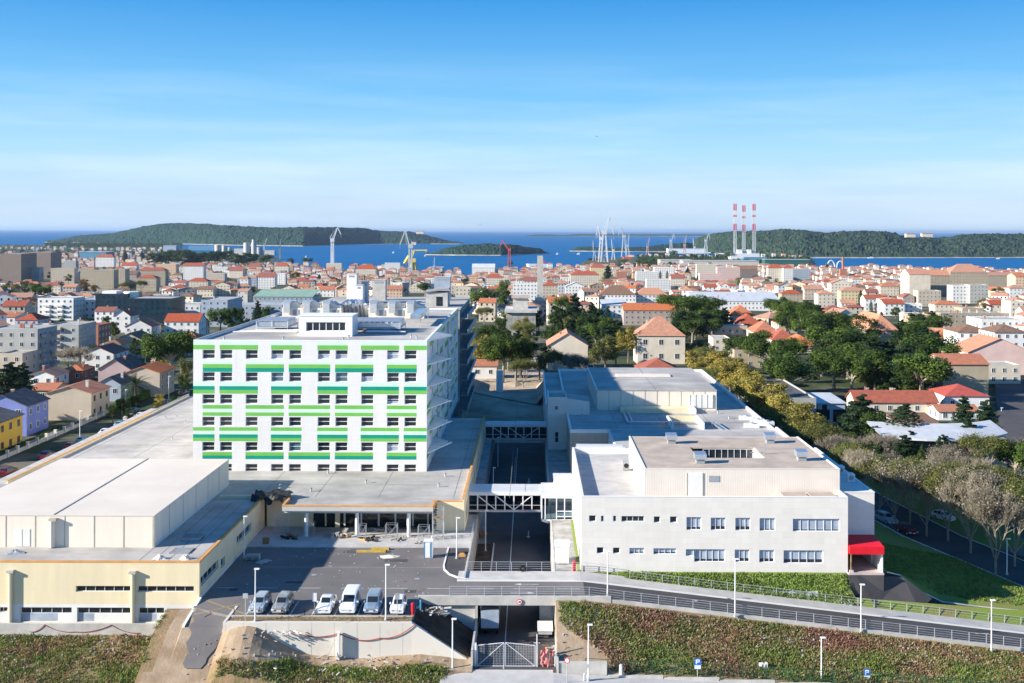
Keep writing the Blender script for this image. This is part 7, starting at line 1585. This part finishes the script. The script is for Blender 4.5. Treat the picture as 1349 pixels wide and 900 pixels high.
hpx(1128,1236,546,528,8,'gx',12,'cream','red','long low whitewashed cottage row with patched red tile roof',chim=3)
hpx(1185,1236,566,556,9,'mono',5,'taupe','brown','low brown shed row in front of the whitewashed cottages',chim=0)
hpx(1026,1076,560,526,34,'flat',0,'grey','dark','grey two-storey workshop in the tower shadow beside the autumn trees','workshop','workshop',z=-2.2,chim=1)
t = hpx(1078,1114,556,530,14,'mono',2,'bluegrey','light','open white carport with dark bays beside the grey workshop','carport','carport',det=-1,z=-2.2,chim=0)
b = MB(M['black'])
for s in (-2.3,2.3): b.box(s-1.9,s+1.9,-.06,-.01,.2,3.2)
sub(b,'opening',t)
for s,m in ((-2.3,'yellow'),(2.3,'yellow')): b = MB(M[m]); b.box(s-1.1,s+1.1,-.5,-.1,.4,1.5); b.box(s-.9,s+.9,-.52,-.51,1.0,1.4,M['dark']); sub(b,'van_front',t)
q = P(1255,608,-1.5); t = thing('curved_roof_hall','low hall under a wide curved pale grey roof by the right road','hall',q); b = MB(RM['light']); n = 14
pts = []
for i in range(n+1): a = i/n; pts.append((q[0]-13+26*a, q[1]-2.5+7*(a-.4)**2*3, 13-6*abs(a-.3)))
for i in range(n):
    x0,y0,d0 = pts[i]; x1,y1,d1 = pts[i+1]; z0 = 3.4
    b.poly([(x0,y0,z0),(x1,y1,z0),(x1,y1+d1,z0+1.1),(x0,y0+d0,z0+1.1)]); b.poly([(x0,y0,z0-.3),(x1,y1,z0-.3),(x1,y1,z0),(x0,y0,z0)]); b.poly([(x0,y0,z0-.3),(x0,y0+d0,z0+.8),(x1,y1+d1,z0+.8),(x1,y1,z0-.3)])
b.build('roof', t); b = MB('concd'); b.box(q[0]-11,q[0]+11,q[1]+1,q[1]+6,-3,3.0,'concd'); b.build('wall', t)
for a in ((1262,1308,474,436,'white','hip','brown','white house with brown roof on the right, left of a matching pair'),(1311,1355,480,436,'white','hip','brown','white house with brown roof on the right, right of a matching pair')): hpx(a[0],a[1],a[2],a[3],14,a[5],9,a[4],a[6],a[7])
hpx(1240,1330,432,412,14,'flat',2,'stone','flat','grey stone terrace with a row of chimneys and dark roof edge',chim=6,name='terrace',cat='terrace')
hpx(1293,1352,440,420,18,'flat',1,'white','flat','long white flat-roofed building behind the matching pair','town_building','building',chim=1)
hpx(1198,1226,390,360,26,'gx',7,'cream','pale','blank cream end wing of the huge institution','institution','building',chim=1,extra='blankfront')
hpx(1226,1252,388,361,24,'gx',7,'stone','pale','stone middle wing of the huge institution, left of its centre','institution','building',chim=2)
t = hpx(1252,1302,386,357,26,'hip',11,'stone','pale','central pavilion of the huge institution with large tiled hip roof','institution','building',chim=2)
hpx(1302,1342,380,361,20,'gx',4,'stone','pale','low right wing of the huge institution with arcade windows','institution','building',chim=2)
hpx(1338,1375,388,362,20,'gx',4,'peach','orange','peach building at the right photo edge beside the huge institution','town_building','building')
for a in ((1255,1278,398,375,'white','flat','flat'),(1278,1302,398,374,'grey','flat','flat'),(1210,1240,402,382,'beige','flat','flat'),(1330,1350,392,378,'white','hip','pale'),(1305,1332,412,398,'cream','gx','red'),(1332,1352,416,396,'cream','flat','flat'),(1232,1268,410,398,'cream','hip','orange'),
          (1012,1032,370,352,'cream','hip','red'),(1032,1045,370,352,'white','hip','red'),(1045,1068,368,354,'bluegrey','flat','flat'),(918,945,366,348,'cream','flat','flat'),(922,950,372,360,'pink','flat','flat'),(945,975,370,352,'pink','flat','flat'),(975,998,366,354,'brown','gx','brown'),(838,868,370,358,'white','flat','flat'),(862,888,368,352,'white','flat','flat'),(778,798,368,352,'yellow','hip','red'),
          (752,790,376,362,'cream','hip','red'),(812,826,368,358,'brick','flat','flat'),(852,884,384,368,'white','flat','flat'),(884,902,376,366,'cream','gx','red'),(640,662,376,366,'cream','hip','red'),(622,652,362,353,'white','mono','light'),(600,620,400,380,'cream','flat','flat'),(676,708,398,374,'white','flat','flat'),(690,712,394,370,'cream','gx','red'),(715,735,392,376,'beige','hip','red'),
          (469,495,366,355,'cream','hip','red'),(430,450,356,348,'cream','flat','flat'),(362,380,360,352,'cream','hip','red'),(340,362,382,366,'white','gx','red'),(364,376,376,362,'white','flat','flat'),(302,320,368,358,'cream','gx','red'),(325,345,356,353,'cream','hip','red'),(505,530,394,382,'peach','gx','orange'),(540,560,386,376,'cream','gy','red'),(590,616,392,378,'beige','flat','flat'),(421,440,392,383,'white','gx','orange'),
          (1140,1165,408,392,'white','gx','red'),(1192,1215,410,398,'white','flat','flat'),(1165,1192,414,398,'white','gx','red'),(1095,1122,392,372,'cream','gy','pale'),(1108,1140,398,382,'yellow','hip','pale'),(1078,1100,404,386,'cream','hip','pale'),(1160,1185,388,376,'cream','hip','orange'),(1190,1205,402,390,'taupe','gy','red'),(1060,1085,394,380,'beige','gx','pale'),(1030,1058,400,386,'stone','hip','red')):
    t = hpx(a[0],a[1],a[2],a[3],13,a[5],5,a[4],a[6],'x','town_building','building',chim=1); auto(t, {'flat':'%s flat-topped block','hip':'%s block with hipped tile roof','gx':'%s house with long tile roof','gy':'%s gabled house','mono':'%s shed with sheet roof'}[a[5]]%{'grey':'grey','beige':'beige','stone':'stone-coloured','white':'white','taupe':'taupe','peach':'peach','cream':'cream','pink':'pink','yellow':'yellow','brick':'brick red','brown':'brown','bluegrey':'blue-grey'}[a[4]],(a[0]+a[1])/2,(a[2]+a[3])/2)
# memorial pillar on stepped concrete building
zz_ = town_z(720); q = P(712,418,-12); Y = q[1]
t = thing('memorial_pillar','tall slab-like grey memorial pillar rising above the town roofs','pillar',(q[0],Y,ground_z(q[0],Y))); b = MB(); b.box(X_(708,Y),X_(715.5,Y),Y,Y+3,-14,Z_(337,Y),'conc'); b.build('shaft', t); b = MB(); b.box(X_(702,Y),X_(724,Y),Y-2,Y+6,-14,Z_(396,Y),'concd'); b.box(X_(705,Y),X_(719,Y),Y-1,Y+5,Z_(396,Y),Z_(392,Y),'conc'); b.build('plinth', t)
t = thing('concrete_hall','stepped old concrete hall with overhanging slabs below the memorial pillar','hall',(X_(690,520),520,-6)); Y = 520
b = MB(); b.box(X_(667,Y),X_(706,Y),Y,Y+30,-9,Z_(412,Y),'taupew' if False else 'concd'); b.box(X_(676,Y+12),X_(696,Y+12),Y+12,Y+25,Z_(412,Y),Z_(393,Y+12),'conc'); b.build('wall', t)
b = MB(); b.box(X_(665,Y),X_(708,Y),Y-1.2,Y+31,Z_(412,Y),Z_(409,Y),'conc'); b.box(X_(674,Y+12),X_(698,Y+12),Y+11,Y+26,Z_(393,Y+12),Z_(391,Y+12),'brown'); b.build('roof', t)
for i in range(6): x = X_(670+i*6.4,Y); b = MB(); b.box(x,x+1.2,Y-.06,Y-.01,-6,-4.2,'dark'); b.build('window', t)
hpx(622,655,500,482,8,'gx',6,'white','orange','low pavilion with orange and pale roof beyond the rear ward block',chim=0)
q = P(659,517,-2.5); t = thing('site_silo','white upright cement silo fenced on the sandy yard','silo',q); b = MB(); b.tube((q[0],q[1],-2.6),(q[0],q[1],3.6),1.0,'white',14); b.build('tank', t); b = MB()
for i in range(8): a = i*.785; b.bar((q[0]+2.2*math.cos(a),q[1]+2.2*math.sin(a),-3),(q[0]+2.2*math.cos(a),q[1]+2.2*math.sin(a),-1.2),.05,'frame')
b.build('fence_post', t)

# ------------------------------------------------------------------ cranes, chimneys, silos, ships
def seaY(py): return F*(CAMZ-SEA-1)/(py-PY_)
def crane(px, py, top, lab, m, jib, cat='crane', tower=1.0, arm=None):
    Y = seaY(py); x = X_(px,Y); H = (py-top)*Y/F; t = thing('harbour_crane', lab, 'crane', (x,Y,SEA+1), 'harbour cranes')
    k = H/45; cab = .42 if arm is None else .62; b = MB(m)
    for sx in (-1,1):
        for sy in (-1,1): b.bar((x+sx*3.4*k*tower,Y+sy*3.4*k,SEA),(x+sx*1.2*k,Y+sy*1.2*k,SEA+H*cab),1.15*k)
    for j in range(1,5):
        z = SEA+H*cab*j/5; r = (3.4*tower-(3.4*tower-1.2)*j/5)*k
        b.bar((x-r,Y-r*.8,z),(x+r,Y-r*.8,z+H*cab/7),.35*k); b.bar((x+r,Y-r*.8,z),(x-r,Y-r*.8,z+H*cab/7),.35*k)
    b.build('tower', t); b = MB(m); b.box(x-2.2*k,x+2.4*k,Y-2.4*k,Y+2.4*k,SEA+H*cab,SEA+H*(cab+.09)); b.build('cabin', t)
    b = MB(m); tip = (x+jib*k,Y,SEA+H); base = (x+(1.5 if jib > 0 else -1.5)*k,Y,SEA+H*(cab+.07))
    for dy in (-1.2,1.2): b.bar((base[0],Y+dy*k,base[2]),tip,.9*k)
    b.bar((base[0]-2.5*k,Y,base[2]),tip,.35*k)
    if arm: b.bar(tip,(x+arm[0]*k,Y,SEA+H*arm[1]),.9*k); b.bar((x+arm[0]*k,Y,SEA+H*arm[1]),(x+(arm[0]+(arm[0]-jib)*.02)*k,Y,SEA+H*(arm[1]-.1)),.2*k)
    b.build('jib', t); b = MB(m); b.bar((x-3*k*(1 if jib > 0 else -1),Y,SEA+H*(cab+.09)),(x-1*k,Y,SEA+H*.82),.45*k); b.bar((x-1*k,Y,SEA+H*.82),tip,.18*k); b.build('mast', t)
cw = mat('crane_white',(.62,.64,.66),.5,.08); cred = mat('crane_red',(.55,.10,.06),.5,.08); cyel = mat('crane_yellow',(.72,.56,.12),.5,.08); cpale = mat('crane_pale_grey',(.46,.5,.53),.5,.08)
crane(438,350,300,'slender white jib crane on a single mast, left over the bay',cw,6,tower=.3,arm=(10,.82))
crane(541,366,303,'slender pale jib crane leaning left before the yellow crane',cpale,-5,tower=.3,arm=(-10,.7))
crane(671,354,316,'leaning red jib crane beside the small forested island',cred,-11,tower=.6,arm=(-15,.75))
crane(792,346,297,'tall white portal crane, left of the tallest pair in the shipyard',cw,-4,arm=(-6,.75)); crane(796,346,285,'tall white portal crane, right of the tallest pair in the shipyard',cw,5,arm=(9,.62))
crane(808,342,314,'short white crane between the tallest pair and the next portal crane',cw,-4)
crane(853,336,312,'small rose coloured crane right of the middle portal cranes',mat('crane_rose',(.55,.36,.32),.6,.1),5)
crane(783,344,316,'small pale crane left of the tallest pair',cpale,-3)
crane(915,335,313,'small white crane between the middle and right shipyard cranes',cw,-4)
crane(822,338,297,'pale portal crane just right of the tallest pair',cpale,-4,arm=(-8,.7)); crane(827,336,308,'short pale crane behind the portal crane right of the tallest pair',cpale,3)
crane(884,336,307,'pale grey shipyard crane, leftmost of three before the right headland',cpale,6,arm=(8,.75)); crane(902,334,309,'reddish pale shipyard crane, middle of three before the right headland',mat('crane_rose',(.55,.36,.32),.6,.1),4); crane(930,336,306,'pale grey shipyard crane, rightmost of three before the right headland',cpale,6,arm=(8,.72))
crane(348,334,314,'small white leaning crane beside the pale silos',cpale,9,tower=.5); crane(369,342,316,'thin dark upright crane right of the pale silos',mat('crane_dark',(.2,.24,.28),.6,.1),1,tower=.3); crane(572,362,338,'short pale crane mast right of the yellow crane',cpale,1,tower=.6)
Y = seaY(363); x = X_(545,Y); t = thing('harbour_crane','thick yellow hammerhead crane with horizontal arm in the shipyard','crane',(x,Y,SEA+1),'harbour cranes')
def zp(py): return Z_(py,Y)
b = MB(cyel); b.tube((X_(543,Y),Y,SEA),(X_(543,Y),Y,zp(345)),4,None,10); b.tube((X_(533,Y),Y,zp(348)),(X_(539,Y),Y,zp(338)),3.2,None,8); b.tube((X_(550,Y),Y,SEA),(X_(546,Y),Y,zp(344)),2.5,None,8); b.build('tower', t)
b = MB(cyel); b.bar((X_(541,Y),Y,zp(344)),(X_(546,Y),Y,zp(330)),3.2); b.bar((X_(545,Y),Y,zp(330.5)),(X_(563,Y),Y,zp(330)),2.4); b.bar((X_(562,Y),Y,zp(330)),(X_(561,Y),Y,zp(333)),1.6); b.build('jib', t); b = MB(cyel); b.box(X_(538,Y),X_(548,Y),Y-4,Y+4,zp(346),zp(341)); b.build('cabin', t)
stripe = mat('leg_white',(.7,.72,.74),.5,.05); sred = mat('leg_red',(.58,.05,.09),.5,.05)
for px, i in ((968,0),(979.5,1),(993,2)):
    Y = 3300; t = thing('striped_leg',['left','middle','right'][i]+' of three tall lattice rig legs banded red and white','rig leg',(X_(px,Y),Y,SEA),'three striped rig legs'); x = X_(px,Y); r = 4.4
    z0, z1 = SEA, Z_(268 if i != 1 else 270,Y); n = 26; b = MB(stripe)
    for k in range(n):
        a, c = z0+(z1-z0)*k/n, z0+(z1-z0)*(k+1)/n; mm = sred if (k >= 23 or 14 <= k < 17 or k in (20,)) else stripe; hr = 1.2 if k > 13 else .7
        for sx, sy in ((-1,-1),(1,-1),(0,1)): b.bar((x+sx*r,Y+sy*r,a),(x+sx*r,Y+sy*r,c),hr,mm)
        b.bar((x-r,Y-r,a),(x+r,Y-r,c),  .6 if k < 14 else 1.3,mm); b.bar((x+r,Y-r,a),(x-r,Y-r,c),.6 if k < 14 else 1.3,mm); b.bar((x-r,Y-r,c),(x+r,Y-r,c),.7,mm)
    b.build('lattice', t)
Y = 3290; t = thing('rig_barge','white barge hull at the foot of the three striped legs','barge',(X_(980,Y),Y,SEA)); b = MB(stripe); b.box(X_(962,Y),X_(1000,Y),Y-8,Y+30,SEA-1,Z_(333,Y)); b.box(X_(972,Y),X_(978,Y),Y,Y+20,Z_(333,Y),Z_(328,Y)); b.box(X_(985,Y),X_(990,Y),Y,Y+20,Z_(333,Y),Z_(328,Y)); b.build('hull', t)
def shed(px0, px1, py, pt, m, rm, lab, name='warehouse', dep=40, cat='warehouse'):
    Y = seaY(py); t = thing(name, lab, cat, (X_((px0+px1)/2,Y),Y,SEA)); zt_ = Z_(pt,Y); b = MB(m); b.box(X_(px0,Y),X_(px1,Y),Y,Y+dep,SEA-1,zt_); b.build('wall', t)
    b = MB(rm); w0, w1 = X_(px0,Y)-1, X_(px1,Y)+1; b.prism([(w0,Y-1),(w1,Y-1),(w1,Y+dep),(w0,Y+dep)], zt_+.02, lambda x,y: zt_+.5+dep*.10*(1-abs((y-Y)/dep*2-1)), rm); b.build('roof', t); return t
dg = mat('dark_green_wall',(.03,.12,.10),.7,.1); 
shed(1008,1068,350,341,dg,RM['light'],'long dark green shed with pale roof on the quay right of the striped legs'); shed(980,1010,344,338,RM['bluesheet'],RM['light'],'blue walled shed with white roof below the striped legs')
shed(900,1000,352,343,M['conc'],M['conc'],'long pale fortress wall across the hill left of the green shed','fortress',60,'fortress'); shed(870,912,349,342,M['conc'],M['walk'],'short pale bastion left of the long fortress wall','fortress',60,'fortress')
shed(105,140,347,334,RM['bluesheet'],RM['light'],'long blue shed with pale roof among the left apartment blocks','warehouse',60); shed(215,232,334,325,WM['bluegrey'],RM['light'],'blue-grey shed behind the left pine wood'); shed(248,285,331,326,RM['bluesheet'],RM['light'],'bright blue flat shed left of the silos')
shed(565,583,362,353,M['conc'],M['walk'],'pale frame-fronted dock building with dark bays by the water'); shed(880,930,333,327,WM['white'],RM['light'],'low pale shipyard sheds under the three right cranes','warehouse',50); shed(1180,1200,356,352,WM['white'],M['flat'] if 'flat' in M else RM['flat'],'white flat quay building before the right bay')
Y = seaY(337); t = thing('silo','group of pale cement silos and towers on the left quay','silos',(X_(325,Y),Y,SEA))
for a,b_,tp,m in ((283,291,324,'conc'),(292,299,325,'conc'),(300,306,327,'stl'),(309,330,329,'conc'),(321,329,321,'conc'),(331,338,321,'walk'),(332,336,317,'conc'),(338,346,327,'stl'),(346,362,331,'conc')):
    b = MB(); 
    if b_-a < 9: b.tube((X_((a+b_)/2,Y),Y,SEA),(X_((a+b_)/2,Y),Y,Z_(tp,Y)),(b_-a)*Y/F/2,m,14)
    else: b.box(X_(a,Y),X_(b_,Y),Y-5,Y+20,SEA,Z_(tp,Y),m)
    b.build('tank', t)
def ship(px0, px1, py, h, hull, deck, lab, name='ship', sup=.3, cat='ship'):
    Y = seaY(py); x0, x1 = X_(px0,Y), X_(px1,Y); L_ = x1-x0; w = max(2, min(14, L_*.2)); t = thing(name, lab, cat, (x0,Y,SEA)); b = MB(hull)
    top = [(x0,Y),(x0+L_*.12,Y-w/2),(x1-L_*.02,Y-w/2),(x1-L_*.02,Y+w/2),(x0+L_*.12,Y+w/2)]; i = len(b.v); hh = h*Y/F
    b.v += [(x+(x0+L_*.5-x)*.08,y,SEA-1) for x,y in top]+[(x,y,SEA+hh*.55) for x,y in top]; n = 5; b.f += [tuple(range(i+n,i+2*n))]+[(i+j,i+(j+1)%n,i+n+(j+1)%n,i+n+j) for j in range(n)]; b.m += [0]*6; b.build('hull', t)
    b = MB(deck); b.box(x0+L_*(1-sup)*.85,x0+L_*(1-sup)*.85+L_*sup*.9,Y-w*.35,Y+w*.35,SEA+hh*.55,SEA+hh); b.build('superstructure', t)
ship(693,722,352,9,cw,sred,'white bowed ship with red deck moored left of the memorial pillar'); ship(774,794,343,6,M['black'],WM['brown'],'dark ship hull under the tallest pair of cranes'); ship(505,530,364,18,cw,cw,'white superstructure of a moored ship left of the yellow crane',sup=.9)
ship(850,880,334,4,M['black'],WM['grey'],'dark low barge along the shipyard quay'); ship(820,832,341,6,cred,WM['pink'],'small red hulled ship right of the tallest pair')
for i,(px,py,w_,lab) in enumerate(((518,334,2.5,'small white sailing boat in the open bay'),(560,338,2,'tiny white boat left of the small island'),(734,335,3,'white motor boat right of the small island'),(762,335,4,'white boat near the shipyard quay'),(572,335,3,'white boat at the left tip of the small island'),(403,340,2,'tiny white boat in the left bay'),(490,321.5,9,'white ferry moored under the left headland'),(515,321.5,8,'pale pontoons under the left headland'),(1147,338.5,8,'white boats moored under the right headland'),(1315,339,5,'white motor boat at the right shore'))):
    t = ship(px-w_/2,px+w_/2,py,2.6 if w_ < 5 else 2,cw,cw,lab,'boat',.5,'boat')
Y = seaY(352)
for i, px in enumerate((1095,1107)):
    t = thing('white_arch',['left','right'][i]+' white hoop arch standing by the right bay','arch',(X_(px,Y),Y,SEA),'white hoop arches by the bay'); b = MB(cw); n = 12; r = 5*Y/F if i == 0 else 4.5*Y/F
    for k in range(n): a0, a1 = math.pi*k/n, math.pi*(k+1)/n; b.tube((X_(px,Y)+r*math.cos(a0),Y,SEA+2+r*1.9*math.sin(a0)),(X_(px,Y)+r*math.cos(a1),Y,SEA+2+r*1.9*math.sin(a1)),1.6,None,6)
    b.build('hoop', t)
Y = 1900; t = thing('brick_chimney','slim brick chimney rising right of the white arches','chimney',(X_(1110.5,Y),Y,-40)); b = MB(WM['brick']); b.tube((X_(1110.5,Y),Y,-42),(X_(1110.5,Y),Y,Z_(337,Y)),2.4,None,10,1.7); b.build('shaft', t); b = MB(WM['brick']); b.box(X_(1106,Y),X_(1115,Y),Y-4,Y+4,-44,Z_(353,Y)); b.build('base', t)
# pale specks of houses on the headlands
for px,py,w_,lab in ((553,305.5,10,'long pale pink building on top of the left headland'),(1200,307,12,'cluster of white houses on the right headland ridge, left part'),(1222,306.5,14,'cluster of white houses on the right headland ridge, right part'),(545,320,6,'small white building at the foot of the left headland'),(1070,331,14,'pale quarry building at the foot of the right headland'),(1110,329,8,'pale lone building in the right headland woods')):
    Y = 5400 if px < 700 else 4300; zc = Z_(py,Y); t = thing('far_house', lab, 'house', (X_(px,Y),Y,zc)); b = MB(WM['cream']); b.box(X_(px-w_/2,Y),X_(px+w_/2,Y),Y,Y+20,zc-12,zc+1); b.build('wall', t); b = MB(RM['pale']); b.box(X_(px-w_/2,Y)-1,X_(px+w_/2,Y)+1,Y-1,Y+21,zc+1.02,zc+3); b.build('roof', t)

# ------------------------------------------------------------------ the rest of the town, filled in between
g = random.Random(21); houses = []
def free(x, y, rw, rd, px, ytop, ybot):
    for a in FOOT:
        if abs(a[0]-x) < a[2]+rw and abs(a[1]-y) < a[3]+rd: return False
    for a in TREES:
        if math.hypot(a[0]-x, a[1]-y) < a[2]*.7+min(rw,rd): return False
    for (x0,x1,u,v,Yr) in RECT:            # do not hide the measured buildings
        if y < Yr and x0-6 < px < x1+6 and ytop < v-3 and ybot > u: return False
    return True
wl = ['cream','cream','white','white','white','beige','stone','pink','cream','grey','peach','white']; wlL = ['white','grey','beige','stone','cream','cream','bluegrey','white']
rl = ['red','orange','red','pale','pale','pale','brown','flat']
def try_house(px, py, far):
    zz_ = -10
    for _ in range(6): q = P(px, py, zz_); zz_ = ground_z(q[0], q[1])
    x, y = q[0], q[1]
    if zz_ < SEA+.5: return None
    w = g.uniform(8,15); d = g.uniform(8,14); h = g.choice([5.5,6.5,8.5,9.5,11,12.5]) if y > 600 else g.choice([5,6,7.5,9]); 
    if px > 1060 and y > 700: h *= .85
    if not free(x, y+d/2, w/2+.6, d/2+.6, px, py-(h+3)*F/y, py): return None
    ty = g.choices(['hip','gx','gy','flat'], [4,4,2.5,1.6])[0]; wn = g.choice(wlL if px < 420 else wl); rn = 'flat' if ty == 'flat' else g.choice(rl[:-1]); rh_ = 0 if ty == 'flat' else g.uniform(1.6,2.8)
    FOOT.append((x, y+d/2, w/2+.5, d/2+.5)); return x, y, zz_, w, d, h, ty, rh_, wn, rn, px, py
cands = []
rows_ = []
py = 470.0
while py > 352: rows_.append(py); py -= 1.0+ (py-352)*.05
def blocked(px, py):
    if px < 262 and py > 460: return True
    if 255 < px < 630 and py > 402: return True
    if 615 < px < 720 and py > 425: return True
    if 720 < px < 960 and py > 432: return True
    if 960 < px < 1230 and py > 440: return True
    if px > 1230 and py > 465: return True
    if 860 < px < 1010 and 340 < py < 352.5: return True
    return False
for py in rows_:
    y = F*60/(py-PY_); px = -40+g.random()*20
    while px < 1390:
        p2 = py+g.uniform(-.8,.8)
        if not blocked(px, p2):
            r = try_house(px, p2, False)
            if r: cands.append(r)
        px += g.uniform(11,17)*F/y*1.02
for py in [350,347,344,341,338,335,332,330]:      # left plain and shipyard
    px = -40
    while px < 1060:
        if (px < 235 or (px < 300 and py > 338)) or (760 < px < 1060 and 331 < py < 341):
            r = try_house(px+g.uniform(-2,2), py, True)
            if r: cands.append(r)
        px += g.uniform(5,10)
cands.sort(key=lambda r: r[1]); print('town fill', len(cands), 'placed', len(FOOT))
near, rest = cands[:250], cands[250:]
WN = {'cream':'cream','white':'white','beige':'beige','stone':'stone-grey','pink':'pink','yellow':'yellow','grey':'grey','peach':'peach','taupe':'taupe','bluegrey':'blue-grey'}; RN = {'red':'red','orange':'orange','pale':'pale pink','brown':'brown','flat':'flat'}
for (x,y,z,w,d,h,ty,rh_,wn,rn,px,py) in near:
    rzz = R(g.choice([0,0,5,-6,12,-10,24,-28])); t = house((x,y,z), w, d, h, ty, rh_, WM[wn], RM[rn], 'town_house', 'x', 'house', 'houses of the town', rzz, det=1 if y < 520 else 0, chim=g.choice([0,1,1,2]) if y < 900 else (1 if g.random() < .4 else 0))
    auto(t, '%s %s house with %s' % ('tall' if h > 8 else 'low', WN[wn].replace('stone-grey','stone'), 'flat roof' if ty == 'flat' else RN[rn]+(' hipped roof' if ty == 'hip' else ' gable roof' if ty == 'gy' else ' ridge roof')), px, py-h*F/y*.5)
mb = MB()
for (x,y,z,w,d,h,ty,rh_,wn,rn,px,py) in rest:
    mb.box(x-w/2,x+w/2,y,y+d,z-4,z+h,WM[wn],skip='b'); a = [(x-w/2-.4,y-.4,z+h+.02),(x+w/2+.4,y-.4,z+h+.02),(x+w/2+.4,y+d+.4,z+h+.02),(x-w/2-.4,y+d+.4,z+h+.02)]; r0, r1 = (x-w/4,y+d/2,z+h+rh_+.1), (x+w/4,y+d/2,z+h+rh_+.1)
    for f_ in ([a[0],a[1],r1,r0],[a[1],a[2],r1],[a[2],a[3],r0,r1],[a[3],a[0],r0]): mb.poly(f_, RM[rn])
    for i in range(max(1,int(w/3))):
        for j in range(max(1,int(h/3))): xx = x-w/2+(i+.5)*w/max(1,int(w/3)); zz_ = z+1.6+j*3; mb.poly([(xx-.5,y-.04,zz_-.6),(xx+.5,y-.04,zz_-.6),(xx+.5,y-.04,zz_+.6),(xx-.5,y-.04,zz_+.6)], M['dark'])
if rest:
    o = mb.build('distant_houses'); o['kind'] = 'stuff'; o['label'] = 'mass of small tiled houses in the far parts of the town'; o['category'] = 'houses'
# small trees tucked between the houses
def fill_trees(count, x0, x1, y0, y1, kinds, hlo, hhi, blk=True, p=1.0, wide=1.15):
    n = 0
    for _ in range(count*25):
        if n >= count: break
        px = g.uniform(x0,x1); py = y0+g.random()**p*(y1-y0)
        if blk and blocked(px, py): continue
        zz_ = -10
        for _k in range(5): q = P(px, py, zz_); zz_ = ground_z(q[0], q[1])
        if zz_ < SEA+.5: continue
        hp = g.uniform(hlo,hhi)*F/q[1]
        if all(abs(a[0]-q[0]) > a[2]+1 or abs(a[1]-q[1]) > a[3]+1 for a in FOOT) and all(math.hypot(a[0]-q[0],a[1]-q[1]) > 3.6 for a in TREES) and not any(q[1] < Yr and xa-4 < px < xb+4 and py-hp < v-4 and py > u+3 for (xa,xb,u,v,Yr) in RECT):
            tree(g.choice(kinds), px, py, hp, wide); n += 1
    return n
dk = ['umbrella','umbrella','cedar','pine','round']
print(fill_trees(175, -10, 1360, 352, 452, ['umbrella','round','olive','pine','cypress','autumn','cedar'], 6, 10, True, 1.5),
 fill_trees(26, 866, 1000, 405, 452, dk, 11, 15, False, 1, 1.3), fill_trees(40, 1000, 1240, 415, 530, dk, 11, 16, False, 1, 1.35), fill_trees(24, 725, 820, 425, 470, dk, 9, 13, False), fill_trees(14, 625, 720, 428, 505, ['autumn','olive','umbrella','round','twiggy'], 8, 13, False),
 fill_trees(22, 1100, 1300, 560, 640, ['cedar','cypress','pine','bare','round','autumn'], 6, 9, False), fill_trees(9, 1150, 1349, 630, 700, ['bare','twiggy','bare'], 8, 11, False), fill_trees(34, -5, 245, 470, 565, ['olive','round','pine','autumn','round'], 3, 6, False), fill_trees(20, -5, 330, 425, 475, ['olive','round','pine','cedar'], 4, 8, False), fill_trees(12, 905, 1010, 470, 520, ['olive','twiggy','autumn'], 7, 9, False, 1, 1.3))
# far pine wood on the left plain and shore scrub: masses nobody could count
wd = MB(LV['oak']); 
for _ in range(5200):
    a = g.random()
    if a < .5: px, py = g.uniform(60,240), g.gauss(324.5,2)
    elif a < .7: px, py = g.uniform(-10,240), g.uniform(326,345)
    else: px, py = g.uniform(840,1068), g.uniform(337,350)
    if py < 321: continue
    q = P(px, py, -44); r = g.uniform(3,6)
    if any(abs(f_[0]-q[0]) < f_[2]+3 and abs(f_[1]-q[1]) < f_[3]+3 for f_ in FOOT[-400:]): continue
    leaves(wd, (q[0],q[1],-44+r*.9), r, 10, g, r*.42, .8)
struct(wd.build('far_woods'), 'stuff')
resolve_labels()
for o in C.objects:
    if 'label' in o and len(o['label'].split()) > 16: print('LONG', o['label'])
